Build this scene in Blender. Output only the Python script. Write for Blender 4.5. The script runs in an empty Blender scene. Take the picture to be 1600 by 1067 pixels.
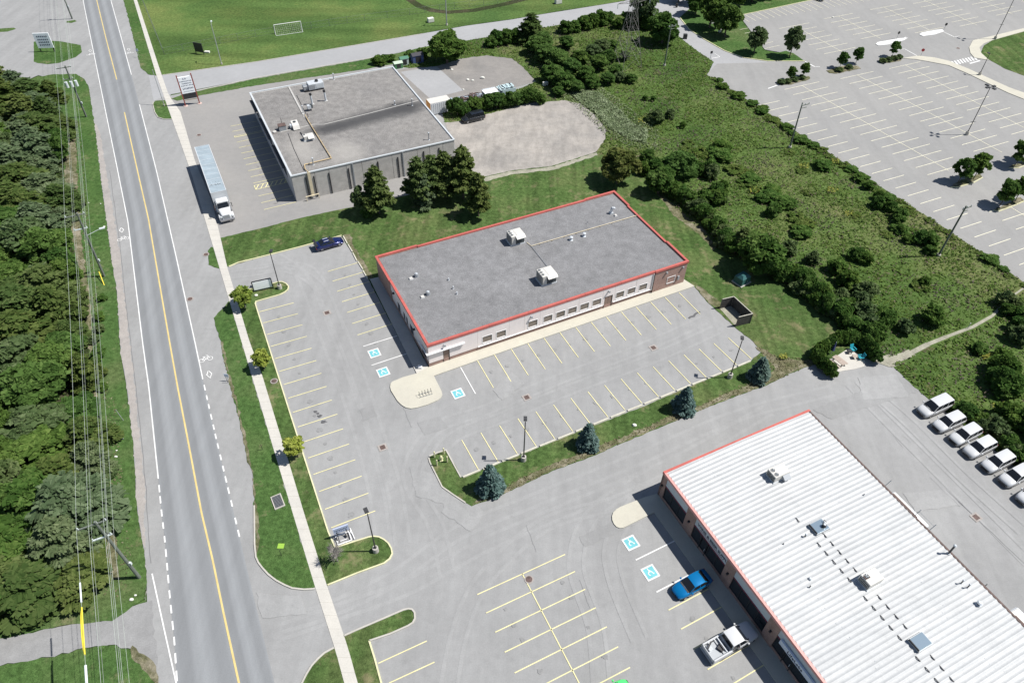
import bpy, bmesh, math, random
import numpy as np
from mathutils import Matrix, Vector
from mathutils.geometry import tessellate_polygon

random.seed(7); rng = np.random.default_rng(7)
S = bpy.context.scene
C = S.collection
R = math.radians

# ------------------------------------------------------------------ camera
CAM_H = 72.0
FOC = 1125.0                       # focal length in photograph pixels (1600 wide)
_th, _ro = R(44.67), R(1.36)
_up = np.array([math.sin(_ro)*math.cos(_th), -math.cos(_ro)*math.cos(_th), -math.sin(_th)])
_fh = np.array([0, 0, 1.0]) - _up*(_up[2]); _fh /= np.linalg.norm(_fh)
_rt = np.cross(_fh, _up)
if _rt[0] < 0: _rt = -_rt
CM = np.array([_rt, _fh, _up])     # camera (x right, y down, z forward) -> world
cam_d = bpy.data.cameras.new('camera'); cam = bpy.data.objects.new('camera', cam_d); C.objects.link(cam)
cr, cu, cb = CM @ np.array([1, 0, 0]), CM @ np.array([0, -1, 0]), CM @ np.array([0, 0, -1])
cam.matrix_world = Matrix(((cr[0], cu[0], cb[0], 0), (cr[1], cu[1], cb[1], 0), (cr[2], cu[2], cb[2], CAM_H), (0, 0, 0, 1)))
cam_d.sensor_width = 36.0; cam_d.lens = FOC/1600*36; cam_d.clip_start = 1.0; cam_d.clip_end = 8000
S.camera = cam

# ------------------------------------------------------------------ world, sun, exposure
SUN_EL, SUN_AZ = 57.0, 2.5         # elevation; direction towards the sun, degrees from +X
w = bpy.data.worlds.new('World'); S.world = w; w.use_nodes = True
nt = w.node_tree; nt.nodes.clear()
sky = nt.nodes.new('ShaderNodeTexSky'); sky.sky_type = 'NISHITA'; sky.sun_disc = False
sky.sun_elevation = R(SUN_EL); sky.sun_rotation = R(90 - SUN_AZ)
sky.air_density = 1.0; sky.dust_density = 0.6
bg = nt.nodes.new('ShaderNodeBackground'); bg.inputs[1].default_value = 0.066
ow = nt.nodes.new('ShaderNodeOutputWorld')
nt.links.new(sky.outputs[0], bg.inputs[0]); nt.links.new(bg.outputs[0], ow.inputs[0])
sd = bpy.data.lights.new('sun', 'SUN'); sd.energy = 5.0; sd.angle = R(0.53); sd.color = (1.0, 0.965, 0.91)
sun = bpy.data.objects.new('sun', sd); C.objects.link(sun)
_sv = Vector((math.cos(R(SUN_EL))*math.cos(R(SUN_AZ)), math.cos(R(SUN_EL))*math.sin(R(SUN_AZ)), math.sin(R(SUN_EL))))
sun.rotation_euler = _sv.to_track_quat('Z', 'Y').to_euler(); sun.location = (60, 20, 90)
S.view_settings.view_transform = 'Standard'; S.view_settings.look = 'None'
S.view_settings.gamma = 1.0; S.view_settings.use_curve_mapping = False
S.view_settings.exposure = 0.42
S.render.engine = 'CYCLES'

# ------------------------------------------------------------------ survey: photograph pixel -> place on the ground (or at height z)
def G(px, py, z=0.0):
    d = CM @ np.array([px-800, py-533.5, FOC]); t = (z-CAM_H)/d[2]
    return (float(d[0]*t), float(d[1]*t))
def proj(p):
    c = CM.T @ np.array([p[0], p[1], p[2]-CAM_H]); return 800+FOC*c[0]/c[2], 533.5+FOC*c[1]/c[2]
def GL(pts, z=0.0): return [G(x, y, z) for x, y in pts]
def height_of(base, top):
    g = G(*base); return min(np.arange(0.3, 30, .05), key=lambda z: math.hypot(*(np.array(proj((g[0], g[1], z)))-np.array(top))))
YAW = R(27.1)
U = np.array([math.cos(YAW), math.sin(YAW)]); N = np.array([-U[1], U[0]])     # street grid of the place
def lerp(a, b, t): return tuple(a[i]+(b[i]-a[i])*t for i in range(len(a)))

# ------------------------------------------------------------------ mesh builder
class MB:
    def __init__(s): s.v = []; s.f = []; s.m = []; s.uv = None
    def add(s, vs, fs, m=0):
        o = len(s.v); s.v += [tuple(map(float, p)) for p in vs]
        for f in fs: s.f.append(tuple(i+o for i in f)); s.m.append(m)
    def box(s, x0, x1, y0, y1, z0, z1, m=0):
        s.add([(x0,y0,z0),(x1,y0,z0),(x1,y1,z0),(x0,y1,z0),(x0,y0,z1),(x1,y0,z1),(x1,y1,z1),(x0,y1,z1)],
              [(3,2,1,0),(4,5,6,7),(0,1,5,4),(1,2,6,5),(2,3,7,6),(3,0,4,7)], m)
        return s
    def bbox(s, x0, x1, y0, y1, z0, z1, b=.03, m=0):      # box with a chamfered top edge and corners
        def ring(i, z): return [(x0+i,y0+b,z),(x0+b,y0+i,z),(x1-b,y0+i,z),(x1-i,y0+b,z),(x1-i,y1-b,z),(x1-b,y1-i,z),(x0+b,y1-i,z),(x0+i,y1-b,z)]
        v = ring(0, z0)+ring(0, z1-b)+ring(b*.98, z1)
        f = [tuple(reversed(range(8))), tuple(range(16, 24))]
        for k in (0, 8):
            for i in range(8): f.append((k+i, k+(i+1) % 8, k+8+(i+1) % 8, k+8+i))
        s.add(v, f, m); return s
    def obox(s, c, size, rz=0, m=0):
        a, b = math.cos(rz), math.sin(rz); hx, hy, hz = size[0]/2, size[1]/2, size[2]/2; vs = []
        for z in (-hz, hz):
            for x, y in ((-hx,-hy),(hx,-hy),(hx,hy),(-hx,hy)): vs.append((c[0]+a*x-b*y, c[1]+b*x+a*y, c[2]+z))
        s.add(vs, [(3,2,1,0),(4,5,6,7),(0,1,5,4),(1,2,6,5),(2,3,7,6),(3,0,4,7)], m); return s
    def cyl(s, p0, p1, r0, r1=None, n=10, m=0, cap=True):
        r1 = r0 if r1 is None else r1
        a, b = Vector(p0), Vector(p1); d = (b-a).normalized()
        q = d.orthogonal().normalized(); t = d.cross(q); vs = []
        for c, r in ((a, r0), (b, r1)):
            for i in range(n):
                an = 2*math.pi*i/n; vs.append(c+q*(r*math.cos(an))+t*(r*math.sin(an)))
        fs = [(i, (i+1) % n, n+(i+1) % n, n+i) for i in range(n)]
        if cap: fs += [tuple(reversed(range(n))), tuple(range(n, 2*n))]
        s.add(vs, fs, m); return s
    def tube(s, pts, r, n=6, m=0):
        for a, b in zip(pts[:-1], pts[1:]): s.cyl(a, b, r, n=n, m=m)
        return s
    def poly(s, pts, z0, z1, m=0, side=None):
        pts = list(pts)
        ar = sum(pts[i][0]*pts[(i+1) % len(pts)][1]-pts[(i+1) % len(pts)][0]*pts[i][1] for i in range(len(pts)))
        if ar < 0: pts.reverse()
        n = len(pts); tri = tessellate_polygon([[Vector((p[0], p[1], 0)) for p in pts]])
        fs = []
        for t in tri:
            a, b, c = [pts[i] for i in t]
            cr = (b[0]-a[0])*(c[1]-a[1])-(c[0]-a[0])*(b[1]-a[1])
            fs.append(tuple(t) if cr > 0 else (t[0], t[2], t[1]))
        s.add([(p[0], p[1], z1) for p in pts], fs, m)
        if z0 is not None and z0 < z1:
            vs = [(p[0], p[1], z0) for p in pts]+[(p[0], p[1], z1) for p in pts]
            s.add(vs, [(i, (i+1) % n, n+(i+1) % n, n+i) for i in range(n)], m if side is None else side)
        return s
    def strip(s, pts, w, z0, z1, m=0, closed=False):      # ribbon (or kerb) of width w along pts
        P = [np.array(p[:2], float) for p in pts]; n = len(P); Ls = []; Rs = []
        for i in range(n):
            a = P[i-1] if (i > 0 or closed) else P[i]; b = P[(i+1) % n] if (i < n-1 or closed) else P[i]
            if closed or (0 < i < n-1):
                d1 = P[i]-a; d2 = b-P[i]; d1 = d1/(np.linalg.norm(d1)+1e-9); d2 = d2/(np.linalg.norm(d2)+1e-9)
                d = d1+d2; d = d/(np.linalg.norm(d)+1e-9); k = 1/max(.5, float(d@d1))
            else: d = (b-a)/(np.linalg.norm(b-a)+1e-9); k = 1
            nn = np.array([-d[1], d[0]])*w/2*k; Ls.append(P[i]+nn); Rs.append(P[i]-nn)
        m_ = n if closed else n-1
        for i in range(m_):
            j = (i+1) % n
            q = [Rs[i], Rs[j], Ls[j], Ls[i]]
            if z0 is None: s.add([(x, y, z1) for x, y in q], [(0,1,2,3)], m)
            else:
                s.add([(x, y, z0) for x, y in q]+[(x, y, z1) for x, y in q],
                      [(4,5,6,7),(0,1,5,4),(2,3,7,6)]+([(1,2,6,5)] if (not closed and i == m_-1) else [])+([(3,0,4,7)] if (not closed and i == 0) else []), m)
        return s
    def loft(s, rings, m=0, cap=True, closed=True):
        n = len(rings[0]); vs = [p for r in rings for p in r]; fs = []
        for k in range(len(rings)-1):
            for i in range(n if closed else n-1): fs.append((k*n+i, k*n+(i+1) % n, (k+1)*n+(i+1) % n, (k+1)*n+i))
        if cap: fs += [tuple(reversed(range(n))), tuple(range((len(rings)-1)*n, len(rings)*n))]
        s.add(vs, fs, m); return s
    def mesh(s, name, mats, smooth=False):
        me = bpy.data.meshes.new(name); me.from_pydata(s.v, [], s.f)
        for mm in (mats if isinstance(mats, (list, tuple)) else [mats]): me.materials.append(mm)
        if any(s.m): me.polygons.foreach_set('material_index', s.m)
        if smooth: me.polygons.foreach_set('use_smooth', [True]*len(s.f))
        if s.uv is not None:
            ul = me.uv_layers.new(name='UVMap'); ul.data.foreach_set('uv', np.array(s.uv, float).ravel())
        me.update(); return me
    def build(s, name, mats, parent=None, smooth=False):
        return link(name, s.mesh(name, mats, smooth), parent)
def link(name, me, parent=None):
    o = bpy.data.objects.new(name, me); C.objects.link(o)
    if parent is not None: o.parent = parent
    return o
def tag(o, label=None, cat=None, group=None, kind=None):
    if label: o['label'] = label
    if cat: o['category'] = cat
    if group: o['group'] = group
    if kind: o['kind'] = kind
    return o
def thing(name, label, cat, loc=(0,0,0), rz=0, group=None):
    o = bpy.data.objects.new(name, None); C.objects.link(o); o.empty_display_size = .3
    o.location = loc; o.rotation_euler = (0, 0, rz)
    return tag(o, label, cat, group)
def struct(name, mb, mats, **k): return tag(mb.build(name, mats, **k), kind='structure')
KIDS = {}
def copy_thing(o, loc=None, rz=None, label=None, scale=None, group=None):
    c = o.copy(); C.objects.link(c)
    if loc is not None: c.location = loc
    if rz is not None: c.rotation_euler = (0, 0, rz)
    if scale is not None: c.scale = scale
    if label: c['label'] = label
    if group: c['group'] = group
    if o.name not in KIDS: KIDS[o.name] = [(ch, list(ch.children)) for ch in o.children]
    for ch, sub in KIDS[o.name]:
        d = ch.copy(); C.objects.link(d); d.parent = c
        for g in sub:
            e = g.copy(); C.objects.link(e); e.parent = d
    return c

# ------------------------------------------------------------------ materials
def nodes(m): return m.node_tree.nodes, m.node_tree.links
def mat(name, col, rough=.7, metal=0.0, spec=None, coat=0.0):
    m = bpy.data.materials.new(name); m.use_nodes = True
    b = m.node_tree.nodes['Principled BSDF']
    b.inputs['Base Color'].default_value = (*col, 1); b.inputs['Roughness'].default_value = rough; b.inputs['Metallic'].default_value = metal
    if spec is not None: b.inputs['Specular IOR Level'].default_value = spec
    if coat: b.inputs['Coat Weight'].default_value = coat; b.inputs['Coat Roughness'].default_value = .05
    return m
def coords(m, obj=False):
    n, l = nodes(m)
    if obj:
        t = n.new('ShaderNodeTexCoord'); return t.outputs['Object']
    g = n.new('ShaderNodeNewGeometry'); return g.outputs['Position']
def noise(m, vec, scale, detail=3, rough=.55, dist=0.0, stretch=None, rot=0):
    n, l = nodes(m)
    if stretch:
        mp = n.new('ShaderNodeMapping'); mp.inputs['Scale'].default_value = stretch; mp.inputs['Rotation'].default_value = (0, 0, rot)
        l.new(vec, mp.inputs[0]); vec = mp.outputs[0]
    t = n.new('ShaderNodeTexNoise'); t.inputs['Scale'].default_value = scale; t.inputs['Detail'].default_value = detail
    t.inputs['Roughness'].default_value = rough; t.inputs['Distortion'].default_value = dist
    l.new(vec, t.inputs['Vector']); return t.outputs['Fac']
def ramp(m, fac, stops, interp='LINEAR'):
    n, l = nodes(m); r = n.new('ShaderNodeValToRGB'); e = r.color_ramp.elements; r.color_ramp.interpolation = interp
    while len(e) < len(stops): e.new(.5)
    for k, (p, c) in enumerate(stops): e[k].position = p; e[k].color = (*c, 1) if len(c) == 3 else c
    l.new(fac, r.inputs[0]); return r.outputs[0]
def mix(m, a, b, fac, mode='MIX'):
    n, l = nodes(m); x = n.new('ShaderNodeMix'); x.data_type = 'RGBA'; x.blend_type = mode
    for sock, v in ((x.inputs[0], fac), (x.inputs[6], a), (x.inputs[7], b)):
        if isinstance(v, (int, float)): sock.default_value = v
        elif isinstance(v, tuple): sock.default_value = (*v, 1)
        else: l.new(v, sock)
    return x.outputs[2]
def setcol(m, out): m.node_tree.links.new(out, m.node_tree.nodes['Principled BSDF'].inputs['Base Color'])
def bump(m, fac, strength=.4, dist=.02):
    n, l = nodes(m); b = n.new('ShaderNodeBump'); b.inputs['Strength'].default_value = strength; b.inputs['Distance'].default_value = dist
    l.new(fac, b.inputs['Height']); l.new(b.outputs[0], n['Principled BSDF'].inputs['Normal'])
g1 = lambda v: (v, v, v)

def surface(name, col, var=.12, fine=.10, rough=.9, tint=(1,1,1), scale=.12, fscale=9.0, stain=.0, streak=None):
    """weathered mineral surface: big blotches, fine grain, optional stains and directional streaks"""
    m = mat(name, col, rough); p = coords(m)
    big = ramp(m, noise(m, p, scale, 4, .6), [(.3, tuple(c*(1-var) for c in col)), (.7, tuple(min(1, c*(1+var)*t) for c, t in zip(col, tint)))])
    f = noise(m, p, fscale, 3, .7)
    c = mix(m, big, ramp(m, f, [(.25, g1(1-fine*2)), (.75, g1(1+fine))]), 1.0, 'MULTIPLY')
    f2 = noise(m, p, fscale*.16, 4, .65)
    c = mix(m, c, ramp(m, f2, [(.3, g1(1-fine)), (.7, g1(1+fine*.7))]), 1.0, 'MULTIPLY')
    if streak:
        s_ = noise(m, p, 1.0, 3, .6, stretch=streak[0], rot=streak[1])
        c = mix(m, c, ramp(m, s_, [(.35, g1(1-streak[2])), (.65, g1(1+streak[2]*.6))]), 1.0, 'MULTIPLY')
    if stain:
        s2 = noise(m, p, .55, 5, .7)
        c = mix(m, c, ramp(m, s2, [(.60, g1(1)), (.72, g1(1-stain))]), 1.0, 'MULTIPLY')
    setcol(m, c); bump(m, f, .35, .012); return m

M = {}
M['asphalt'] = surface('asphalt_old', (.268,.269,.268), .08, .06, .9, (1,1,1), .07, 7, .10, ((.55,.07,1), -YAW, .07))
M['asphalt_big'] = surface('asphalt_big_lot', (.260,.259,.256), .08, .05, .9, (1,.99,.97), .05, 6, .06, ((.5,.1,1), R(62), .05))
M['asphalt_drive'] = surface('asphalt_side', (.252,.248,.243), .08, .06, .9, (1,.98,.96), .09, 7, .08)
M['asphalt_street'] = surface('asphalt_street', (.305,.308,.315), .06, .05, .9, (1,1,1), .1, 6, .04)
M['shoulder'] = surface('gravel_shoulder', (.325,.305,.29), .10, .13, .95, (1,.98,.96), .3, 8, .10)
M['gravel'] = surface('gravel_yard', (.31,.292,.272), .20, .13, .95, (1,.98,.95), .16, 6, .18, ((.7,.16,1), R(-30), .12))
M['gravel_drive'] = surface('gravel_drive', (.25,.25,.25), .10, .10, .95, (1,1,1), .3, 8)
M['yard'] = surface('asphalt_yard', (.225,.215,.205), .14, .09, .9, (1,.98,.96), .18, 6, .2)
M['concrete'] = surface('concrete_walk', (.475,.46,.425), .06, .05, .9, (1,.99,.97), .25, 6, .05)
M['concrete_apron'] = surface('concrete_apron', (.46,.44,.375), .05, .04, .9, (1,1,.98), .3, 6, .05)
M['kerb'] = surface('kerb_concrete', (.43,.41,.37), .08, .06, .9, (1,1,1), .7, 8)
M['kerb_y'] = surface('kerb_yellow', (.60,.58,.36), .10, .08, .8, (1,1,1), .9, 8)
M['stop_blk'] = surface('wheel_stop_concrete', (.52,.50,.42), .10, .07, .85, (1,1,1), .9, 8)
def paint(name, col, wear=.55):
    m = mat(name, col, .75); p = coords(m)
    f = noise(m, p, 14, 4, .75); f2 = noise(m, p, .8, 2)
    c = mix(m, col, (.24,.24,.235), ramp(m, f, [(.50+.12*(1-wear), g1(0)), (.74, g1(.75))]))
    c = mix(m, c, tuple(x*.8 for x in col), ramp(m, f2, [(.4, g1(0)), (.6, g1(.6))])); setcol(m, c); return m
M['yellow'] = paint('paint_stall_yellow', (.68,.63,.34), .6)
M['yellow_faded'] = paint('paint_stall_faded', (.74,.71,.55), .6)
M['white'] = paint('paint_white', (.68,.68,.67), .55)
M['centre'] = paint('paint_centre_yellow', (.60,.47,.19), .6)
M['cyan'] = paint('paint_accessible_blue', (.14,.44,.48), .5)

# trafficked lanes: polished wheel paths run along the lane (UV.x is across the lane)
def lane_mat(name, col, paths):
    m = mat(name, col, .85); n, l = nodes(m)
    uv = n.new('ShaderNodeUVMap'); sx = n.new('ShaderNodeSeparateXYZ'); l.new(uv.outputs[0], sx.inputs[0])
    p = coords(m)
    ad = n.new('ShaderNodeMath'); ad.operation = 'ADD'; wob = n.new('ShaderNodeMath'); wob.operation = 'MULTIPLY_ADD'
    l.new(noise(m, p, .05, 2), wob.inputs[0]); wob.inputs[1].default_value = .06; wob.inputs[2].default_value = -.03
    l.new(sx.outputs[0], ad.inputs[0]); l.new(wob.outputs[0], ad.inputs[1])
    base = ramp(m, ad.outputs[0], [(q, tuple(c*k for c in col)) for q, k in paths], 'EASE')
    f = noise(m, p, 8, 3, .7)
    c = mix(m, base, ramp(m, f, [(.25, g1(.9)), (.75, g1(1.06))]), 1.0, 'MULTIPLY')
    s_ = noise(m, p, 1.0, 4, .6, stretch=(.9, .06, 1), rot=R(27))
    c = mix(m, c, ramp(m, s_, [(.35, g1(.95)), (.65, g1(1.04))]), 1.0, 'MULTIPLY')
    setcol(m, c); bump(m, f, .3, .01); return m
M['lane'] = lane_mat('asphalt_lane', (.210,.219,.228), [(0, 1.0), (.1, .88), (.24, .86), (.36, 1.05), (.48, 1.13), (.6, 1.04), (.74, .90), (.88, .92), (1, 1.08)])

def grass_mat(name, cols, dry, drycov=.63, s1=.10, s2=1.6, mow=None):
    m = mat(name, cols[0], .95, spec=.04); p = coords(m)
    c = ramp(m, noise(m, p, s1, 5, .62), [(.32, cols[0]), (.5, cols[1]), (.68, cols[2])])
    f = noise(m, p, s2, 4, .7)
    c = mix(m, c, ramp(m, f, [(.3, g1(.62)), (.7, g1(1.32))]), 1.0, 'MULTIPLY')
    f3 = noise(m, p, 9.0, 3, .8)
    c = mix(m, c, ramp(m, f3, [(.3, g1(.6)), (.72, g1(1.35))]), 1.0, 'MULTIPLY')
    c = mix(m, c, dry, ramp(m, noise(m, p, .33, 6, .72), [(drycov, g1(0)), (drycov+.13, g1(.75))]))
    if mow:
        s_ = noise(m, p, 1.0, 1, .3, stretch=mow[0], rot=mow[1])
        c = mix(m, c, ramp(m, s_, [(.42, g1(.86)), (.58, g1(1.10))]), 1.0, 'MULTIPLY')
    setcol(m, c); bump(m, f3, .9, .08); return m
M['lawn'] = grass_mat('lawn_grass', [(.050,.092,.026), (.071,.117,.036), (.104,.132,.050)], (.20,.180,.10), .535, mow=((.9,.05,1), -YAW))
M['verge'] = grass_mat('verge_grass', [(.048,.098,.028), (.066,.122,.036), (.094,.130,.050)], (.21,.19,.11), .58)
M['field'] = grass_mat('sports_grass', [(.058,.108,.032), (.083,.136,.040), (.126,.162,.052)], (.20,.20,.06), .64, .045, mow=((.03,.16,1), R(27)))
M['meadow'] = grass_mat('meadow_ground', [(.055,.100,.026), (.086,.134,.038), (.140,.150,.064)], (.150,.120,.078), .57, .045, 1.1)
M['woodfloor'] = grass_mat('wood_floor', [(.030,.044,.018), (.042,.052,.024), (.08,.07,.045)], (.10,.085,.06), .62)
M['dirt'] = grass_mat('dry_verge', [(.085,.10,.042), (.135,.130,.075), (.21,.19,.135)], (.29,.26,.20), .50, .4)
M['path'] = surface('worn_path', (.30,.29,.23), .2, .15, .95, (1,1,1), .6, 5)
# ================================================================== GROUND
RAG = {'meadow','dry_strip','worn_apron','gravel_drive','gravel_shoulder','gravel_yard','woodland_floor','planting_bed','paved_yard','lawn'}
def ragged(P, amp, step=.55):
    out = []; rr = random.Random(int(abs(P[0][0]*100)))
    for a, b in zip(P, P[1:]+P[:1]):
        L = math.hypot(b[0]-a[0], b[1]-a[1]); n_ = max(1, min(160, int(L/step))); nx, ny = -(b[1]-a[1])/(L+1e-6), (b[0]-a[0])/(L+1e-6)
        for i in range(n_):
            t = i/n_; j = rr.uniform(-amp, amp) if i else 0; out.append((a[0]+(b[0]-a[0])*t+nx*j, a[1]+(b[1]-a[1])*t+ny*j))
    return out
def spoly(name, pts, z1, m, z0=None, side=None, rag=None):
    P = GL(pts); amp = rag if rag is not None else (.07 if name == 'lawn' else (.17 if name in RAG else 0))
    if amp: P = ragged(P, amp)
    return struct(name, MB().poly(P, z0, z1), m)
gm = MB(); gm.box(-3500, 3500, -2500, 4500, -3.0, -.10); struct('ground', gm, M['verge'])

ROADL = [(118,-120),(125,-40),(131,60),(138,130),(147.5,200),(156,267),(167.5,354),(176,417),(182.5,454),(187.5,534),(190,560),(197.5,601),(207.5,684),(215,801),(226,867),(229,900),(230,950),(238,1010),(246,1067),(262,1180),(275,1300)]
big = ROADL + [(900,1600),(2300,1500),(2300,1100),(1740,850),(1600,740),(1505,664),(1450,623),(1420,596),(1394,571),(1352,560),(1265,560),(1190,500),(1085,440),(800,280),(755,277),(947,202),(930,180),(882,157),(835,130),(800,92),(655,75),(592,89),(400,122),(265,150),(300,110),(253,117),(232,60),(192,-60),(185,-120)]
base = MB(); base.poly(GL(big), -.1, 0.0); struct('parking_lot', base, M['asphalt'])
# side street, east road and the big lot
st = [(232,117),(253,118),(400,97),(555,71),(660,53),(727.5,41),(800,31),(840,24),(965,4),(1000,-3),(1060,-16),(1120,-40),(1180,-70),
      (1230,-60),(1110,-10),(1062,28),(1077,47),(1100,62),(1132,80),(1162,91),(1200,96),(1257,96),(1258,130),(1107,115),(1115,97),(1082,75),(1052,50),(1017,20),(960,24),(925,32),(847,44),(800,49),(770,57.5),(655,75),(592,89),(400,122.5),(265,148),(240,158)]
spoly('side_street', st, .010, M['asphalt_street'], -.1)
bl = [(1155,25),(1200,15),(1265,1),(1340,-14),(1600,-90),(2300,-60),(2300,700),(1600,442),(1477,357),(1407,312),(1337,267),(1200,177),(1150,145),(1104,117),(1120,100),(1257,96.5),(1240,86),(1195,78)]
spoly('big_parking_lot', bl, .016, M['asphalt_big'], -.1)
# frontage: the paler strip beside the lanes, gravel shoulder on the far side
shl = [(x, y) for x, y in ROADL if 150 <= y <= 940]
shr = [(228,940),(226,759),(220,696),(211,609),(205,546),(197.5,492),(186,387),(166,267),(157,210),(152,150)]
spoly('gravel_shoulder', [(147,190)]+[p for p in shl if p[1] > 195]+shr[:-1], .004, M['shoulder'])
# lanes
def fn(tab):
    ys = [t[0] for t in tab]; xs = [t[1] for t in tab]; return lambda y: float(np.interp(y, ys, xs))
xl = fn([(-200,105),(-60,120),(7,131),(150,160),(260,182.5),(347,200),(392,205.5),(534,222.7),(604,232.5),(748,247.5),(800,252.5),(842,257.5),(927,265),(977,270),(1000,272.5),(1062,276.5),(1180,285),(1300,294)])
xy = fn([(-200,103),(-60,136),(0,151),(62,166),(125,182.5),(176,194.5),(267,214.8),(342,232),(447,250),(534,265),(604,277.5),(684,293),(801,315),(875,332.5),(960,350),(1062,372.5),(1180,398),(1300,424)])
xr = fn([(-200,112),(-60,156),(0,173),(117.5,205.5),(164,218),(267,244.5),(400,275),(534,304.5),(592.7,317),(631.5,325.7),(677.7,336.2),(727.7,348),(791.5,363.2),(848.7,376.7),(930,396),(1062,428),(1180,457),(1300,487)])
def ribbon(f0, f1, y0, y1, name, m, z, nu=1):
    b = MB(); ys = np.arange(y0, y1+1, 15); uv = []
    for k in range(len(ys)-1):
        ya, yb = ys[k], ys[k+1]
        a0, a1, b0, b1 = G(f0(ya), ya), G(f1(ya), ya), G(f0(yb), yb), G(f1(yb), yb)
        b.add([(*b0, z), (*b1, z), (*a1, z), (*a0, z)], [(0,1,2,3)]); uv += [(0,-yb/50), (1,-yb/50), (1,-ya/50), (0,-ya/50)]
    b.uv = uv; return struct(name, b, m)
ribbon(xl, xy, -180, 1290, 'road_lane', M['lane'], .018)
ribbon(xy, xr, -180, 1290, 'road_lane', M['lane'], .018)

# other paved and unpaved patches
spoly('gravel_yard', [(695,192),(716,190),(765,178),(800,167),(825,162),(882,157),(907,162),(930,180),(947,202),(946,218),(932,237),(900,250),(862,260),(800,267),(755,277),(725,262),(715,235),(700,205)], .022, M['gravel'])
spoly('paved_yard', [(612,112),(640,107),(682,104),(722,92),(760,87),(800,92),(818,106),(838,128),(800,138),(700,160),(672,170),(650,155)], .026, M['yard'])
spoly('concrete_slab', [(626,113),(682,104),(724,142),(672,155)], .032, M['asphalt_street'])
spoly('north_lot', [(262,152),(284,152),(400,134),(575,108),(612,112),(640,160),(700,205),(725,262),(800,268),(755,279),(700,292),(535,327),(470,341),(400,359),(345,372),(338,372),(305,250),(282,176)], .008, M['asphalt_drive'])
spoly('gravel_drive', [(238,937),(207,947),(190,960),(175,970),(112,975),(0,997),(-90,1025),(-90,1062),(0,1040),(75,1026),(140,1011),(170,1007),(200,1012),(225,1025),(245,1045)], .012, M['gravel_drive'])
spoly('forecourt', [(-150,0),(-40,-45),(60,-60),(122,-40),(131,30),(138,84),(141,128),(139,140),(60,118),(20,135),(-40,150),(-150,190)], .014, M['asphalt'])

# sidewalk
wl = fn([(-200,148),(-60,190),(0,208.7),(120,245),(267,297.5),(534,377.5),(800,457),(917,492.5),(1020,525.5),(1067,538),(1180,571),(1300,607)])
wr = fn([(-200,151),(-60,194),(0,214),(110,250),(150,264),(175,282),(205,291),(250,304),(317,332),(417,355),(534,390),(584,409),(676,437),(724,452),(801,475),(912,510),(985,535),(1017,545.5),(1067,559),(1180,595),(1300,632)])
swb = MB(); ys = [-150+ i*14 for i in range(104)]
swb.poly([G(wl(y)+.5, y) for y in ys]+[G(wr(y)-.5, y) for y in reversed(ys)], -.1, .036)
sw = struct('sidewalk', swb, M['kerb'])
# slabs of the walk, recessed joints between them
def arc_y(y0):   # next pixel row 1.55 m further along the walk
    y = y0
    p = np.array(G((wl(y0)+wr(y0))/2, y0))
    while True:
        y += .5
        q = np.array(G((wl(y)+wr(y))/2, y))
        if np.linalg.norm(q-p) >= 1.55 or y > 1290: return y
y = -40.0
while y < 1180:
    y2 = arc_y(y)
    a0, a1, b0, b1 = map(np.array, (G(wl(y), y), G(wr(y), y), G(wl(y2), y2), G(wr(y2), y2)))
    t = .012
    q = [b0+(a0-b0)*t, b1+(a1-b1)*t, a1+(b1-a1)*t, a0+(b0-a0)*t]
    zt = .050 + random.uniform(-.004, .004)
    MB().poly([tuple(p) for p in q], .03, zt).build('slab', M['concrete'], sw)
    y = y2

# lawns, verges, islands -------------------------------------------------
SWR = lambda y0, y1, st=25: [(wr(y), y) for y in np.arange(y0, y1, st)]+[(wr(y1), y1)]
SWL = lambda y0, y1, st=25: [(wl(y), y) for y in np.arange(y0, y1, st)]+[(wl(y1), y1)]
LAWN_Z = .045
main_lawn = SWR(372, 417)+[(400,404),(470,386),(533,369),(555,402),(575,436),(640,560),(700,560),(1085,448),(1107,474),(1150,513),(1177,534),(1190,549),(1170,566),(1000,637),(920,668),(797,717),(722,746),(697,704),(672,713),(671,720),(691,761),(727,785),(737,791),(800,766),(862,736),(925,713),(975,691),(1050,660),(1100,639),(1150,619),(1200,601),(1232,584),(1270,570),(1300,560),(1352,556),(1394,564),
             (1352,532),(1275,484),(1237,457),(1200,429),(1117,387),(1095,360),(1062,330),(1040,312),(1017,282),(932,238),(862,260),(800,267),(755,277),(700,292),(535,327),(470,341),(400,359)]
spoly('lawn', main_lawn, LAWN_Z, M['lawn'], -.05)
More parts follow.
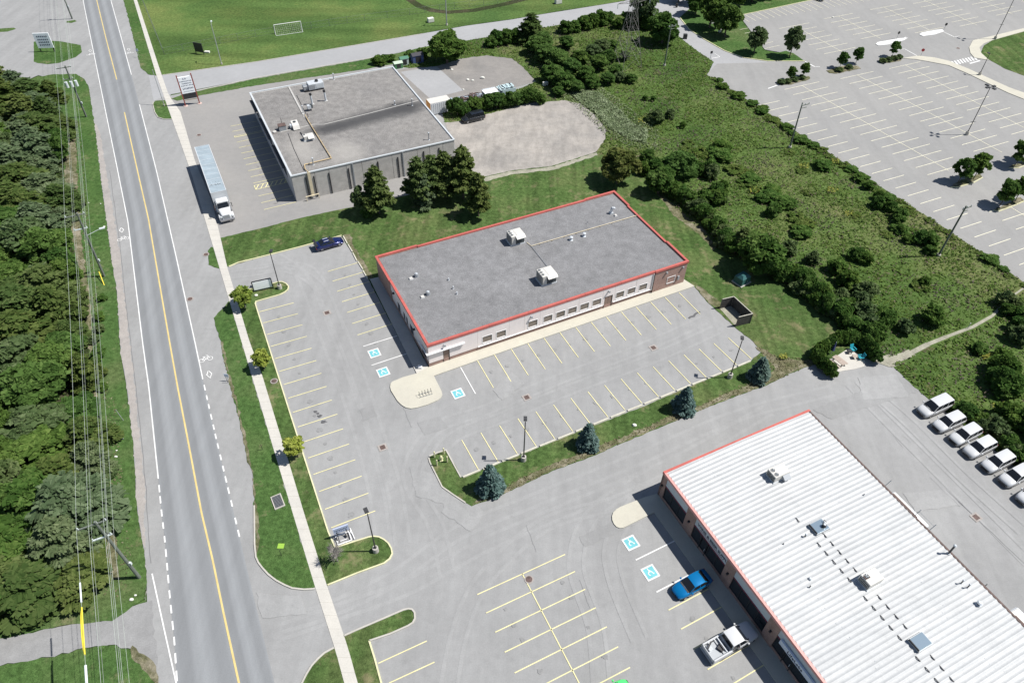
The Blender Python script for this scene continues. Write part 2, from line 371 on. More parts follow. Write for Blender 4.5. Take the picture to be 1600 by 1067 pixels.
patches = {
 'a': [(wr(462),462),(385,452),(410,448),(435,441),(445,443),(451,449),(449,455),(440,459),(400,471),(400,478),(455,650),(513,831),(524,856),(548,848),(575,839),(590,838),(605,847),(612,860),(611,871),(600,880),(560,894),(512,914)]+list(reversed(SWR(470,910))),
 'b': [(334,497),(345,485),(356,472),(362,469)]+SWL(478,917)+[(475,920),(457,920),(432,907),(410,887),(400,870),(397,800),(396,746),(385,709),(375,659),(360,604),(349,559),(346,534),(337.5,512)],
 'c': [(330,386),(325,392),(326,414),(335,418),(wl(420),420),(wl(387),387)],
 'd': [(239,162),(243,158),(260,157),(wl(178),178),(wl(187),187),(262,187),(252,186),(246,183),(242,176)],
 'e': [(507,1020),(522,1012),(wl(1013),1013)]+SWL(1020,1180)+[(420,1180),(455,1110),(472,1067),(487,1040)],
 'f': [(wr(991),991),(558,984),(600,966),(637,951),(643,951),(648,958),(648,967),(644,974),(610,989),(577,1001),(586,1030),(596,1067),(632,1180)]+list(reversed(SWR(1000,1180))),
 'g': [(197,-60),(192.5,0),(200,27),(212,75),(220,107),(232,117),(wl(119),119)]+list(reversed(SWL(-60,110))),
 'h': [(wr(155),155),(284,148.5),(400,123.5),(592,90),(655,76),(640,104),(618,100),(575,108),(400,134),(300,152),(277,158)],
 'i': [(wr(112),112),(253,117.5),(400,96.5),(555,70.5),(660,52.5),(727.5,40.5),(800,30.5),(840,23.5),(965,3.5),(1000,-3.5),(1060,-17),(1060,-140),(100,-140)]+SWR(-60,110),
 'j': [(1062,28),(1077,47),(1100,62),(1132,80),(1162,91),(1200,96),(1257,96),(1240,84),(1228,80),(1215,83),(1200,83),(1190,78),(1155,50),(1155,25),(1200,15),(1265,1),(1340,-14),(1430,-50),(1180,-75),(1110,-15)],
 'k': [(1537,72),(1550,64),(1575,57),(1600,50),(1760,12),(1800,180),(1650,136),(1600,119),(1570,108),(1542,92),(1532,84)],
 'l': [(53,66),(60,64),(92,65),(126,71),(128,82),(118,90),(92,99),(75,101),(58,99),(53,97)],
 'm': [(-60,158),(0,145),(40,126),(80,117),(118,116),(132,124),(138,134),(147,190),(154,245),(160,300),(167,352),(176,416),(182,454),(187,534),(189.5,560),(197,601),(207,684),(214.5,801),(225.5,867),(228.5,900),(226,935),(207,947),(175,970),(112,975),(0,997),(-90,1025),(-250,1000),(-250,200)],
 'n': [(-90,1064),(0,1041),(75,1027),(140,1012),(170,1008),(200,1013),(225,1026),(240,1038),(246,1070),(262,1180),(275,1300),(-200,1300)],
 'o': [(104,34),(117,32),(120,34),(112,36.5),(104,36)],
 'p': [(-20,48),(5,45),(22,44),(25,46),(12,50),(-20,52)],
}
for k, pts in patches.items():
    z = {'i': .03, 'm': .032, 'n': .034, 'b': .04}.get(k, LAWN_Z-.002)
    spoly('grass_field' if k == 'i' else 'grass_verge', pts, z, M['field'] if k == 'i' else (M['lawn'] if k in 'afke' else M['verge']), -.08, rag=.12 if k in 'bgmnhi' else (.05 if k in 'cdeklo' else 0))
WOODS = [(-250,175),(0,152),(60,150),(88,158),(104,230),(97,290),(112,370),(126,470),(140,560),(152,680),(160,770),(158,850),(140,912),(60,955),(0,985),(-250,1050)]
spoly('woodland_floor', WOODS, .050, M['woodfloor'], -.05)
spoly('dry_strip', [(106,215),(118,215),(122,300),(128,380),(140,460),(146,540),(156,640),(166,740),(178,800),(184,860),(188,905),(172,905),(162,850),(160,770),(152,680),(142,560),(128,470),(114,370),(99,290)], .056, M['dirt'])
spoly('dry_strip', [(345,534),(349,534),(355,570),(366,610),(381,670),(391,720),(402,790),(405,850),(400,868),(397,800),(395,746),(385,709),(375,659),(360,604)], .052, M['dirt'])
spoly('worn_apron', [(207,1008),(225,1022),(244,1040),(248,1085),(236,1060),(222,1045),(206,1028),(204,1013)], .046, M['dirt'])
# meadow with its terrain (gentle mounds only)
MEADOW = [(655,75),(770,57.5),(847,44),(925,32),(960,24),(1017,20),(1052,50),(1082,75),(1115,97),(1104,117),(1150,145),(1200,177),(1337,267),(1407,312),(1477,357),(1600,442),(1900,600),(1900,880),(1740,850),(1600,740),(1505,664),(1450,623),(1420,596),(1394,571),(1394,562),(1352,532),(1275,484),(1237,457),(1200,429),(1117,387),(1095,360),(1062,330),(1040,312),(1017,282),(932,238),(946,218),(947,202),(930,180),(907,162),(882,157),(825,162),(765,178),(716,190),(695,192),(690,172),(705,163),(810,140),(838,128),(818,106),(800,92),(760,87),(722,92),(682,104),(640,107),(618,104)]
spoly('meadow', MEADOW, .034, M['meadow'], -.05)
pth = [(1385,566),(1400,561),(1425,551),(1450,538),(1480,526),(1520,511),(1550,494),(1568,476),(1580,464),(1600,450)]
b = MB()
for i in range(len(pth)-1):
    w_ = [2.2,1.3,.75,.6,.5,.48,.42,.36,.3][i]
    b.strip([G(*pth[i]), G(*pth[i+1])], w_, None, .060)
struct('footpath', b, M['path'])
spoly('worn_apron', [(1360,562),(1394,556),(1402,562),(1396,574),(1380,570)], .052, M['path'])
spoly('dry_strip', [(1013,292),(1040,318),(1050,335),(1092,366),(1114,392),(1120,386),(1098,358),(1060,326),(1038,308)], .052, M['dirt'])
spoly('dry_strip', [(536,367),(548,366),(553,385),(575,420),(585,436),(577,437),(556,402)], .050, M['dirt'])
spoly('dry_strip', [(1087,447),(1094,448),(1112,463),(1135,478),(1127,487),(1107,474)], .050, M['dirt'])
spoly('dry_strip', [(1180,542),(1192,545),(1215,560),(1250,563),(1275,562),(1270,570),(1232,584),(1200,600),(1150,618),(1100,638),(1050,659),(975,690),(925,712),(862,735),(800,765),(737,790),(745,781),(800,756),(860,727),(925,703),(975,682),(1050,650),(1100,630),(1195,590),(1212,576),(1196,560)], .050, M['dirt'])
spoly('dry_strip', [(755,278),(800,268),(862,261),(932,239),(934,243),(865,266),(800,273),(758,284)], .050, M['path'])
# median and pavement of the big lot
spoly('pavement', [(1410,92),(1433,88),(1460,91),(1482,96),(1512,108),(1575,137),(1600,146),(1700,182),(1690,190),(1600,156),(1575,146),(1512,116),(1482,103),(1450,97),(1430,93.5)], .12, M['concrete_apron'], 0)
spoly('pavement', [(1700,20),(1600,45),(1555,56),(1520,64),(1514,75),(1516,84),(1522,91),(1545,95),(1533,84),(1530,75),(1537,69),(1550,64),(1575,57),(1600,50),(1700,26)], .12, M['concrete_apron'], 0)
spoly('traffic_island', [(1368,70),(1371,67),(1405,61),(1418,60),(1412,64),(1385,71),(1372,72)], .13, M['white'], 0)
spoly('traffic_island', [(1436,55),(1440,52),(1462,48),(1472,47),(1475,50),(1460,55),(1442,57.5)], .13, M['white'], 0)
# planted islands
for pts in ([(1214,130),(1220,126),(1245,121),(1264,120),(1266,123),(1258,127),(1235,133),(1220,134)], [(1291,111),(1303,108),(1322,103),(1340,104),(1345,108),(1330,111),(1305,116),(1296,115)],
            [(1372,96),(1385,92),(1400,87),(1408,92),(1407,96),(1390,99),(1378,99)], [(1485,292),(1500,283),(1530,272),(1534,278),(1520,285),(1496,292)],
            [(1552,328),(1575,318),(1594,309),(1600,314),(1580,322),(1558,330)], [(1576,262),(1590,256),(1606,250),(1610,255),(1590,262)]):
    spoly('planting_bed', pts, .10, M['dirt'], 0)
# concrete walks beside the buildings
spoly('building_walk', [(613,597),(630,590),(652,584),(668,575),(1066,436),(1085,448),(760,559),(678,588),(684,600),(690,612),(691,617),(689,622),(684,626),(668,633),(652,637.5),(642,639),(634,637.5),(627,633),(621,627),(616,619),(611,611),(609.5,605),(610.5,600)], .14, M['concrete_apron'], 0)
spoly('building_walk', [(578,437),(596,433),(669,575),(652,586)], .136, M['concrete'], 0)
b3w = [G(1027,772), G(1008,777), G(970,792), G(963,796), G(958,801), G(956,807), G(956.5,813), G(959,819), G(963,823.5), G(968,825.5), G(974,825), G(1022,801)]
p0 = np.array(G(1022,801)); dV = -N
far = p0+dV*52
q1 = np.array(G(1027,772)); qf = q1+dV*52
mb = MB(); mb.poly(b3w+[tuple(far), tuple(qf)], 0, .14); struct('building_walk', mb, M['concrete_apron'])

b = MB(); b.strip(GL([(630,-14),(640,0),(655,10),(675,17),(700,20),(740,17),(790,7),(840,-6)]), 2.2, None, .040); struct('ditch', b, M['woodfloor'])
# kerbs -------------------------------------------------------------------
def kerb(pts, m='kerb', w_=.17, z=.13, closed=False):
    b = MB(); b.strip(GL(pts), w_, 0, z, closed=closed); return struct('kerb', b, M[m])
kerb([(358,417),(372,411),(400,404),(470,386),(534,368.5)], 'kerb_y')
kerb([(382,455),(395,451),(410,448),(435,441),(441,441),(447,443.5),(451,448),(450,453),(445,457),(437,461),(400,471.5),(399,475),(400,478),(405,494),(455,651),(513,831),(524,856),(548,848),(575,839.5),(583,838),(592,839),(600,843),(607,849),(611.5,857),(613,865),(609,873),(600,880),(560,894.5),(512,914)], 'kerb_y', .15)
kerb([(397.5,790),(398,850),(400,870),(404,879),(410,887),(420,898),(432,907),(445,914),(457,919),(475,921),(492,920)])
kerb([(522,1012),(507,1020),(496,1030),(487,1040),(479,1053),(472,1067),(455,1110)])
kerb([(538,993),(558,984),(600,966),(630,953),(638,951),(644,952),(648,957),(648.5,966),(645,973),(637,978),(610,990),(577,1001)])
kerb([(577,1001),(586,1030),(596,1067),(610,1112)], 'kerb_y')
kerb([(720,746),(708,724),(697,703.5),(683,708),(672,712.5),(670,716),(672,723),(691,761),(708,773),(727,785.5)], 'kerb', .16)
kerb([(242,176),(239,164),(240,160)], 'kerb', .14); kerb([(242,176),(247,184),(256,187),(269,187)], 'kerb', .14)
kerb([(1062,28),(1077,47),(1100,62),(1132,80),(1162,91),(1200,96.3),(1257,96.3)], 'kerb_y', .2)
kerb([(1155,25),(1200,15.5),(1265,1.5),(1340,-14)], 'kerb_y', .15)
kerb([(1485,293),(1497,293),(1521,286),(1535,278)], 'kerb_y', .15); kerb([(1552,329),(1560,331),(1581,323),(1600,315)], 'kerb_y', .15)
kerb([(1576,263),(1592,263),(1611,255)], 'kerb_y', .15)
kerb([(254,118),(400,97.3),(555,71.3),(660,53.5)], 'kerb', .2, .08); kerb([(287,147.5),(400,122.3),(592,89)], 'kerb', .22, .1)

# painted markings ----------------------------------------------------------
Zp = .044
def gl(b, a, c, w_=.11, z=Zp): b.strip([G(*a), G(*c)], w_, None, z)
def curve(f, y0, y1, w_, m, z=Zp, name='lane_marking', step=12):
    b = MB(); ys_ = list(np.arange(y0, y1, step))+[y1]; b.strip([G(f(yy), yy) for yy in ys_], w_, None, z); return struct(name, b, M[m])
curve(xy, -170, 125, .20, 'centre', name='centre_line'); curve(xy, 176, 1280, .20, 'centre', name='centre_line')
curve(xl, -170, 748, .15, 'white'); curve(xr, -170, 117.5, .15, 'white'); curve(xr, 164, 592.7, .15, 'white')
b = MB()
for a, c in ((757.7,769),(775,786.5),(796,807),(816,826),(837.5,847.5),(858,870),(879.5,891),(898,911),(922,934.5),(945,958),(970,984),(994.5,1008),(1020,1036),(1047.5,1064),(1078,1096),(1110,1128)):
    b.strip([G(xl(a), a), G(xl(c), c)], .17, None, Zp)
for a, c in ((270,305),(335,365),(390,420),(452,487),(518,550),(575,608),(635,668),(705,740),(775,810),(840,880),(910,950),(990,1030),(1104,1139),(1180,1219)):
    a = 534+a/4 if a < 1104 else 534+(a-5)/4; c = 534+c/4 if c < 1104 else 534+c/4
    b.strip([G(xr(a), a), G(xr(c), c)], .17, None, Zp)
b.strip([G(850/4+0, 1067)] if False else [G(237.7,896), G(256,980), G(275.5,1067), G(300,1180)], .14, None, Zp+.004)
struct('lane_marking', b, M['white'])
def ground_strokes(strokes, c, sc, rot, w_, m, name, z=Zp):
    b = MB(); ca, sa = math.cos(rot), math.sin(rot)
    for k, s_ in enumerate(strokes):
        b.strip([(c[0]+sc*(ca*x-sa*y_), c[1]+sc*(sa*x+ca*y_)) for x, y_ in s_], w_, None, z+.0012*(k % 5))
    return struct(name, b, M[m])
def circ(cx, cy, r, n=10): return [(cx+r*math.cos(2*math.pi*i/n), cy+r*math.sin(2*math.pi*i/n)) for i in range(n+1)]
bike = [circ(-.55,0,.34), circ(.55,0,.34), [(-.55,0),(-.2,.55),(.35,.5),(0,0),(-.55,0)], [(0,0),(-.2,.65)], [(.55,0),(.3,.75),(.1,.8)], [(-.35,.68),(-.05,.68)]]
for px, py, ro in ((192.5,374,-27),(322,562,153),(142,86,-27),(202,84,153)):
    ground_strokes(bike, G(px, py), 1.0, R(27 if ro < 0 else 27), .09, 'white', 'bicycle_marking', .048)
diam = [[(0,.75),(.32,0),(0,-.75),(-.32,0),(0,.75)]]
for px, py in ((190,360),(327,585),(141,80),(201,78)): ground_strokes(diam, G(px, py), 1.0, R(27), .12, 'white', 'diamond_marking', .048)
def family(b, a0, a1, c0, c1, n, n2=None, w_=.11, z=Zp):
    A0, A1, C0, C1 = map(np.array, (G(*a0), G(*a1), G(*c0), G(*c1)))
    for i in range(n2 or n):
        t = i/(n-1); b.strip([A0+(C0-A0)*t, A1+(C1-A1)*t], w_, None, z)
b = MB()
family(b, (405.5,487.5), (459,473.5), (517.5,824.5), (586.5,798), 16)
family(b, (512.5,424.5), (560.5,410.5), (558.7,523.7), (614,506), 7)
family(b, (746,563.5), (771,606), (1061,457.5), (1094,490.8), 14)
family(b, (721.5,687.5), (747.5,733.5), (1138,528), (1174,561), 17)
family(b, (591,1036), (667,1001), (607.5,1067), (679,1034), 2, 5)
family(b, (745.7,928.7), (883,866), (804,1051), (948,979), 5, 9)
gl(b, (816,896), (905,1067)); gl(b, (905.2,1067.5), (935,1125))
family(b, (1044.5,953), (1106.7,920), (1105.5,1045.5), (1170,1007.5), 4, 8)
struct('stall_lines', b, M['yellow'])
b = MB()
for a, c in (((567.5,541.5),(622.5,524.4)), ((580.5,571),(638,552)), ((719.5,574),(743,615.5)), ((993,875),(1054,845)), ((1025.5,925),(1087.5,892.5)), ((535,808.5),(517.8,825)) ):
    if a != (535,808.5): gl(b, a, c, .14)
struct('stall_lines', b, M['white'])
# yellow ticks at the heads of the accessible bays
b = MB(); gl(b, (1054,841), (1063,855)); gl(b, (1024,797), (1031,810)); struct('stall_lines', b, M['yellow'])
wheelchair = [circ(-.02,-.12,.30,12)[:9], [(-.05,.50),(-.05,.12),(.22,.10),(.34,-.30),(.48,-.25)], [(-.05,.30),(.18,.28)], circ(-.06,.58,.05,6)]
for i, (px, py) in enumerate(((585,552),(598.7,581.5),(715.5,615),(985.7,848),(1016,894.5))):
    c = G(px, py); rot = YAW if i in (0,1,3,4) else YAW
    bb = MB(); hs = .78
    bb.poly([(c[0]+hs*(sx*U[0]+sy*N[0]), c[1]+hs*(sx*U[1]+sy*N[1])) for sx, sy in ((-1,-1),(1,-1),(1,1),(-1,1))], None, .046)
    pl = struct('accessible_marking', bb, M['white'])
    bb = MB(); hs = .60
    bb.poly([(c[0]+hs*(sx*U[0]+sy*N[0]), c[1]+hs*(sx*U[1]+sy*N[1])) for sx, sy in ((-1,-1),(1,-1),(1,1),(-1,1))], None, .050)
    bb.build('blue_field', M['cyan'], pl)
    bb = MB(); ca, sa = math.cos(rot), math.sin(rot)
    for k, s_ in enumerate(wheelchair): bb.strip([(c[0]+.8*(ca*x-sa*y_), c[1]+.8*(sa*x+ca*y_)) for x, y_ in s_], .09, None, .054+.001*k)
    bb.build('wheelchair_symbol', M['white'], pl)
# north lot stalls
b = MB(); A = np.array(G(360,198)); B_ = np.array(G(412.5,328)); n_ = 15
for i in range(n_):
    p = A+(B_-A)*i/(n_-1); L = 5.6
    if i == 2: b.strip([p+N*-.22, p-N*.22+U*0, p-N*.22+U*L], .11, None, Zp); b.strip([p+N*.0-N*.22, p+N*.3, p+N*.3+U*L], .11, None, Zp+.003)
    elif i == 11:
        q = p+N*1.4; b.strip([p, q, q+U*L, p+U*L], .12, None, Zp, closed=True)
        for k in range(7): b.strip([p+U*(k*.85), q+U*(k*.85+.8)], .16, None, Zp+.004)
    else: b.strip([p, p+U*L], .11, None, Zp)
struct('stall_lines', b, M['yellow'])
# big lot
def comb(b, a, c, sp=None, half=5.0, skip_ends=0, ext=0, n=None, z=Zp):
    A, B2 = np.array(G(*a)), np.array(G(*c)); d = B2-A; L = np.linalg.norm(d); d /= L; L += ext
    nn = np.array([-d[1], d[0]]); nn = nn if nn@U > 0 else -nn
    cd = np.array([math.cos(R(25.6)), math.sin(R(25.6))])
    b.strip([A, A+d*L], .12, None, z)
    sp = sp or 2.78; k = 0
    while k*sp <= L+.01:
        p = A+d*k*sp
        b.strip([p-cd*half, p+cd*half], .12, None, z+.004); k += 1
b = MB(); a0 = np.array(G(*((1286.2+1233.2)/2, 138.7))); 
comb(b, (1253,134.5), (1482,267), 2.79, 5.0)
comb(b, (1339,118), (1478,190.5), 2.79, 5.0); comb(b, (1478,190.5), (1566,239), 2.79, 5.0)
comb(b, (1414,102.5), (1600,200), 2.79, 5.0, ext=14)
comb(b, (1241,41), (1320,84), 2.79, 5.0); comb(b, (1310,26), (1376,61), 2.79, 5.0); comb(b, (1381,12), (1452,48), 2.79, 5.0)
comb(b, (1425,-8), (1526,40), 2.79, 5.0); comb(b, (1502,-12), (1582,23), 2.79, 5.0); comb(b, (1570,-22), (1680,30), 2.79, 5.0)
comb(b, (1576,322), (1700,400), 2.79, 5.0)
struct('stall_lines', b, M['yellow_faded'])
b = MB()       # row against the meadow edge
A, B2 = np.array(G(1218,158)), np.array(G(1640,410)); d = B2-A; L = np.linalg.norm(d); d /= L; cd = np.array([math.cos(R(25.6)), math.sin(R(25.6))]); k = 0
while k*2.79 < L:
    p = A+d*k*2.79; b.strip([p-cd*5.2, p], .12, None, Zp); k += 1
family(b, (1155,26), (1171,35), (1264.5,3.5), (1286,14.5), 13, 22, .12)
family(b, (1156,47), (1169,44.5), (1194.5,77), (1218,71.5), 6)
struct('stall_lines', b, M['yellow_faded'])
b = MB()
for a, c, w_ in (((1258,97),(1273,105),.35),((1273,105),(1281,105),.2),((1200,139),(1217,133),.3),((1413,77),(1433,88),.25),((1403,79),(1413,77),.15),((1475,51),(1491,58.5),.25),((1491,58.5),(1499,57),.15),((1411,62),(1415,58.5),.2),((1515,100),(1531,95.5),.45),((1112,92),(1125,89.5),.25),((1116,84),(1125,89.5),.15)):
    gl(b, a, c, w_)
for i in range(9):
    a = lerp((1487,96.5), (1521,88.5), i/8); b.strip([G(*a), G(a[0]+5, a[1]+6)], .45, None, Zp)
struct('road_marking', b, M['white'])

# cracks, tar seams, oil stains, lids -----------------------------------------
M['tar'] = mat('tar_seam', (.17,.17,.175), .8); M['stain'] = mat('oil_stain', (.085,.085,.09), .7); M['seam_pale'] = mat('pale_seam', (.30,.30,.30), .9)
def wob(a, c, n, amp):
    A, B2 = np.array(G(*a)), np.array(G(*c)); d = (B2-A)/np.linalg.norm(B2-A); nn = np.array([-d[1], d[0]])
    return [tuple(A+(B2-A)*i/n+nn*random.uniform(-amp, amp)) for i in range(n+1)]
b = MB()
for a, c in (((630,636),(643,668)),((822,820),(838,862)),((905,905),(922,950)),((1452,745),(1500,792)),((1395,680),(1411,700)),((1410,680),(1423,692)),((150,135),(216,124))):
    b.strip(wob(a, c, 14, .05), .022, None, .0405)
struct('pavement_crack', b, M['tar'])
b = MB()
for a, c in (((1478,765),(1600,880)),((172,267),(188,387)),((188,387),(199,492)),((199,492),(213,609)),((213,609),(228,759)),((228,759),(236,880))):
    b.strip(wob(a, c, 8, .06), .06, None, .0395)
struct('pavement_seam', b, M['tar'])
for px, py, kind, lab in ((511,489,'g','rusty catch basin grate in the aisle west of the red trimmed building'),(598,699,'g','rusty catch basin grate in the aisle north of the grass island'),(823,621,'g','rusty catch basin grate between the parking rows, western one'),(1021,543.5,'g','rusty catch basin grate between the parking rows, eastern one'),
        (826.5,905,'m','round rusty manhole beside the first stall line of the lower lot'),(428.5,596,'m','round brown manhole set in the grass strip by the sidewalk'),(297,467.5,'m','dark manhole cover in the road opposite the yellow leaved tree'),(322,398,'m','pair of small covers beside the grass nib at the drive'),(1497,76,'m','dark grate in the roadway by the crosswalk'),(1525,808,'g','square grate in the rear lane behind the white roofed building'),(311,211.5,'m','manhole cover in the forecourt behind the parked truck')):
    c = G(px, py); t = thing('catch_basin' if kind == 'g' else 'manhole_cover', lab, 'drain cover', (c[0], c[1], .042), YAW)
    M.setdefault('rust', surface('rusty_iron', (.12,.085,.075), .3, .2, .8, (1,.9,.9), 2, 20)); M.setdefault('collar', surface('basin_collar', (.33,.30,.28), .1, .1, .9, (1,1,1), 2, 10))
    if kind == 'g':
        MB().box(-.55,.55,-.5,.5,0,.008).build('collar', M['collar'], t)
        g_ = MB().box(-.32,.32,-.32,.32,.009,.014)
        for k in range(6): g_.box(-.28,.28,-.28+k*.1,-.24+k*.1,.0145,.03)
        g_.build('grate', M['rust'], t)
    else:
        z0 = .05 if px in (428.5,) else .0
        MB().cyl((0,0,z0), (0,0,z0+.012), .5, n=20).build('collar', M['collar'], t)
        MB().cyl((0,0,z0+.013), (0,0,z0+.03), .36, n=20).build('lid', M['rust'], t)
def blot(px, py, r, seed):
    c = G(px, py); rr = random.Random(seed)
    return [(c[0]+r*math.cos(a)*rr.uniform(.5, 1.1), c[1]+.7*r*math.sin(a)*rr.uniform(.5, 1.1)) for a in [2*math.pi*i/11 for i in range(11)]]
b = MB()
for i, (px, py, r) in enumerate(((493,643,.3),(500,650,.4),(506,659,.45),(497,646,.25))): b.poly(blot(px, py, r, i), None, .0412)
b.strip(wob((1077,498),(1093,487), 5, .15), .3, None, .0412)
struct('oil_stain', b, M['stain'])
def faint(name, src, k, lo, hi, sc):
    # the same asphalt, a little darker or paler where wear has touched it
    m = M[src].copy(); m.name = name; n, l = nodes(m); b_ = n['Principled BSDF']; cur = b_.inputs['Base Color'].links[0].from_socket
    c = mix(m, cur, ramp(m, noise(m, coords(m), sc, 5, .7), [(lo, g1(1)), (hi, g1(k))]), 1.0, 'MULTIPLY'); l.new(c, b_.inputs['Base Color']); return m
M['drip'] = faint('faint_oil_drip', 'asphalt', .80, .25, .6, 3.0); M['tread'] = faint('faint_tyre_polish', 'asphalt', 1.085, .30, .60, .5); M['patch'] = faint('asphalt_patch', 'asphalt', .93, .1, .5, 2.0); M['pale'] = faint('dusty_patch', 'asphalt', 1.10, .25, .6, .8)
M['drip_n'] = faint('faint_oil_drip_north', 'asphalt_drive', .82, .25, .6, 3.0)
b = MB(); rr = random.Random(8)
def stall_row(a0, c0, n_, dx, dy, prob):
    for k in range(n_):
        if rr.random() > prob: continue
        q = lerp(a0, c0, (k+.5)/n_); c = G(q[0]+dx, q[1]+dy); r_ = rr.uniform(.18, .42)
        b.poly([(c[0]+r_*math.cos(t)*rr.uniform(.5,1.2)+0, c[1]+r_*math.sin(t)*rr.uniform(.5,1.2)) for t in [2*math.pi*i/10 for i in range(10)]], None, .0400)
stall_row((432,480), (552,811), 15, 0, 4, .85); stall_row((536,418), (590,540), 8, 0, 4, .9); stall_row((760,585), (1078,474), 13, -4, 0, .9); stall_row((735,710), (1158,545), 16, -3, -3, .9)
stall_row((800,905), (880,1050), 6, -30, 10, .8); stall_row((850,890), (930,1030), 6, 22, 8, .8); stall_row((1075,937), (1160,1060), 4, -4, 14, .9); struct('oil_stain', b, M['drip'])
b = MB(); stall_row((380,205), (435,320), 14, -2, 2, .8); struct('oil_stain', b, M['drip_n'])
b = MB()
TZ = [.001]
def track(pts, gap=1.6, w_=.42):
    P = [np.array(G(*p)) for p in pts]; fine_ = []
    for i in range(len(P)-1):      # Catmull-Rom
        p0, p1, p2, p3 = P[max(0,i-1)], P[i], P[i+1], P[min(len(P)-1,i+2)]
        for k in range(7):
            t = k/7; fine_.append(.5*((2*p1)+(-p0+p2)*t+(2*p0-5*p1+4*p2-p3)*t*t+(-p0+3*p1-3*p2+p3)*t**3))
    fine_.append(P[-1])
    for s in (-1, 1):
        off = []
        for i, p in enumerate(fine_):
            d = fine_[min(i+1,len(fine_)-1)]-fine_[max(0,i-1)]; d = d/(np.linalg.norm(d)+1e-9); off.append(tuple(p+np.array([-d[1],d[0]])*gap/2*s))
        TZ[0] += .001; b.strip(off, w_, None, TZ[0])
for pts in ([(440,975),(520,950),(620,900),(720,830),(850,775),(1000,715),(1150,650),(1300,610)],[(430,990),(530,955),(640,915),(760,850),(900,790),(1060,720),(1200,640)],[(600,860),(590,780),(570,700),(545,620),(500,500),(470,430),(430,400)],[(630,850),(615,760),(590,680),(560,590),(520,490),(480,420),(400,420)],
            [(1100,500),(1000,545),(880,590),(760,640),(680,670),(640,740),(680,820),(700,900)],[(1120,515),(1020,560),(900,605),(790,650),(700,690),(650,780)],[(360,430),(400,425),(450,420),(500,450),(530,520)],[(700,1080),(720,980),(760,900),(850,820),(950,790)],[(940,1080),(930,980),(900,880),(930,800),(1020,740)],
            [(1000,1000),(960,900),(960,840),(1010,760)],[(1330,600),(1380,650),(1450,720),(1540,810),(1610,880)],[(1350,600),(1420,660),(1500,740),(1600,830)]):
    track(pts)
struct('tyre_track', b, M['tread'])
for name, m_, pls in (('asphalt_patch','patch',([(652,660),(688,650),(700,668),(664,680)],[(905,838),(990,800),(1000,815),(915,855)],[(1405,588),(1440,610),(1300,655),(1270,640)],[(560,640),(582,633),(590,650),(567,658)],[(850,690),(905,668),(912,678),(858,700)])),
                      ('dusty_patch','pale',([(640,730),(700,745),(705,790),(650,775)],[(700,760),(760,800),(735,830),(690,800)],[(1340,590),(1400,585),(1420,620),(1350,625)],[(1410,770),(1480,765),(1500,790),(1430,800)],[(770,610),(800,580),(820,600),(785,625)],[(400,925),(470,930),(480,960),(410,965)]))):
    for pl in pls: TZ[0] += .001; struct(name, MB().poly(ragged(GL(pl), .15), None, TZ[0]), M[m_])

# ================================================================== BUILDINGS
M['roofgravel'] = surface('roof_gravel', (.20,.20,.205), .09, .20, .95, (1,1,1), .12, 5, .0)
M['roofgravel_b'] = surface('roof_gravel_warm', (.232,.224,.217), .10, .24, .95, (1,.99,.97), .14, 5, .0)
def add_stain(m, pts, col, amt):
    """soft-edged stains of the roof, each an ellipse in world metres, broken up by noise"""
    n, l = nodes(m); b = n['Principled BSDF']; cur = b.inputs['Base Color'].links[0].from_socket; p = coords(m)
    sep = n.new('ShaderNodeSeparateXYZ'); l.new(p, sep.inputs[0])
    for (cx, cy, rx, ry, ang) in pts:
        mp = n.new('ShaderNodeMapping'); mp.vector_type = 'TEXTURE'; mp.inputs['Location'].default_value = (cx, cy, 0); mp.inputs['Rotation'].default_value = (0, 0, ang); mp.inputs['Scale'].default_value = (rx, ry, 1000)
        l.new(p, mp.inputs[0]); ln = n.new('ShaderNodeVectorMath'); ln.operation = 'LENGTH'; l.new(mp.outputs[0], ln.inputs[0])
        ad = n.new('ShaderNodeMath'); ad.operation = 'MULTIPLY_ADD'; l.new(noise(m, p, .55, 5, .7), ad.inputs[0]); ad.inputs[1].default_value = .9; l.new(ln.outputs['Value'], ad.inputs[2])
        cur = mix(m, cur, col, ramp(m, ad.outputs[0], [(.75/2, g1(amt)), (1.0, g1(0))]) if False else ramp(m, scale_half(m, ad.outputs[0]), [(.42, g1(amt)), (.92, g1(0))]))
    l.new(cur, b.inputs['Base Color'])
def scale_half(m, s):
    n, l = nodes(m); k = n.new('ShaderNodeMath'); k.operation = 'MULTIPLY'; k.inputs[1].default_value = .5; l.new(s, k.inputs[0]); return k.outputs[0]
b2o = np.array([-38.32,106.36]); a2 = R(26.95); u2 = np.array([math.cos(a2), math.sin(a2)]); n2 = np.array([-u2[1], u2[0]])
def b2w(x, y): return tuple(b2o+u2*x+n2*y)
add_stain(M['roofgravel_b'], [(*b2w(20,14.8), 10.5, 2.6, a2+R(5)), (*b2w(11,13.6), 5.0, 2.0, a2), (*b2w(26,15.5), 3.8, 2.8, a2)], (.045,.045,.047), .9)
add_stain(M['roofgravel_b'], [(*b2w(11,4), 3.2, 4.0, a2), (*b2w(4,8), 2.5, 5.0, a2)], (.36,.345,.32), .5)
M['red'] = surface('red_fascia', (.46,.115,.095), .12, .06, .45, (1,1,1), .5, 4)
M['red_pale'] = surface('weathered_red_fascia', (.62,.30,.27), .07, .04, .5, (1,1,1), .5, 4)
M['siding'] = surface('pale_panel', (.78,.715,.695), .04, .02, .6, (1,1,1), .5, 4)
M['white_trim'] = mat('white_trim', (.74,.74,.74), .5)
M['brick'] = mat('brown_brick', (.23,.135,.11), .9)
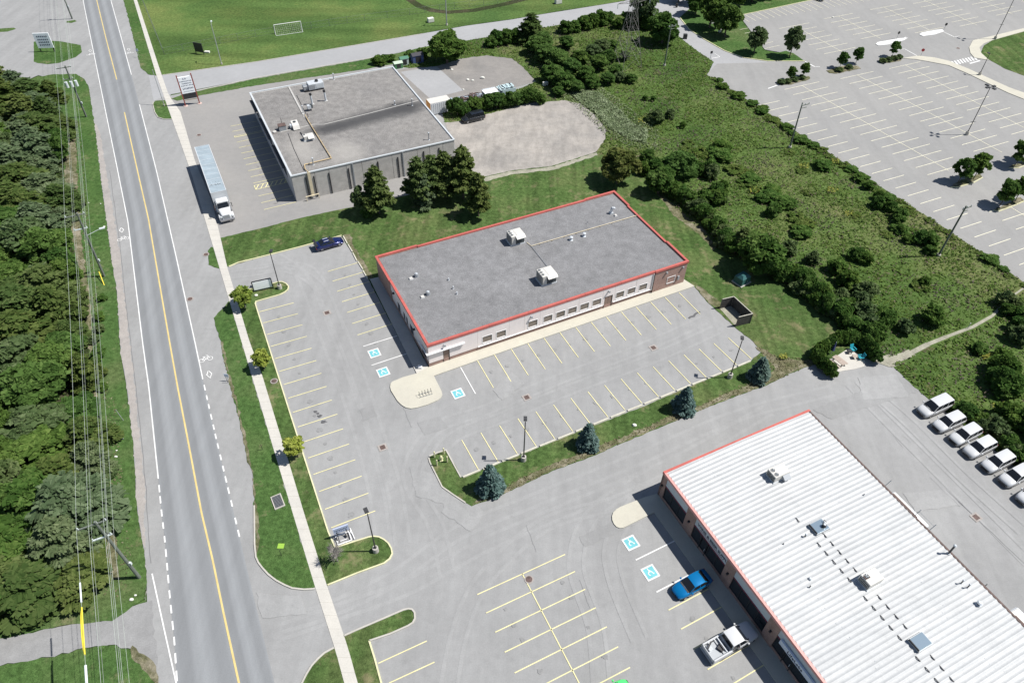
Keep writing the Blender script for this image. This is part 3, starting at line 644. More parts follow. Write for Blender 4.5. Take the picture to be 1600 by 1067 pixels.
def bricky(m, c1, c2, mortar, sc=1.0):
    n, l = nodes(m); t = n.new('ShaderNodeTexBrick'); tc = n.new('ShaderNodeTexCoord'); sp = n.new('ShaderNodeSeparateXYZ'); cb_ = n.new('ShaderNodeCombineXYZ'); ad = n.new('ShaderNodeMath')
    l.new(tc.outputs['Object'], sp.inputs[0]); l.new(sp.outputs[0], ad.inputs[0]); l.new(sp.outputs[1], ad.inputs[1]); l.new(ad.outputs[0], cb_.inputs[0]); l.new(sp.outputs[2], cb_.inputs[1]); l.new(cb_.outputs[0], t.inputs[0])
    t.inputs['Scale'].default_value = sc; t.inputs['Brick Width'].default_value = .22; t.inputs['Row Height'].default_value = .08; t.inputs['Mortar Size'].default_value = .008
    t.inputs['Color1'].default_value = (*c1, 1); t.inputs['Color2'].default_value = (*c2, 1); t.inputs['Mortar'].default_value = (*mortar, 1)
    c = mix(m, t.outputs[0], ramp(m, noise(m, tc.outputs['Object'], .8, 4), [(.3, g1(.85)), (.7, g1(1.12))]), 1.0, 'MULTIPLY'); setcol(m, c); bump(m, t.outputs['Fac'], .3, -.01)
bricky(M['brick'], (.34,.205,.165), (.27,.155,.125), (.38,.32,.29))
M['block'] = mat('concrete_block', (.33,.315,.295), .9); bricky(M['block'], (.44,.425,.40), (.41,.395,.375), (.37,.36,.34), .5)
M['glass'] = mat('window_glass', (.02,.024,.03), .08, 0, .6)
M['glass_painted_reflection'] = surface('window_painted_paving_reflection', (.20,.165,.14), .2, .1, .12, (1,1,1), 1.5, 6)  # reflection of the paving painted into the pane's base colour
M['dark'] = mat('dark_metal', (.025,.025,.028), .5); M['grey_metal'] = mat('grey_metal', (.32,.34,.36), .45, .3); M['galv'] = surface('galvanised', (.50,.53,.56), .1, .06, .35, (1,1,1), 1.5, 9)
M['hvac'] = surface('hvac_cream_casing', (.56,.545,.51), .03, .02, .5, (1,1,1), 1, 5); M['hvac_dark'] = mat('hvac_coil', (.05,.06,.065), .7)
M['yellowpipe'] = surface('gas_pipe_yellow', (.50,.38,.21), .12, .05, .5, (1,1,1), 1, 5); M['creampipe'] = surface('gas_pipe_cream', (.62,.54,.38), .1, .05, .5, (1,1,1), 1, 5)
M['coping_grey'] = surface('metal_coping', (.52,.55,.57), .06, .03, .4, (1,1,1), .6, 4)

M['maroonish'] = mat('joint_dark_red', (.16,.05,.045), .6)
def local(o, u, n_):
    return lambda px, py, z: (float((np.array(G(px, py, z))-o)@u), float((np.array(G(px, py, z))-o)@n_))
def ring_coping(name, x0, x1, y0, y1, w_, z0, z1, m, parent):
    b = MB(); b.box(x0, x1, y0, y0+w_, z0, z1); b.build(name, m, parent)
    b = MB(); b.box(x0, x1, y1-w_, y1, z0, z1); b.build(name, m, parent)
    b = MB(); b.box(x0, x0+w_, y0+w_+.004, y1-w_-.004, z0, z1); b.build(name, m, parent)
    b = MB(); b.box(x1-w_, x1, y0+w_+.004, y1-w_-.004, z0, z1); b.build(name, m, parent)
def vent_pipe(name, label, loc, h=.5, r=.12, cap=True, group=None, m='grey_metal', cat='roof vent', lean=(0,0)):
    t = thing(name, label, cat, loc, 0, group)
    MB().cyl((0,0,0), (lean[0],lean[1],h), r, r, 10).build('pipe', M[m], t)
    MB().cyl((0,0,0), (0,0,.06), r*2.0, r*1.5, 10).build('flashing', M['galv'], t)
    if cap: MB().cyl((lean[0],lean[1],h+.03), (lean[0],lean[1],h+.14), r*1.9, r*1.1, 10).build('cap', M['galv'], t)
    return t
def fan_disc(t, x, y, z, r):
    MB().cyl((x,y,z), (x,y,z+.05), r, r, 16).build('fan_guard', M['hvac'], t)
    MB().cyl((x,y,z+.051), (x,y,z+.06), r*.86, r*.86, 16).build('fan_opening', M['hvac_dark'], t)
    b = MB()
    for k in range(4):
        a = k*math.pi/2+.5; b.add([(x,y,z+.065),(x+r*.75*math.cos(a),y+r*.75*math.sin(a),z+.067),(x+r*.75*math.cos(a+.55),y+r*.75*math.sin(a+.55),z+.085)], [(0,1,2)])
    b.build('fan_blade', M['grey_metal'], t)

# ---- middle building with the red trim
b1o = np.array([-11.24,67.38]); a1 = R(27.3); u1 = np.array([math.cos(a1), math.sin(a1)]); n1 = np.array([-u1[1], u1[0]])
L1 = local(b1o, u1, n1)
W1, D1, H1 = 42.3, 21.0, 4.25
B1 = thing('office_building', 'single storey pale panel and brown brick building with flat grey roof and bright red trim', 'building', (*b1o, 0), a1)
def b1p(x, y, z): return (*(b1o+u1*x+n1*y), z)
def wallbox(name, x0, x1, y0, y1, z0, z1, m, parent, b=0): return MB().box(x0, x1, y0, y1, z0, z1).build(name, m, parent)
t_ = .3
# structural walls (brick plinth below, panels above)
def south(y, x0, x1, z0, z1, m, name='wall', d=.3): return wallbox(name, x0, x1, y, y+d, z0, z1, m, B1)
south(.06, .05, 36.5, 0, .74, M['brick'], 'brick_plinth', .3)
wallbox('brick_plinth', .06, .36, .37, 14.8, 0, .74, M['brick'], B1)
wallbox('wall', .10, .34, .37, 14.8, .745, 4.0, M['siding'], B1)
wallbox('wall', .40, 36.5, .12, .36, .745, 4.0, M['siding'], B1)
wallbox('wall', 6.6, 36.6, 20.65, 20.95, 0, 4.0, M['brick'], B1); wallbox('wall', 42.0, 42.24, 5.0, 16.4, 0, 4.0, M['brick'], B1)
MB().box(.34, 42.0, .36, 20.65, 3.75, 4.02).build('roof', M['roofgravel'], B1)
# brick corner blocks stand proud
for x0, x1, y0, y1 in ((-.02,6.6,14.85,21.08),(36.5,42.42,-.06,5.4),(36.6,42.42,16.4,21.08)):
    b = MB(); t = .32
    zs_ = {'b': 4.03 if y0 < 10 else 3.7, 't': 4.03 if y0 > 10 and y1 > 20 else 3.7, 'l': 4.03 if x0 < 5 else 3.7, 'r': 4.03 if x1 > 40 else 3.7}
    b.box(x0, x1, y0, y0+t, 0, zs_['b']); b.box(x0, x1, y1-t, y1, 0, zs_['t']); b.box(x0, x0+t, y0+t+.002, y1-t-.002, 0, zs_['l']); b.box(x1-t, x1, y0+t+.002, y1-t-.002, 0, zs_['r'])
    b.build('brick_corner', M['brick'], B1)
# pale panels of the front with open joints, white sill ledge
joints = [.06, 7.30, 12.15, 14.55, 17.05, 19.38, 23.4, 27.5, 29.55, 33.2, 36.46]
wins = [(8.0,9.55),(10.15,11.7),(15.1,16.7),(17.6,19.1),(19.65,21.2),(21.62,23.15),(23.65,25.2),(25.75,27.3),(29.8,31.3),(31.85,33.35),(33.9,35.4)]
for ja, jb in zip(joints[:-1], joints[1:]):
    holes = [w_ for w_ in wins if w_[0] > ja-.2 and w_[1] < jb+.35]
    xs = [ja+.012]; cuts = sorted(holes)
    if ja == .06: cuts = [(2.15, 3.1)]
    b = MB(); x = ja+.012; door = (ja == 27.5) or ja == .06
    if ja == 27.5: cuts = [(27.85, 29.25)]
    for c0, c1 in cuts:
        zlo, zhi = (.0, 2.35) if door else (1.2, 2.5)
        if c0 > x+.01: b.box(x, c0, .0, .12, .76, 3.9)
        b.box(c0, c1, .0, .12, zhi, 3.9)
        if not door: b.box(c0, c1, .0, .12, .76, zlo)
        x = c1
    if x < jb-.013: b.box(x, jb-.012, .0, .12, .76, 3.9)
    b.build('wall_panel', M['siding'], B1)
wallbox('sill_ledge', 7.32, 27.6, -.10, -.004, .80, .92, M['white_trim'], B1); wallbox('sill_ledge', 29.4, 36.4, -.10, -.004, .80, .92, M['white_trim'], B1)
def window(x0, x1, z0, z1, y=-.0, parent=None, face='S', gm='glass_painted_reflection'):
    fr = MB(); t = .07
    def bx(a, b_, c, d, e, f): fr.box(*( (a,b_,c,d,e,f) if face == 'S' else (c,d,a,b_,e,f)))
    bx(x0, x1, y-.03, y+.08, z1-t, z1); bx(x0, x1, y-.05, y+.08, z0, z0+t); bx(x0, x0+t, y-.03, y+.08, z0+t+.002, z1-t-.002); bx(x1-t, x1, y-.03, y+.08, z0+t+.002, z1-t-.002)
    f = fr.build('window', M['white_trim'] if gm == 'glass_painted_reflection' else M['dark'], parent)
    g_ = MB(); a, b_ = x0+t, x1-t
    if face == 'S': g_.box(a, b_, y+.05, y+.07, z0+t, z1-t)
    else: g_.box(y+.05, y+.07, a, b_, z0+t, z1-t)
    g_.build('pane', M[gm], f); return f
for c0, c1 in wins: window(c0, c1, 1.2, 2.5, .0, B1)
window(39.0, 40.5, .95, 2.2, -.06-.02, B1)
# doors
def door(x0, x1, z1, y, parent, face='S', leaves=1, m='brick'):
    d = MB(); n_ = leaves
    for k in range(n_):
        a, b_ = x0+(x1-x0)*k/n_+.03, x0+(x1-x0)*(k+1)/n_-.03
        if face == 'S': d.box(a, b_, y+.05, y+.10, .14, z1-.05)
        else: d.box(y+.05, y+.10, a, b_, .14, z1-.05)
    o = d.build('door', M['doorleaf'], parent)
    fr = MB()
    if face == 'S': fr.box(x0-.05, x0, y-.02, y+.12, .14, z1+.05); fr.box(x1, x1+.05, y-.02, y+.12, .14, z1+.05); fr.box(x0, x1, y-.02, y+.12, z1, z1+.05)
    else: fr.box(y-.02, y+.12, x0-.05, x0, .14, z1+.05); fr.box(y-.02, y+.12, x1, x1+.05, .14, z1+.05); fr.box(y-.02, y+.12, x0, x1, z1, z1+.05)
    fr.build('frame', M['dark'], o)
    h = MB()
    if face == 'S': h.cyl((x1-.15, y-.0, 1.1), (x1-.15, y+.05, 1.1), .03, n=6)
    else: h.cyl((y-.0, x0+.15, 1.1), (y+.05, x0+.15, 1.1), .03, n=6)
    h.build('handle', M['grey_metal'], o); return o
M['doorleaf'] = mat('brown_door', (.22,.15,.12), .6)
door(2.2, 3.05, 2.28, .02, B1); door(27.9, 29.2, 2.3, .02, B1, leaves=2)
# long white canopy by the corner
c = MB(); c.box(-.12, 5.3, -.30, -.02, 2.60, 2.74); c.build('canopy', M['white_trim'], B1)
c = MB(); c.box(-.30, -.125, -.30, 3.0, 2.62, 2.735); c.build('canopy', M['white_trim'], B1)
for x, m in ((2.4,'grey_metal'),(15.6,'grey_metal'),(28.4,'grey_metal'),(38.6,'grey_metal'),(41.6,'grey_metal')):
    b = MB(); b.box(x-.12, x+.12, -.32, -.0 if x < 36 else -.07, 3.25, 3.5); b.build('wall_lamp', M[m], B1)
b = MB(); b.cyl((36.42,-.1,0), (36.42,-.1,3.9), .06, n=8); b.build('downspout', M['dark'], B1)
b = MB(); b.cyl((36.25,-.08,.76), (36.25,-.08,3.9), .05, n=8); b.build('downspout', M['white_trim'], B1)
b = MB(); b.box(40.9, 41.2, -.3, -.07, 1.2, 1.9); b.build('meter_box', M['grey_metal'], B1)
# west front
for y0, y1, z1 in ((11.3,12.3,2.4),(9.3,9.9,2.4),(8.2,8.8,2.4),(6.0,7.2,2.4),(1.0,2.6,2.4)):
    f = MB().box(.085, .10, y0, y1, .3 if y1-y0 > .8 else .9, z1).build('window', M['dark'], B1)
    MB().box(.075, .084, y0+.06, y1-.06, (.3 if y1-y0 > .8 else .9)+.06, z1-.06).build('pane', M['glass'], f)
for ya, yb in ((.4,3.6),(3.6,7.7),(7.7,11.0),(11.0,14.8)):
    b = MB(); b.box(.02, .098, ya+.012, yb-.012, 2.45, 3.9); b.build('wall_panel', M['siding'], B1)
for y in (4.9, 13.3): MB().box(-.25, .02, y-.12, y+.12, 2.9, 3.15).build('wall_lamp', M['dark'], B1)
# red coping: stretches between the corner blocks, and the corner blocks' own
zc0, zc1 = 3.905, 4.26
def cop(x0, x1, y0, y1, dz=0): MB().box(x0, x1, y0, y1, zc0+dz, zc1+dz).build('coping', M['red'], B1)
cw = .36
cop(-.05, 36.46, -.06, cw-.06); cop(-.05, cw-.05, cw-.055, 14.8); cop(6.64, 36.56, 20.68, 21.02); cop(42.0, 42.32, 5.44, 16.36)
for x0, x1, y0, y1 in ((-.13,6.62,14.83,21.18),(36.48,42.54,-.16,5.42),(36.58,42.54,16.38,21.18)):
    top = y0 > 10; left = x0 < 5
    if top: cop(x0, x1, y1-cw, y1, .03)
    else: cop(x0, x1, y0, y0+cw, .03)
    ya, yb = (y0, y1-cw-.004) if top else (y0+cw+.004, y1)
    cop(*((x0, x0+cw) if left else (x1-cw, x1)), ya, yb, .03)
for x in np.arange(3.0, 36, 3.05): MB().box(x-.012, x+.012, -.068, .306, 3.9, 4.266).build('coping_joint', M['maroonish'], B1)
for y in np.arange(2.4, 14.6, 3.05): MB().box(-.058, .318, y-.012, y+.012, 3.9, 4.266).build('coping_joint', M['maroonish'], B1)
# condenser yard fence on the east side
t = thing('wooden_fence', 'grey board fence screening a small yard on the far side of the red trimmed building', 'fence', b1p(43.4, 14.0, 0), a1)
for y in np.arange(0, 3.9, .16): MB().box(0, .03, y, y+.145, 0, 2.3).build('board', M.setdefault('fence_wood', surface('grey_fence_wood', (.16,.14,.115), .2, .15, .9, (1,1,1), 1.5, 9)), t)
for y in (0, 1.9, 3.8): MB().box(.035, .13, y, y+.09, 0, 2.4).build('post', M['fence_wood'], t)

# things on its roof
def rooftop_unit(name, label, cx, cy, w_, d_, h, fans, base, conv, rz, hood='S', group=None):
    t = thing(name, label, 'rooftop unit', conv(cx, cy, base), rz, group)
    MB().box(-w_/2-.08, w_/2+.08, -d_/2-.08, d_/2+.08, 0, .14).build('curb', M['galv'], t)
    MB().bbox(-w_/2, w_/2, -d_/2, d_/2, .14, h, .035).build('casing', M['hvac'], t)
    b = MB()
    for k in range(10): b.box(-w_/2-.02, -w_/2-.002, -d_/2+.1+k*(d_-.2)/10, -d_/2+.1+k*(d_-.2)/10+.06, .3, h-.15)
    b.box(-w_/2+.02, -w_/2+.1, -d_/2-.012, -d_/2, .3, h-.2)
    b.build('coil_panel', M['hvac_dark'], t)
    for k in range(fans): fan_disc(t, -w_/2+.32, d_/2-.35-k*(d_-.5)/max(1, fans-.4), h, .24)
    MB().box(-.15, -.13, -d_/2, d_/2, h, h+.02).build('seam', M['grey_metal'], t)
    hd = MB(); x0, x1 = -w_/2+.75, w_/2-.02; y = -d_/2
    hd.add([(x0,y-.002,h-.02),(x1,y-.002,h-.02),(x1,y-.5,h-.32),(x0,y-.5,h-.32),(x0,y-.002,h-.12),(x1,y-.002,h-.12),(x1,y-.5,h-.42),(x0,y-.5,h-.42)], [(0,1,2,3),(7,6,5,4),(3,2,6,7),(0,3,7,4),(2,1,5,6)])
    hd.build('intake_hood', M['hvac'], t)
    MB().box(x0+.03, x1-.03, y-.03, y-.002, .2, h-.45).build('intake_screen', M['hvac_dark'], t)
    return t
rooftop_unit('rooftop_unit', 'cream rooftop air unit with three fans nearer the back edge of the grey gravel roof', 20.95, 15.75, 2.3, 1.8, 1.75, 3, 4.02, b1p, a1)
rooftop_unit('rooftop_unit', 'cream rooftop air unit with three fans nearer the front red edge of the roof', 20.8, 5.35, 2.35, 1.95, 1.75, 3, 4.02, b1p, a1)
t = thing('gas_pipe', 'thin cream gas pipe crossing the grey gravel roof to the far red edge', 'pipe', b1p(0,0,0), a1)
MB().tube([(22.4,14.6,4.14),(22.6,13.55,4.14),(42.2,13.5,4.14)], .05, 8).build('pipe', M['creampipe'], t); MB().cyl((22.6,13.5,4.14), (22.45,6.8,4.14), .04, n=8).build('branch_pipe', M['grey_metal'], t)
for x in np.arange(24, 42, 2.2): MB().box(x-.1, x+.1, 13.35, 13.65, 4.03, 4.09).build('support', M['fence_wood'], t)
for k, (x, y) in enumerate(((3.95,14.3),(4.0,9.8))):
    t = thing('exhaust_fan', f'small round exhaust fan with white vent box at the roof\'s left end, {"rear" if k == 0 else "front"} one', 'exhaust fan', b1p(x, y, 4.02), a1)
    MB().box(-.25,.25,-.25,.25,0,.28).build('curb', M['galv'], t); MB().cyl((0,0,.285), (0,0,.55), .34, .28, 14).build('housing', M['grey_metal'], t); MB().cyl((0,0,.551), (0,0,.66), .2, .12, 12).build('cap', M['galv'], t)
    t = thing('vent_box', f'small low white vent box beside the {"rear" if k == 0 else "front"} round exhaust fan', 'roof vent', b1p(x-.95, y-.2, 4.02), a1)
    MB().bbox(-.25,.25,-.22,.22,0,.22,.05).build('hood', M['hvac'], t); MB().box(-.3,.3,-.27,.27,0,.03).build('flashing', M['galv'], t)
for k, (x, y, s_) in enumerate(((7.9,11.5,.25),(7.75,9.45,.35),(7.75,8.1,.3))):
    vent_pipe('plumbing_vent', ['thin vent stub on the grey roof, rear one of three in a line','vent stub on the grey roof, middle one of three in a line','vent stub on the grey roof, front one of three in a line'][k], b1p(x, y, 4.02), s_, .07, True, m='grey_metal')
for k, (x, y) in enumerate(((29.05,12.4),(31.4,12.4))):
    vent_pipe('roof_vent', ['short capped vent below the cream gas pipe, left one','short capped vent below the cream gas pipe, right one'][k], b1p(x, y, 4.02), .5, .16, True, m='galv')
vent_pipe('roof_vent', 'thin bare pipe standing behind the cream gas pipe', b1p(33.6, 15.1, 4.02), .5, .04, False)
t = thing('exhaust_fan', 'shiny silver gooseneck vent near the far right corner of the grey roof', 'exhaust fan', b1p(38.6, 15.9, 4.02), a1)
MB().box(-.3,.3,-.3,.3,0,.25).build('curb', M['galv'], t); MB().cyl((0,0,.25), (0,0,.95), .22, .2, 12).build('pipe', M['white_trim'], t); MB().tube([(0,0,.9),(.15,-.15,1.15),(.4,-.35,1.05)], .2, 10).build('gooseneck', M['galv'], t)
t = thing('vent_box', 'low white vent box beside the silver gooseneck vent', 'roof vent', b1p(38.9, 15.0, 4.02), a1); MB().bbox(-.2,.2,-.2,.2,0,.25,.05).build('hood', M['hvac'], t); MB().box(-.25,.25,-.25,.25,0,.03).build('flashing', M['galv'], t)

# ---- grey warehouse
W2, D2, H2 = 30.1, 33.9, 5.2
L2 = local(b2o, u2, n2)
B2 = thing('warehouse_building', 'flat roofed grey block warehouse with thin white metal roof edge and stained gravel roof', 'building', (*b2o, 0), a2)
def b2p(x, y, z): return (*(b2o+u2*x+n2*y), z)
MB().box(.3, W2-.3, .3, D2-.3, 4.7, 5.0).build('roof', M['roofgravel_b'], B2)
M['siding_blue'] = surface('grey_cladding', (.42,.43,.45), .05, .03, .6, (1,1,1), .4, 4)
MB().box(0, .3, .3, D2-.3, 0, 5.0).build('wall', M['siding_blue'], B2)
xs = [0, 2.55, 4.0, 6.5, 9.6, 12.4, 15.2, 18.0, 20.0, 22.8, 25.2, 27.8, W2]
for a, b_ in zip(xs[:-1], xs[1:]): MB().box(a+.03, b_-.03, .0, .3, 0, 5.0).build('wall_panel', M['block'], B2)
MB().box(.04, W2-.04, .1, .295, 0, 4.98).build('wall', M['block'], B2)
MB().box(0, W2, D2-.3, D2, 0, 5.0).build('wall', M['block'], B2); MB().box(W2-.3, W2, .3, D2-.3, 0, 5.0).build('wall', M['block'], B2)
for x in (2.35, 3.75, 6.4, 9.9, 10.7, 15.3, 19.05, 20.0, 24.0, 27.0):
    dsp = MB(); dsp.box(x-.09, x+.09, -.14, -.004, .1, 4.2 if x not in (10.7, 20.0) else 5.0); dsp.build('downspout', M['grey_metal'] if x in (10.7,20.0) else M['dark'], B2)
def frame_ring(x0, x1, y0, y1, w_, z0, z1, m, P): ring_coping('coping', x0, x1, y0, y1, w_, z0, z1, m, P)
frame_ring(-.08, W2+.08, -.08, D2+.08, .26, 4.99+.02, 5.2, M['coping_grey'], B2)
for y0, y1 in ((4.5,12.8),(15.5,24),(27,32)):
    for k in range(3):
        ya = y0+(y1-y0)*k/3; f = MB().box(-.05, -.004, ya+.05, ya+(y1-y0)/3-.05, 2.4, 4.3).build('window', M['dark'], B2)
        MB().box(-.065, -.052, ya+.12, ya+(y1-y0)/3-.12, 2.48, 4.22).build('pane', M['glass'], f)
    MB().box(-.6, -.07, y0-.1, y1+.1, 4.35, 4.45).build('awning', M['dark'], B2)
# expansion strip and pipes on the roof
M['flash'] = surface('roof_flashing', (.44,.43,.41), .1, .08, .7, (1,1,1), 1, 6)
t = thing('roof_curb', 'pale raised joint running in from the back edge of the warehouse roof', 'roof joint', b2p(0,0,0), a2)
MB().strip([(7.75,33.6),(7.45,20.6)], .32, 4.98, 5.12).build('strip', M['flash'], t)
MB().strip([(7.3,20.2),(7.7,18.3)], .2, 4.98, 5.06).build('lead_end', M['flash'], t)
t = thing('roof_curb', 'dark low ridge crossing the stained part of the warehouse roof', 'roof joint', b2p(0,0,0), a2)
MB().strip([(2.0,16.0),(8.2,16.3),(10,15.5),(19,16.2),(29.5,17.3)], .16, 4.98, 5.04).build('strip', M['flash'], t)
t = thing('gas_pipe', 'orange yellow gas pipe turning across the warehouse roof and down its front wall', 'pipe', b2p(0,0,0), a2)
MB().tube([(7.65,20.0,5.3),(7.62,17.8,5.22),(7.85,2.8,5.22),(3.0,2.6,5.22),(2.75,1.2,5.22),(2.95,-.25,5.35)], .085, 8).build('pipe', M['yellowpipe'], t)
MB().box(2.72, 3.22, -.33, -.16, .5, 5.3).build('riser', M['creampipe'], t)
MB().tube([(1.6,-.6,.9),(4.0,-.6,.95)], .09, 8).build('manifold', M['creampipe'], t); MB().cyl((1.7,-.6,0), (1.7,-.6,.9), .06, n=6).build('stand', M['creampipe'], t); MB().cyl((3.9,-.6,0), (3.9,-.6,.95), .06, n=6).build('stand', M['creampipe'], t)
for y in np.arange(3.6, 17, 1.9): MB().box(7.6, 8.0, y-.1, y+.1, 5.0, 5.1).build('support', M['fence_wood'], t)
def conduit(label, pts, r, m, z=5.06):
    t = thing('roof_conduit', label, 'conduit', b2p(0,0,0), a2); MB().tube([(x, y, z) for x, y in pts], r, 6).build('pipe', M[m], t)
    MB().box(pts[0][0]-.08, pts[0][0]+.08, pts[0][1]-.08, pts[0][1]+.08, 4.99, z+.02).build('junction_box', M['grey_metal'], t)
conduit('thin dark conduit running from the red topped unit to the front wall', [(3.1,14.9),(2.7,9),(2.5,1.0)], .035, 'dark'); conduit('thin dark conduit from the large air handler down to the pipe cluster', [(8.3,29.2),(8.1,24),(8.0,20.6)], .035, 'dark')
# large air handler
t = thing('air_handler', 'large galvanised air handler with dark ends at the back of the warehouse roof', 'rooftop unit', b2p(12.2, 30.6, 5.0), a2)
MB().bbox(-1.2,1.9,-.9,.9,.35,1.5,.06).build('casing', M['galv'], t); MB().bbox(-2.2,-1.22,-.6,.6,.3,1.15,.06).build('duct', M['grey_metal'], t); MB().box(-2.0,1.8,-.8,.8,0,.34).build('stand', M['dark'], t)
MB().cyl((.7,0,1.5),(.7,0,1.85), .35, .3, 14).build('fan', M['dark'], t); MB().box(-1.0,.1,-.93,-.902,.5,1.3).build('access_panel', M['grey_metal'], t); MB().box(.3,1.6,-.93,-.902,.5,1.3).build('access_panel', M['coping_grey'], t)
for k, (x, y) in enumerate(((10.15,24.3),(12.95,24.6))):
    t = thing('exhaust_stack', ['tall bluish exhaust stack in front of the air handler, left one','tall bluish exhaust stack in front of the air handler, right one'][k], 'exhaust stack', b2p(x, y, 5.0), a2)
    MB().cyl((0,0,0), (-.05,0,1.9-.0), .19, .17, 12).build('pipe', M['galv'], t); MB().cyl((-.05,0,1.9), (-.1,0,2.25), .24, .26, 12).build('cap', M['dark'], t); MB().box(-.35,.35,-.35,.35,0,.08).build('flashing', M['flash'], t)
t = thing('exhaust_fan', 'boxy white and black exhaust fan at the end of the pale roof joint', 'exhaust fan', b2p(9.0, 22.0, 5.0), a2)
MB().box(-.35,.35,-.35,.35,.5,1.1).build('housing', M['galv'], t); MB().cyl((.45,0,.5), (.45,0,1.15), .3, .3, 12).build('fan', M['hvac_dark'], t)
for x, y in ((-.3,-.3),(.3,-.3),(.3,.3),(-.3,.3)): MB().cyl((x,y,0),(x,y,.5), .035, n=6).build('leg', M['dark'], t)
vent_pipe('exhaust_stack', 'slim capped stack left of the boxy white and black fan', b2p(7.6, 21.4, 5.0), 1.5, .08, True, m='galv'); vent_pipe('exhaust_stack', 'rusty twin pipe stub where the yellow gas pipe begins', b2p(8.0, 19.2, 5.0), .9, .07, False, m='rust')
t = thing('rooftop_unit', 'small blue grey unit with rust red top near the left edge of the warehouse roof', 'rooftop unit', b2p(2.5, 16.7, 5.0), a2)
MB().box(-.65,.65,-.55,.55,0,.95).build('casing', M['grey_metal'], t); MB().box(-.7,.7,-.6,.6,.951,1.02).build('top', M['rust'], t); MB().box(-.68,-.652,-.4,.4,.2,.8).build('coil_panel', M['hvac_dark'], t); MB().cyl((.2,.7,0),(.2,.7,2.0), .04, n=6).build('mast', M['dark'], t)
t = thing('rooftop_unit', 'cream sloped unit with black opening beside the rust topped unit', 'rooftop unit', b2p(4.9, 16.3, 5.0), a2)
b = MB(); b.add([(-.6,-1.0,.15),(.6,-1.0,.15),(.6,.9,.15),(-.6,.9,.15),(-.6,-.6,.8),(.6,-.6,.8),(.6,.9,1.15),(-.6,.9,1.15)], [(3,2,1,0),(4,5,6,7),(0,1,5,4),(1,2,6,5),(2,3,7,6),(3,0,4,7)]); b.build('casing', M['hvac'], t); MB().cyl((0,.45,1.06),(0,.45,1.12), .3, n=14).build('fan_opening', M['hvac_dark'], t); MB().box(-.5,.5,-.9,.8,0,.14).build('curb', M['dark'], t); MB().box(-1.0,-.62,-.2,.5,.3,.8).build('duct', M['galv'], t)
t = rooftop_unit('rooftop_unit', 'low cream unit with a dark fan near the front of the warehouse roof', 6.0, 11.2, 1.9, 1.05, .95, 1, 5.0, b2p, a2)
t = thing('vent_box', 'small white box by the left edge of the warehouse roof', 'roof vent', b2p(.95, 16.1, 5.0), a2); MB().bbox(-.3,.3,-.25,.25,.05,.35,.04).build('casing', M['hvac'], t); MB().box(-.35,.35,-.3,.3,0,.05).build('curb', M['rust'], t)
for lab, x, y, h in (('tall white capped vent near the front left corner of the warehouse roof',4.45,2.2,1.3),('tall vent at the front right corner of the warehouse roof',25.9,2.0,1.4),('tall dark vent where the black stain meets the right edge',27.8,15.9,1.3),('slim white vent at the back edge of the warehouse roof',17.0,33.2,1.2),('short white vent left of the dark vent on the black stain',24.8,17.6,.7)):
    vent_pipe('roof_vent', lab, b2p(x, y, 5.0), h, .09, True, m='grey_metal')
for lab, x, y in (('short pipe lying near the low cream unit of the warehouse roof',5.3,13.2),):
    t = thing('roof_conduit', lab, 'conduit', b2p(x, y, 5.0), a2+R(95)); MB().cyl((-1.0,0,.15),(1.0,0,.15), .07, n=8).build('pipe', M['dark'], t); MB().box(-.9,-.7,-.1,.1,0,.1).build('support', M['fence_wood'], t)

# ---- plaza building with the ribbed white roof
b3o = np.array([17.5,47.87]); a3 = R(26.9); u3 = np.array([math.cos(a3), math.sin(a3)]); n3 = np.array([-u3[1], u3[0]])
W3, LEN3 = 21.45, 52.0
def b3p(x, y, z): return (*(b3o+u3*x+n3*y), z)
B3 = thing('plaza_building', 'strip plaza building with ribbed white metal roof, pale red edge and shaded shopfronts', 'building', (*b3o, 0), a3)
M['roofpanel'] = surface('white_metal_roof', (.455,.465,.468), .045, .045, .5, (1,1,1), .30, 3, .10, ((.09,1.2,1), -YAW, .035))
_n, _l = nodes(M['roofpanel']); _b = _n['Principled BSDF']; _c = _b.inputs['Base Color'].links[0].from_socket; _oi = _n.new('ShaderNodeObjectInfo')
_l.new(mix(M['roofpanel'], _c, ramp(M['roofpanel'], _oi.outputs['Random'], [(0, (.93,.935,.94)), (1, (1.05,1.045,1.04))]), 1.0, 'MULTIPLY'), _b.inputs['Base Color'])
pan = MB(); Lw = W3-.55; rp = .535; hr = .22
# one roof panel: pan plus its rounded standing rib, falling both ways from the ridge
def zr(x): return hr*(1-abs(x-Lw/2)/(Lw/2))
prof = [(0,0),(.10,.004),(.19,.022),(.26,.050),(.32,.076),(.38,.076),(.44,.047),(.49,.018),(.535,0)]
xs = [0, Lw/4, Lw/2, Lw*3/4, Lw]
for i in range(len(xs)-1):
    for k in range(len(prof)-1):
        (ya, za), (yb, zb) = prof[k], prof[k+1]
        pan.add([(xs[i],-ya,za+zr(xs[i])),(xs[i+1],-ya,za+zr(xs[i+1])),(xs[i+1],-yb,zb+zr(xs[i+1])),(xs[i],-yb,zb+zr(xs[i]))], [(3,2,1,0)])
pm = pan.mesh('roof_panel', M['roofpanel'], True)
npan = int((LEN3-.5)/rp)
for k in range(npan):
    o = link('roof_panel', pm, B3); o.location = (.28, -.26-k*rp, 4.52+random.uniform(-.006,.006))
clip = MB().box(-.035,.035,-.28,.28,0,.075).mesh('ridge_clip', M['dark'])
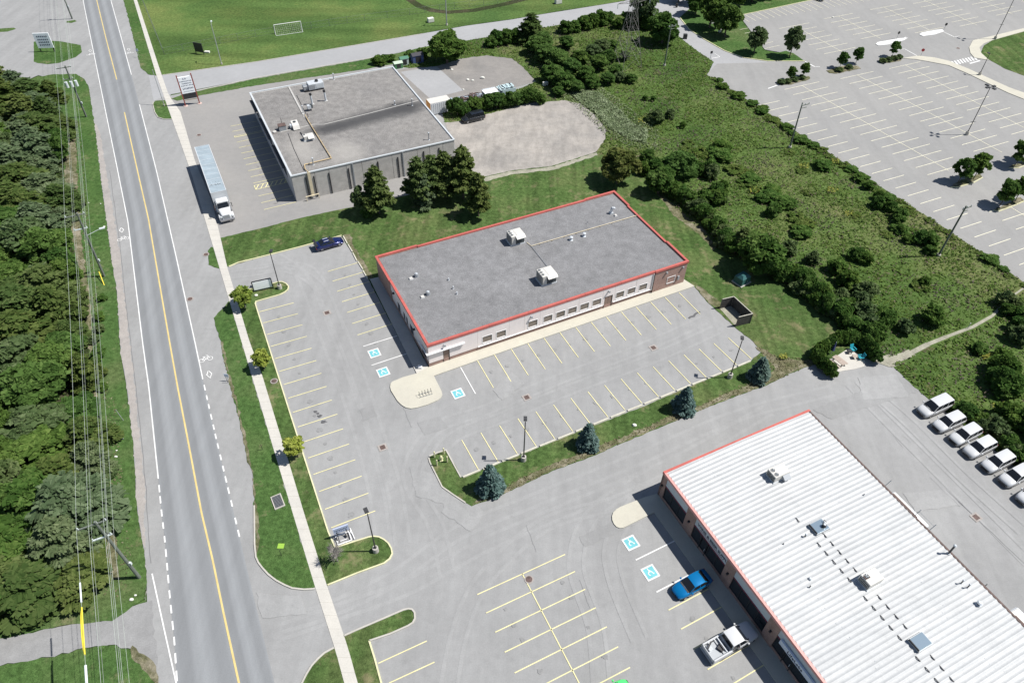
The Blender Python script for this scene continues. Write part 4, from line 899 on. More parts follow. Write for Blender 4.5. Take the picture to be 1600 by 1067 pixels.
for k in range(0, 46):
    for x in (9.33, 10.65):
        yy = -11.44-(k-0)*1.08+(.0 if x < 10 else -.5)
        if yy > -12.6 and x > 10: continue
        if abs(yy+20.1) < .9 or abs(yy+26.6) < .75 or (abs(yy+13.0) < .9): continue
        if yy < -LEN3+1: continue
        o = link('ridge_clip', clip, B3); o.location = (x+.28-.28, yy, 4.60+hr*.86); 
# lap marks on sheets
lap = MB().box(-.01,.01,-.25,.0,0,.012).mesh('sheet_lap', M['galv'])
for k in range(60):
    o = link('sheet_lap', lap, B3); x = random.choice([4.9, 5.4, 15.3, 16.0])+random.uniform(-.3,.3); o.location = (x, -.28-random.randrange(60)*rp, 4.535+zr(x))
MB().box(.26, W3-.26, -LEN3+.2, -.24, 4.2, 4.46).build('roof_deck', M['grey_metal'], B3)
MB().box(-.04, W3+.04, -.26, .04, 4.15, 4.60).build('coping', M['red'], B3)
MB().box(-.04, .24, -LEN3, -.264, 4.22, 4.60).build('coping', M['red_pale'], B3)
MB().box(W3-.22, W3+.0, -LEN3, -.264, 4.3, 4.56).build('gutter', M['rust'], B3)
MB().box(0, W3, -.3, 0, 0, 4.15).build('wall', M['brick'], B3); MB().box(W3-.3, W3-.02, -LEN3, -.304, 0, 4.29).build('wall', M['block'], B3)
bays = [(.85,4.85),(6.35,11.7),(13.1,18.4),(19.85,25.2),(26.7,32.0),(33.5,38.8),(40.3,45.6),(47.0,51.4)]
M['signband'] = surface('grey_sign_band', (.50,.54,.57), .04, .03, .6, (1,1,1), .6, 4); M['maroon'] = mat('maroon_trim', (.22,.03,.06), .5)
prev = .0
def pier(s0, s1): MB().box(0, .34, -s1, -s0, 0, 4.2).build('brick_pier', M['brick'], B3)
pier(.0, .85)
for i, (s0, s1) in enumerate(bays):
    MB().box(.06, .34, -s1+.004, -s0-.004, 0, .55).build('brick_sill', M['brick'], B3)
    MB().box(.05, .34, -s1+.004, -s0-.004, 2.9, 4.2).build('sign_band', M['signband'], B3)
    MB().box(-.02, .048, -s1+.05, -s0-.05, 2.80, 2.895).build('trim', M['maroon'], B3)
    n_ = 4 if s1-s0 > 4.5 else 3
    for k in range(n_):
        ya = s0+(s1-s0)*k/n_; yb = s0+(s1-s0)*(k+1)/n_
        f = MB(); f.box(.10, .2, -yb+.0, -yb+.06, .552, 2.795); f.box(.10, .2, -ya-.06, -ya, .552, 2.795); f.box(.10, .2, -yb+.062, -ya-.062, .552, .62); f.box(.10, .2, -yb+.062, -ya-.062, 2.73, 2.795)
        fo = f.build('shop_window', M['dark'], B3); MB().box(.14, .16, -yb+.06, -ya-.06, .62, 2.73).build('pane', M['glass'], fo)
    if i+1 < len(bays): pier(s1, bays[i+1][0])
    y = -(s1+ (bays[i+1][0] if i+1 < len(bays) else s1+.6))/2
    MB().box(-.22, -.004, y-.1, y+.1, 2.3, 2.55).build('wall_lamp', M['dark'], B3)
MB().box(-.22, -.004, -.52, -.32, 2.3, 2.55).build('wall_lamp', M['dark'], B3)
MB().box(.0, .06, -10.6, -7.2, 2.78, 2.84).build('light_strip', M['white_trim'], B3)
for y in (-8.3, -21.9): # shop doors project as dark frames with handles
    f = MB(); f.box(.02, .09, y-.55, y-.47, .14, 2.6); f.box(.02, .09, y+.47, y+.55, .14, 2.6); f.box(.02, .09, y-.466, y+.466, 2.5, 2.6)
    fo = f.build('door', M['dark'], B3); MB().box(.0, .018, y-.4, y-.35, .9, 1.4).build('handle', M['galv'], fo)
def text_mesh(body, size, extrude=.01, bold=0.0, spacing=1.0, align='LEFT'):
    cu_ = bpy.data.curves.new('lettering', 'FONT'); cu_.body = body; cu_.size = size; cu_.extrude = extrude; cu_.align_x = align; cu_.offset = bold; cu_.space_character = spacing; cu_.resolution_u = 3
    ob = bpy.data.objects.new('lettering', cu_); C.objects.link(ob); bpy.context.view_layer.update()
    me = bpy.data.meshes.new_from_object(ob.evaluated_get(bpy.context.evaluated_depsgraph_get())); bpy.data.objects.remove(ob); return me
def put_text(body, size, m, parent, M4, **k):
    me = text_mesh(body, size, **k); me.materials.clear(); me.materials.append(m); o = link('lettering', me, parent); o.matrix_local = M4; return o
M['navy_paint'] = mat('navy_lettering', (.012,.016,.05), .5); M['purple_paint'] = mat('red_lettering', (.25,.02,.05), .5)
# facing -x: text runs along -y with z up
def face_w(x, y, z): return Matrix(((0,0,-1,x),(-1,0,0,y),(0,1,0,z),(0,0,0,1)))
put_text('WINE & BEER SUPPLY', .56, M['navy_paint'], B3, face_w(.045, -6.75, 3.35), bold=.018)
MB().box(.03, .046, -11.2, -7.3, 3.12, 3.19).build('sign_stripe', M['purple_paint'], B3)
sb = MB().box(-.22, -.004, -24.95, -20.4, 2.62, 3.32).build('sign_box', M.setdefault('signwhite', mat('pale_blue_sign_face', (.62,.68,.78), .4)), B3)
put_text('LifeLabs', .56, M['navy_paint'], sb, face_w(-.225, -21.5, 2.78), bold=.012, spacing=1.12)
# on the white roof
def b3unit(label, x, y, w_, d_, h, fans):
    t = thing('rooftop_unit', label, 'rooftop unit', b3p(x, y, 4.66), a3)
    MB().box(-w_/2-.06, w_/2+.06, -d_/2-.06, d_/2+.06, 0, .2).build('curb', M['galv'], t); MB().bbox(-w_/2, w_/2, -d_/2, d_/2, .2, h, .04).build('casing', M['hvac'], t)
    b = MB()
    for k in range(9): b.box(-w_/2-.02, -w_/2-.003, -d_/2+.08+k*(d_-.16)/9, -d_/2+.08+(k+.6)*(d_-.16)/9, .3, h-.12)
    b.build('coil_panel', M['hvac_dark'], t)
    for k in range(fans): fan_disc(t, -w_/2+.4, d_/2-.4-k*.62, h, .27)
    return t
u_ = b3unit('cream unit with two fans on the white ribbed roof, nearest the pale red corner', 11.15, -6.0, 2.1, 1.35, 1.15, 2)
hd = MB(); hd.add([(0,-.68,.95),(.9,-.68,.95),(.9,-1.2,.6),(0,-1.2,.6),(0,-.68,.5),(.9,-.68,.5),(.9,-1.2,.5),(0,-1.2,.5)], [(0,1,2,3),(3,2,6,7),(0,3,7,4),(2,1,5,6),(7,6,5,4)]); hd.build('intake_hood', M['grey_metal'], u_)
u_ = b3unit('cream unit with one dark fan in the middle of the white ribbed roof', 11.0, -19.95, 1.9, 1.35, 1.15, 1)
MB().box(-.9,-.3,.0,.4,1.151,1.2).build('flap', M['rust'], u_)
for lab, x, y, fan in (('silver skylight unit with a small round fan on the white ribbed roof',10.75,-13.1,True),('plain silver skylight on the white ribbed roof, farthest from the red corner',10.7,-26.6,False)):
    t = thing('skylight', lab, 'skylight', b3p(x, y, 4.68), a3)
    MB().box(-.92,.92,-.68,.68,0,.3).build('curb', M['grey_metal'], t); MB().bbox(-.84,.84,-.60,.60,.301,.42,.06).build('glazing', M.setdefault('skyglass', mat('skylight_glazing', (.35,.45,.52), .15, .6)), t)
    MB().box(-.90,-.86,-.62,.62,.301,.5).build('flashing', M['dark'], t)
    if fan: MB().cyl((.35,-.25,.43),(.35,-.25,.8), .24, .2, 14).build('fan_housing', M['dark'], t); MB().cyl((.35,-.25,.801),(.35,-.25,.86), .14, n=12).build('fan_cap', M['galv'], t); MB().tube([(.5,0,.45),(.75,.25,.7),(.95,0,.5)], .03, 6).build('conduit', M['dark'], t)
for lab, x, y, h, r in (('small black vent stub near the left skylight, toward the shopfront',6.05,-13.0,.25,.06),('black gooseneck pipe beside the fan skylight',8.7,-13.3,.5,.07),('round black cap on the white roof, upper of two near the shopfront',5.85,-17.2,.15,.1),('black gooseneck pipe on the white roof, lower of two near the shopfront',5.2,-17.85,.4,.06),
        ('slim black pipe near the back gutter, left one of the pair',19.35,-24.1,.6,.06),('slim black pipe near the back gutter, right one of the pair',19.55,-24.7,.6,.06),('round grey capped vent near the back gutter',19.1,-26.4,.3,.15),('tiny vent near the back gutter behind the two fan unit',18.3,-12.1,.2,.05),('tall dark flue standing at the back gutter',21.0,-21.2,1.5,.1)):
    vent_pipe('roof_vent', lab, b3p(x, y, 4.62), h, r, h > .45 or r > .09, m='dark')
for lab, x0, y0 in (('square bracket of grey pipes reaching over the back gutter',W3,-16.3),('short grey pipe leaning over the back gutter',W3,-12.1)):
    t = thing('wall_bracket', lab, 'pipe bracket', b3p(x0, y0, 0), a3)
    MB().tube([(.02,0,3.9),(.9,0,4.9)], .04, 6).build('arm', M['grey_metal'], t); 
    if x0 == W3 and y0 < -15: MB().tube([(.02,-2.0,3.9),(.9,-2.0,4.9)], .04, 6).build('arm', M['grey_metal'], t); MB().tube([(.7,0,4.7),(.7,-2.0,4.7)], .02, 6).build('rail', M['grey_metal'], t)
    MB().box(0,.05,-.1,.1,3.7,4.0).build('plate', M['grey_metal'], t)
# ================================================================== VEHICLES
M['litter'] = mat('pale_litter', (.62,.62,.57), .8)
M['tyre'] = mat('tyre_rubber', (.018,.018,.018), .85); M['rim'] = mat('wheel_rim', (.45,.46,.48), .3, .8); M['lamp'] = mat('headlamp_lens', (.55,.58,.60), .15); M['tail'] = mat('tail_lamp', (.25,.015,.015), .3)
M['carglass'] = mat('car_glass', (.012,.014,.017), .06, 0, .55)
def carpaint(name, col): return mat(name, col, .28, 0, .5, coat=.6)
def wheel_set(t, xs, w_, r=.34, wd=.22, twin=False):
    for x in xs:
        for sgn in (-1, 1):
            y = sgn*(w_-wd/2-.02)
            o = MB().cyl((x,y-wd/2,r),(x,y+wd/2,r), r, n=18).build('wheel', M['tyre'], t)
            MB().cyl((x,y+sgn*wd/2,r),(x,y+sgn*(wd/2+.012),r), r*.62, r*.55, 14).build('rim', M['rim'], o)
def car(label, cat, spec, paint, loc, rz, name='parked_car', group=None):
    L, Wd, st, gh, wb = spec['L'], spec['W']/2, spec['st'], spec['gh'], spec['wheels']
    t = thing(name, label, cat, (*loc, spec.get('z', .026)), rz, group)
    rings = []
    for x, ws, zb, zt in st:
        w_ = Wd*ws
        h = [(0,zb),(w_*.82,zb),(w_*.97,zb+.10),(w_,zb+.30),(w_*.995,zt-.22),(w_*.95,zt-.06),(w_*.80,zt+.0),(w_*.40,zt+.025),(0,zt+.03)]
        rings.append([(x*L, a, b) for a, b in h]+[(x*L, -a, b) for a, b in reversed(h[1:-1])])
    b = MB(); b.loft(rings); b.build('body', paint, t, smooth=True)
    xr, xf, xrt, xft, zb, zt, wb_, wt_ = gh       # greenhouse frustum
    xr, xf, xrt, xft = xr*L, xf*L, xrt*L, xft*L
    c = {('r',0,s): (xr, s*wb_*Wd, zb) for s in (-1,1)}; c.update({('f',0,s): (xf, s*wb_*Wd, zb) for s in (-1,1)})
    c.update({('r',1,s): (xrt, s*wt_*Wd, zt) for s in (-1,1)}); c.update({('f',1,s): (xft, s*wt_*Wd, zt) for s in (-1,1)})
    P = lambda k: Vector(c[k])
    b = MB(); A = [P(('r',0,-1)),P(('f',0,-1)),P(('f',0,1)),P(('r',0,1)),P(('r',1,-1)),P(('f',1,-1)),P(('f',1,1)),P(('r',1,1))]
    b.add(A, [(0,1,5,4),(1,2,6,5),(2,3,7,6),(3,0,4,7),(4,5,6,7)]); b.build('cabin', paint, t)
    # roof skin, gently domed
    rr = []; n_ = 6
    for i in range(n_+1):
        x = xrt-.03+(xft-xrt+.06)*i/n_; e = .03*math.sin(math.pi*i/n_)
        row = []
        for j in range(7):
            y = wt_*Wd*1.03*(-1+2*j/6); row.append((x, y, zt+.012+e+.05*(1-(2*j/6-1)**2)-(.03 if i in (0,n_) else 0)))
        rr.append(row)
    b = MB(); b.loft(rr, cap=False, closed=False); b.build('roof', paint, t, smooth=True)
    def pane(name, a, b_, c_, d_, mg, off):
        nn = (b_-a).cross(d_-a).normalized()*off
        cen = (a+b_+c_+d_)/4
        if nn.dot(cen-Vector((0,0,.8))) < 0: nn = -nn
        q = []
        for p in (a, b_, c_, d_): q.append(p+(cen-p)*mg+nn)
        m_ = MB(); m_.add(q, [(0,1,2,3)]); m_.add([p-nn*.8 for p in q], [(0,1,2,3)]); return m_.build(name, M['carglass'], t)
    pane('windscreen', P(('f',0,-1)),P(('f',0,1)),P(('f',1,1)),P(('f',1,-1)), .07, .012)
    pane('rear_window', P(('r',0,-1)),P(('r',0,1)),P(('r',1,1)),P(('r',1,-1)), .14, .012)
    k = spec.get('panes', 2)
    for s in (-1, 1):
        a, b_, c_, d_ = P(('r',0,s)),P(('f',0,s)),P(('f',1,s)),P(('r',1,s))
        for i in range(k):
            t0, t1 = i/k, (i+1)/k
            pane('side_window', a.lerp(b_, t0), a.lerp(b_, t1), d_.lerp(c_, t1), d_.lerp(c_, t0), .10, .010)
    wheel_set(t, [x*L for x in wb], Wd, spec.get('r', .33))
    xf_, ws, zb_, zt_ = st[-2]
    for s in (-1, 1):
        MB().bbox(xf_*L-.22, xf_*L+.045, s*Wd*ws*.70-.17, s*Wd*ws*.70+.17, zt_-.24, zt_-.07, .04).build('headlight', M['lamp'], t)
        xr_, wsr, _, ztr = st[1]
        MB().box(xr_*L-.10, xr_*L+.12, s*Wd*wsr*.86-.09, s*Wd*wsr*.86+.09, ztr-.35, ztr-.10).build('tail_light', M['tail'], t)
        MB().bbox(xf-.30, xf-.12, s*(Wd+.10)-.09, s*(Wd+.10)+.09, zb-.02, zb+.13, .03).build('mirror', paint, t)
    MB().bbox(xf_*L+.0, xf_*L+.10, -Wd*.55, Wd*.55, zt_-.46, zt_-.16, .02).build('grille', M['dark'], t)
    MB().bbox(st[-1][0]*L-.06, st[-1][0]*L+.06, -Wd*.52, Wd*.52, .26, .42, .02).build('lower_grille', M['dark'], t)
    MB().obox((xf+.05, 0, zb+.012), (.16, Wd*1.55, .03), 0).build('cowl', M['dark'], t)
    for s in (-1, 1):
        for q in (.0, .5): MB().box(xr+(xf-xr)*(.18+q)-.008, xr+(xf-xr)*(.18+q)+.008, s*Wd*.998-.008, s*Wd*.998+.008, .35, zb-.12).build('door_seam', M['dark'], t)
        MB().bbox(xr*.0-.62*L/2, .60*L/2, s*(Wd-.01)-.03, s*(Wd-.01)+.03, .24, .34, .01).build('sill', M['dark'], t)
    return t
VAN = dict(L=4.95, W=1.88, wheels=(-.30,.31), panes=3, r=.34,
  st=[(-.50,.80,.42,.92),(-.485,.95,.28,1.0),(-.38,1.0,.22,1.05),(.10,1.0,.22,1.05),(.28,.99,.22,1.03),(.40,.95,.22,.92),(.47,.84,.24,.80),(.50,.62,.34,.62)],
  gh=(-.475,.275,-.44,.11,1.03,1.66,.93,.76))
SUVW = dict(VAN, L=4.4, W=1.78, panes=3, gh=(-.46,.27,-.41,.09,1.0,1.56,.93,.74))
SEDAN = dict(L=4.45, W=1.80, wheels=(-.30,.32), panes=2, r=.32,
  st=[(-.50,.72,.42,.80),(-.48,.90,.26,.93),(-.38,.98,.2,.98),(-.1,1.0,.2,.96),(.2,1.0,.2,.94),(.36,.95,.2,.84),(.46,.82,.22,.70),(.50,.58,.32,.55)],
  gh=(-.40,.22,-.24,.05,.93,1.40,.92,.76))
COUPE = dict(L=4.6, W=1.88, wheels=(-.30,.32), panes=2, r=.34,
  st=[(-.50,.78,.40,.78),(-.48,.94,.22,.90),(-.36,1.0,.16,.95),(-.1,.98,.16,.90),(.15,1.0,.16,.88),(.34,.97,.16,.78),(.46,.86,.2,.62),(.50,.60,.3,.48)],
  gh=(-.36,.16,-.18,.0,.88,1.30,.88,.68))
PICK = dict(L=5.85, W=2.0, wheels=(-.29,.33), panes=2, r=.39,
  st=[(.045,.97,.30,1.12),(.06,1.0,.30,1.14),(.2,1.0,.30,1.13),(.33,.99,.30,1.10),(.43,.96,.32,1.02),(.48,.86,.34,.92),(.50,.66,.44,.75)],
  gh=(-.12,.245,-.095,.13,1.10,1.80,.93,.80))
WHITE_CAR = carpaint('car_white', (.52,.53,.54))
frs = [(1446,656),(1469.5,679.5),(1495,699.5),(1517.5,720),(1546,743),(1574,765),(1601,794)]
vlab = ['tallest white minivan, at the upper end of the row by the meadow','white people carrier second from the upper end of the row by the meadow','white people carrier third from the upper end of the row by the meadow','white people carrier in the middle of the row by the meadow','white people carrier third from the lower end of the row by the meadow','white people carrier second from the lower end of the row by the meadow','white car cut off by the picture edge at the lower end of the row']
v0 = v1 = None
for i, fr in enumerate(frs):
    p = np.array(G(*fr)); spec = VAN if i == 0 else SUVW
    c_ = p+U*(spec['L']/2-.22)+N*(spec['W']/2-.12)
    rz = YAW+math.pi+R(random.uniform(-1.5, 1.5))
    if i == 0: car(vlab[0], 'minivan', VAN, WHITE_CAR, c_, rz, 'parked_van', 'white cars parked in a row along the meadow')
    elif i == 1: v1 = car(vlab[1], 'car', SUVW, WHITE_CAR, c_, rz, 'parked_car', 'white cars parked in a row along the meadow')
    else: copy_thing(v1, (*c_, .026), rz, vlab[i])
p = np.array(G(1061,939.5)); car('metallic blue sedan half in the shade before the plaza shopfronts', 'car', SEDAN, mat('car_blue', (.0,.17,.42), .25, .35, .5, coat=.8), p+U*2.05+N*.78, YAW+math.pi+R(2))
p = np.array(G(984,1074)); car('bright green hatchback at the bottom edge of the picture between yellow lines', 'car', dict(SEDAN, L=4.1), carpaint('car_green', (.08,.62,.16)), p-U*2.1, YAW+R(1))
p = np.array(G(739,188.5)); car('black minivan parked on the gravel yard against the bushes', 'minivan', dict(VAN, z=.03), carpaint('car_black', (.012,.014,.018)), p, R(29.1)+math.pi, 'parked_van')
t = car('dark navy sports coupe with a large rear wing at the top of the parking aisle', 'sports car', COUPE, mat('car_navy', (.008,.014,.09), .22, .3, .5, coat=1.0), tuple(np.array(G(514.5,384.5))), R(29.5))
MB().bbox(-2.3,-1.95,-.86,.86,1.28,1.33,.02).build('rear_wing', M['dark'], t)
for s in (-1, 1): MB().box(-2.2,-2.0,s*.6-.02,s*.6+.02,.9,1.28).build('wing_support', M['dark'], t); MB().box(-2.34,-1.92,s*.87-.015,s*.87+.015,1.12,1.38).build('end_plate', M['dark'], t)
for s in (-.35, .35): MB().box(-.8,.0,s-.06,s+.06,1.382,1.392).build('roof_stripe', M['galv'], t)
car('silver blue sedan at the top edge of the picture in the farthest stall row', 'car', dict(SEDAN, z=.03), mat('car_silver', (.32,.38,.46), .25, .5, .5, coat=.8), tuple(np.array(G(1276,-1))), YAW-math.pi/2)
# pickup
p = np.array(G(1114,1038)); c_ = p+U*2.72+N*.93
t = car('white pickup truck with loaded open bed, nose in the shade of the plaza', 'pickup truck', PICK, WHITE_CAR, tuple(c_), YAW+R(1), 'pickup_truck')
L = PICK['L']; x0, x1 = -.497*L, -.125*L
MB().box(x0, x1, -.80, .80, .55, .66).build('bed_floor', M['grey_metal'], t)
for s in (-1, 1): MB().bbox(x0, x1+.1, s*.90-.085, s*.90+.085, .34, 1.14, .04).build('bed_side', WHITE_CAR, t)
MB().bbox(x0-.04, x0+.05, -.81, .81, .40, 1.12, .03).build('tailgate', WHITE_CAR, t); MB().box(x1, x1+.96, -.80, .80, .34, 1.12).build('cab_base', WHITE_CAR, t)
MB().bbox(x0-.16, x0-.045, -.93, .93, .42, .60, .03).build('bumper', M['rim'], t)
MB().box(-1.25, -1.15, -.8, .8, 1.13, 1.19).build('headache_rack', M['galv'], t)
MB().box(x0+.35, x0+.8, .1, .7, .662, .85).build('toolbox', M['galv'], t); MB().obox((x0+1.6,-.1,.80), (.7,.6,.26), .4).build('load', M['dark'], t); MB().obox((x0+.6,.55,1.02), (.8,.15,.12), .5).build('load', M['dark'], t)
# tractor unit and trailer
M['trailer_roof'] = surface('trailer_roof', (.30,.36,.40), .08, .05, .45, (1,1,1), .5, 3, 0, ((.12,.9,1), -YAW, .10)); M['trailer_side'] = mat('trailer_white', (.54,.56,.58), .5)
qa, qb, qc, qd = [np.array(G(*p, 4.1)) for p in ((305.3,230.6),(324.6,225.6),(349,297),(333.5,302.5))]
rear = (qa+qb)/2; front = (qc+qd)/2; d = (front-rear)/np.linalg.norm(front-rear); ang = math.atan2(d[1], d[0])
TL = float(np.linalg.norm(front-rear)); tw = 1.28
t = thing('semi_trailer', 'long silver roofed box trailer parked beside the sidewalk, casting a black shadow', 'trailer', (*rear, .02), ang)
MB().box(.05, TL-.05, -tw, tw, 1.2, 4.04).build('box_body', M['trailer_side'], t)
rf = MB(); rf.box(.12, TL-.12, -tw+.08, tw-.08, 4.041, 4.07); rf.build('roof', M['trailer_roof'], t)
for s in (-1, 1): MB().box(.05, TL-.05, s*(tw-.04)-.05, s*(tw-.04)+.05, 4.045, 4.12).build('top_rail', M['trailer_side'], t)
MB().box(0, .049, -tw, tw, 1.2, 4.12).build('rear_frame', M['galv'], t); MB().box(TL-.05, TL, -tw, tw, 1.2, 4.12).build('front_frame', M['trailer_side'], t)
for k in range(8): MB().box(1.6+k*1.75, 1.66+k*1.75, -tw+.1, tw-.1, 4.071, 4.083).build('roof_bow', M['coping_grey'], t)
b = MB(); rr = random.Random(4)
for k in range(15): b.box(TL-2.6+rr.uniform(-.25,.35), TL-2.3+rr.uniform(-.2,.2), -.9+k*.12, -.83+k*.12, 4.0715, 4.079)
for k in range(4): b.box(TL-3.5+k*.05, TL-3.35+k*.05, -.8+k*.45, -.72+k*.45, 4.0715, 4.079)
b.build('roof_lettering', M['dark'], t)
wheel_set(t, (1.2, 2.5), tw, .5, .5); MB().box(.2, 4, -.5, .5, .7, 1.19).build('bogie', M['dark'], t); MB().cyl((TL-4.5,.9,0),(TL-4.5,.9,1.19), .07, n=6).build('landing_gear', M['dark'], t)
t = thing('tractor_unit', 'white day cab truck tractor coupled to the silver roofed trailer', 'truck', (*(rear+d*(TL+.15)), .02), ang)
CW = mat('cab_white', (.60,.61,.62), .3, coat=.5)
b = MB(); rg = []
for x, w_, zt in ((-.15,1.0,2.75),(.05,1.05,2.98),(.9,1.05,3.0),(1.25,1.0,2.92)):
    rg.append([(x,-w_,.9),(x,w_,.9),(x,w_*1.03,2.0),(x,w_*.95,zt-.15),(x,w_*.8,zt),(x,-w_*.8,zt),(x,-w_*.95,zt-.15),(x,-w_*1.03,2.0)])
b.loft(rg); b.build('cab', CW, t)
b = MB(); rg = []
for x, w_, zt in ((1.2,.98,2.0),(1.7,.95,1.95),(2.6,.82,1.75),(3.1,.74,1.6),(3.25,.62,1.35)):
    rg.append([(x,-w_,.75),(x,w_,.75),(x,w_*1.02,zt-.35),(x,w_*.9,zt-.08),(x,w_*.6,zt),(x,-w_*.6,zt),(x,-w_*.9,zt-.08),(x,-w_*1.02,zt-.35)])
b.loft(rg); b.build('bonnet', CW, t)
b = MB(); b.add([(1.27,-.93,2.05),(1.27,.93,2.05),(1.23,.84,2.78),(1.23,-.84,2.78),(1.62,-.88,1.99),(1.62,.88,1.99)], [(4,5,2,3),(0,4,3),(1,2,5)]); b.build('windscreen', M['carglass'], t)
for s in (-1, 1):
    MB().box(.25, 1.1, s*1.075-.006, s*1.075+.006, 2.0, 2.6).build('side_window', M['carglass'], t)
    MB().box(1.25, 1.4, s*1.38-.05, s*1.38+.05, 1.7, 2.5).build('mirror', M['rust'] if s < 0 else M['dark'], t); MB().cyl((1.3,s*1.0,2.4),(1.3,s*1.36,2.4), .025, n=5).build('mirror_arm', M['dark'], t)
    MB().bbox(1.9, 3.1, s*1.03-.2, s*1.03+.2, .55, 1.22, .12).build('fender', CW, t); MB().bbox(2.85,3.18,s*.85-.14,s*.85+.14,1.05,1.32,.05).build('headlight', M['lamp'], t)
    MB().cyl((-.35,s*.85,.9),(-.35,s*.85,3.1), .08, n=8).build('exhaust', M['galv'], t); MB().cyl((-.6,s*.95,.75),(.9,s*.95,.75), .3, n=12).build('fuel_tank', M['rim'], t)
MB().bbox(3.2,3.42,-1.15,1.15,.5,.85,.06).build('bumper', M['rim'], t); MB().box(3.2,3.29,-.48,.48,.88,1.5).build('grille', M['grey_metal'], t)
MB().box(-3.3, 1.2, -.45, .45, .75, 1.0).build('chassis', M['dark'], t); wheel_set(t, (2.45,), 1.2, .5, .3); wheel_set(t, (-1.6,-2.9), 1.25, .5, .5)

# ================================================================== POLES, LAMPS, WIRES
M['polewood'] = surface('weathered_pole_wood', (.15,.17,.145), .15, .15, .9, (1,1,1), 1.5, 9); M['insul'] = mat('insulator', (.55,.60,.60), .4); M['bronze'] = mat('dark_bronze', (.04,.04,.042), .5)
M['pole_galv'] = mat('galvanised_pole', (.36,.38,.38), .5, .3)
def lot_lamp(label, base, top, hd=(0,0), h=None, heads=1, basehi=.75, m='bronze', head=.5):
    h = h or height_of(base, top); g = G(*base)
    t = thing('parking_lot_lamp', label, 'lamp post', (*g, .02), 0)
    MB().cyl((0,0,0),(0,0,basehi), .34, .32, 16).build('concrete_base', M['kerb'], t)
    MB().box(-.15,.15,-.15,.15,basehi,basehi+.06).build('base_plate', M[m], t)
    MB().cyl((0,0,basehi),(0,0,h), .085, .06, 8).build('pole', M[m], t)
    if heads == 1:
        o = MB().obox((hd[0]*.45, hd[1]*.45, h+.02), (.62, .42, .16), math.atan2(hd[1], hd[0])).build('lamp_head', M[m], t)
    else:
        for k in range(heads):
            a = 2*math.pi*k/heads+.4
            MB().cyl((0,0,h-.1),(.7*math.cos(a),.7*math.sin(a),h), .03, n=6).build('arm', M[m], t)
            MB().obox((.85*math.cos(a), .85*math.sin(a), h+.02), (.7,.5,.2), a).build('lamp_head', M[m], t)
        MB().box(-.5,.5,-.03,.03,h*.28,h*.28+.06).build('cross_bracket', M[m], t)
    return t
lot_lamp('dark lamp post on a round concrete base beside the framed white billboard', (437.5,451), (423.7,395), (-.0,1.0))
lot_lamp('dark lamp post on a round concrete base on the grass nose by the portable sign', (587.5,861), (573.5,803), (-.5,.9))
lot_lamp('dark lamp post between the leftmost and second blue spruces', (818,719), (817,659), (0,1))
lot_lamp('dark lamp post on the grass between the two right hand blue spruces', (1140,590), (1157,531), (.2,1))
lot_lamp('tall dark lamp post with clustered heads amid the big empty lot', (1510,211), (1549,137), h=10.2, heads=4)
lot_lamp('tall dark lamp post at the edge of the curved lawn beyond the big lot', (1554,62), (1586,0), h=13, heads=3)
lot_lamp('short dark lamp post on the curved pavement of the big lot', (1530,118), (1547,87), (0,1), h=5.0)
def light_pole(label, base, top, m, r=.11, arm=None, h=None, base_m=None):
    h = h or height_of(base, top); g = G(*base); gt = G(*top, h)
    t = thing('street_lamp' if arm else 'pole', label, 'lamp post' if arm else 'pole', (*g, .02))
    lean = (gt[0]-g[0], gt[1]-g[1]); k = min(1, .8/max(.01, math.hypot(*lean))); lean = (lean[0]*k, lean[1]*k)
    MB().cyl((0,0,0),(*lean,h), r, r*.7, 8).build('pole', M[m], t)
    if arm: MB().cyl((*lean,h),(lean[0]+arm[0],lean[1]+arm[1],h+.3), .04, n=6).build('arm', M[m], t); MB().obox((lean[0]+arm[0]*1.15,lean[1]+arm[1]*1.15,h+.3),(.7,.3,.15), math.atan2(arm[1],arm[0])).build('lamp_head', M['insul'], t)
    MB().cyl((0,0,0),(0,0,.35), r*1.9, r*1.8, 10).build('base', M['kerb'], t)
    return t
light_pole('slim grey street lamp on the sports field verge beside the dark notice board', (346.5,101), (330,39), 'pole_galv', arm=(-.2,.9))
light_pole('tall grey floodlight mast behind the big round tree by the side street', (698,40), (697.5,0), 'pole_galv', r=.16, arm=(.2,.6), h=9)
light_pole('slim green grey post standing by the far street corner nib', (257,166), (237,103), 'pole_galv', r=.08, h=7.5)
for lab, b_, t_2, hh in (('weathered wooden power pole in the meadow near the big lot, the lower one',(1466,400),(1510,322),10.0),('weathered wooden power pole in the meadow near the big lot, the upper one',(1234,231),(1254,161),9.6),('pale power pole in the far meadow right of the lattice tower',(1038,103),(1048,45),9.6)):
    t = light_pole(lab, b_, t_2, 'polewood', r=.17, h=hh); t['category'] = 'power pole'
    gx = t.children[0]; top = Vector(gx.data.vertices[8].co); tz = hh
    MB().obox((top.x, top.y, hh-.55), (2.0,.12,.12), YAW).build('crossarm', M['polewood'], t); MB().obox((top.x, top.y, hh-1.1), (1.1,.1,.1), YAW).build('crossarm', M['polewood'], t)
    for k in (-.9, 0, .9): MB().cyl((top.x+k*U[0], top.y+k*U[1], hh-.49), (top.x+k*U[0], top.y+k*U[1], hh-.2), .06, n=6).build('insulator', M['insul'], t)
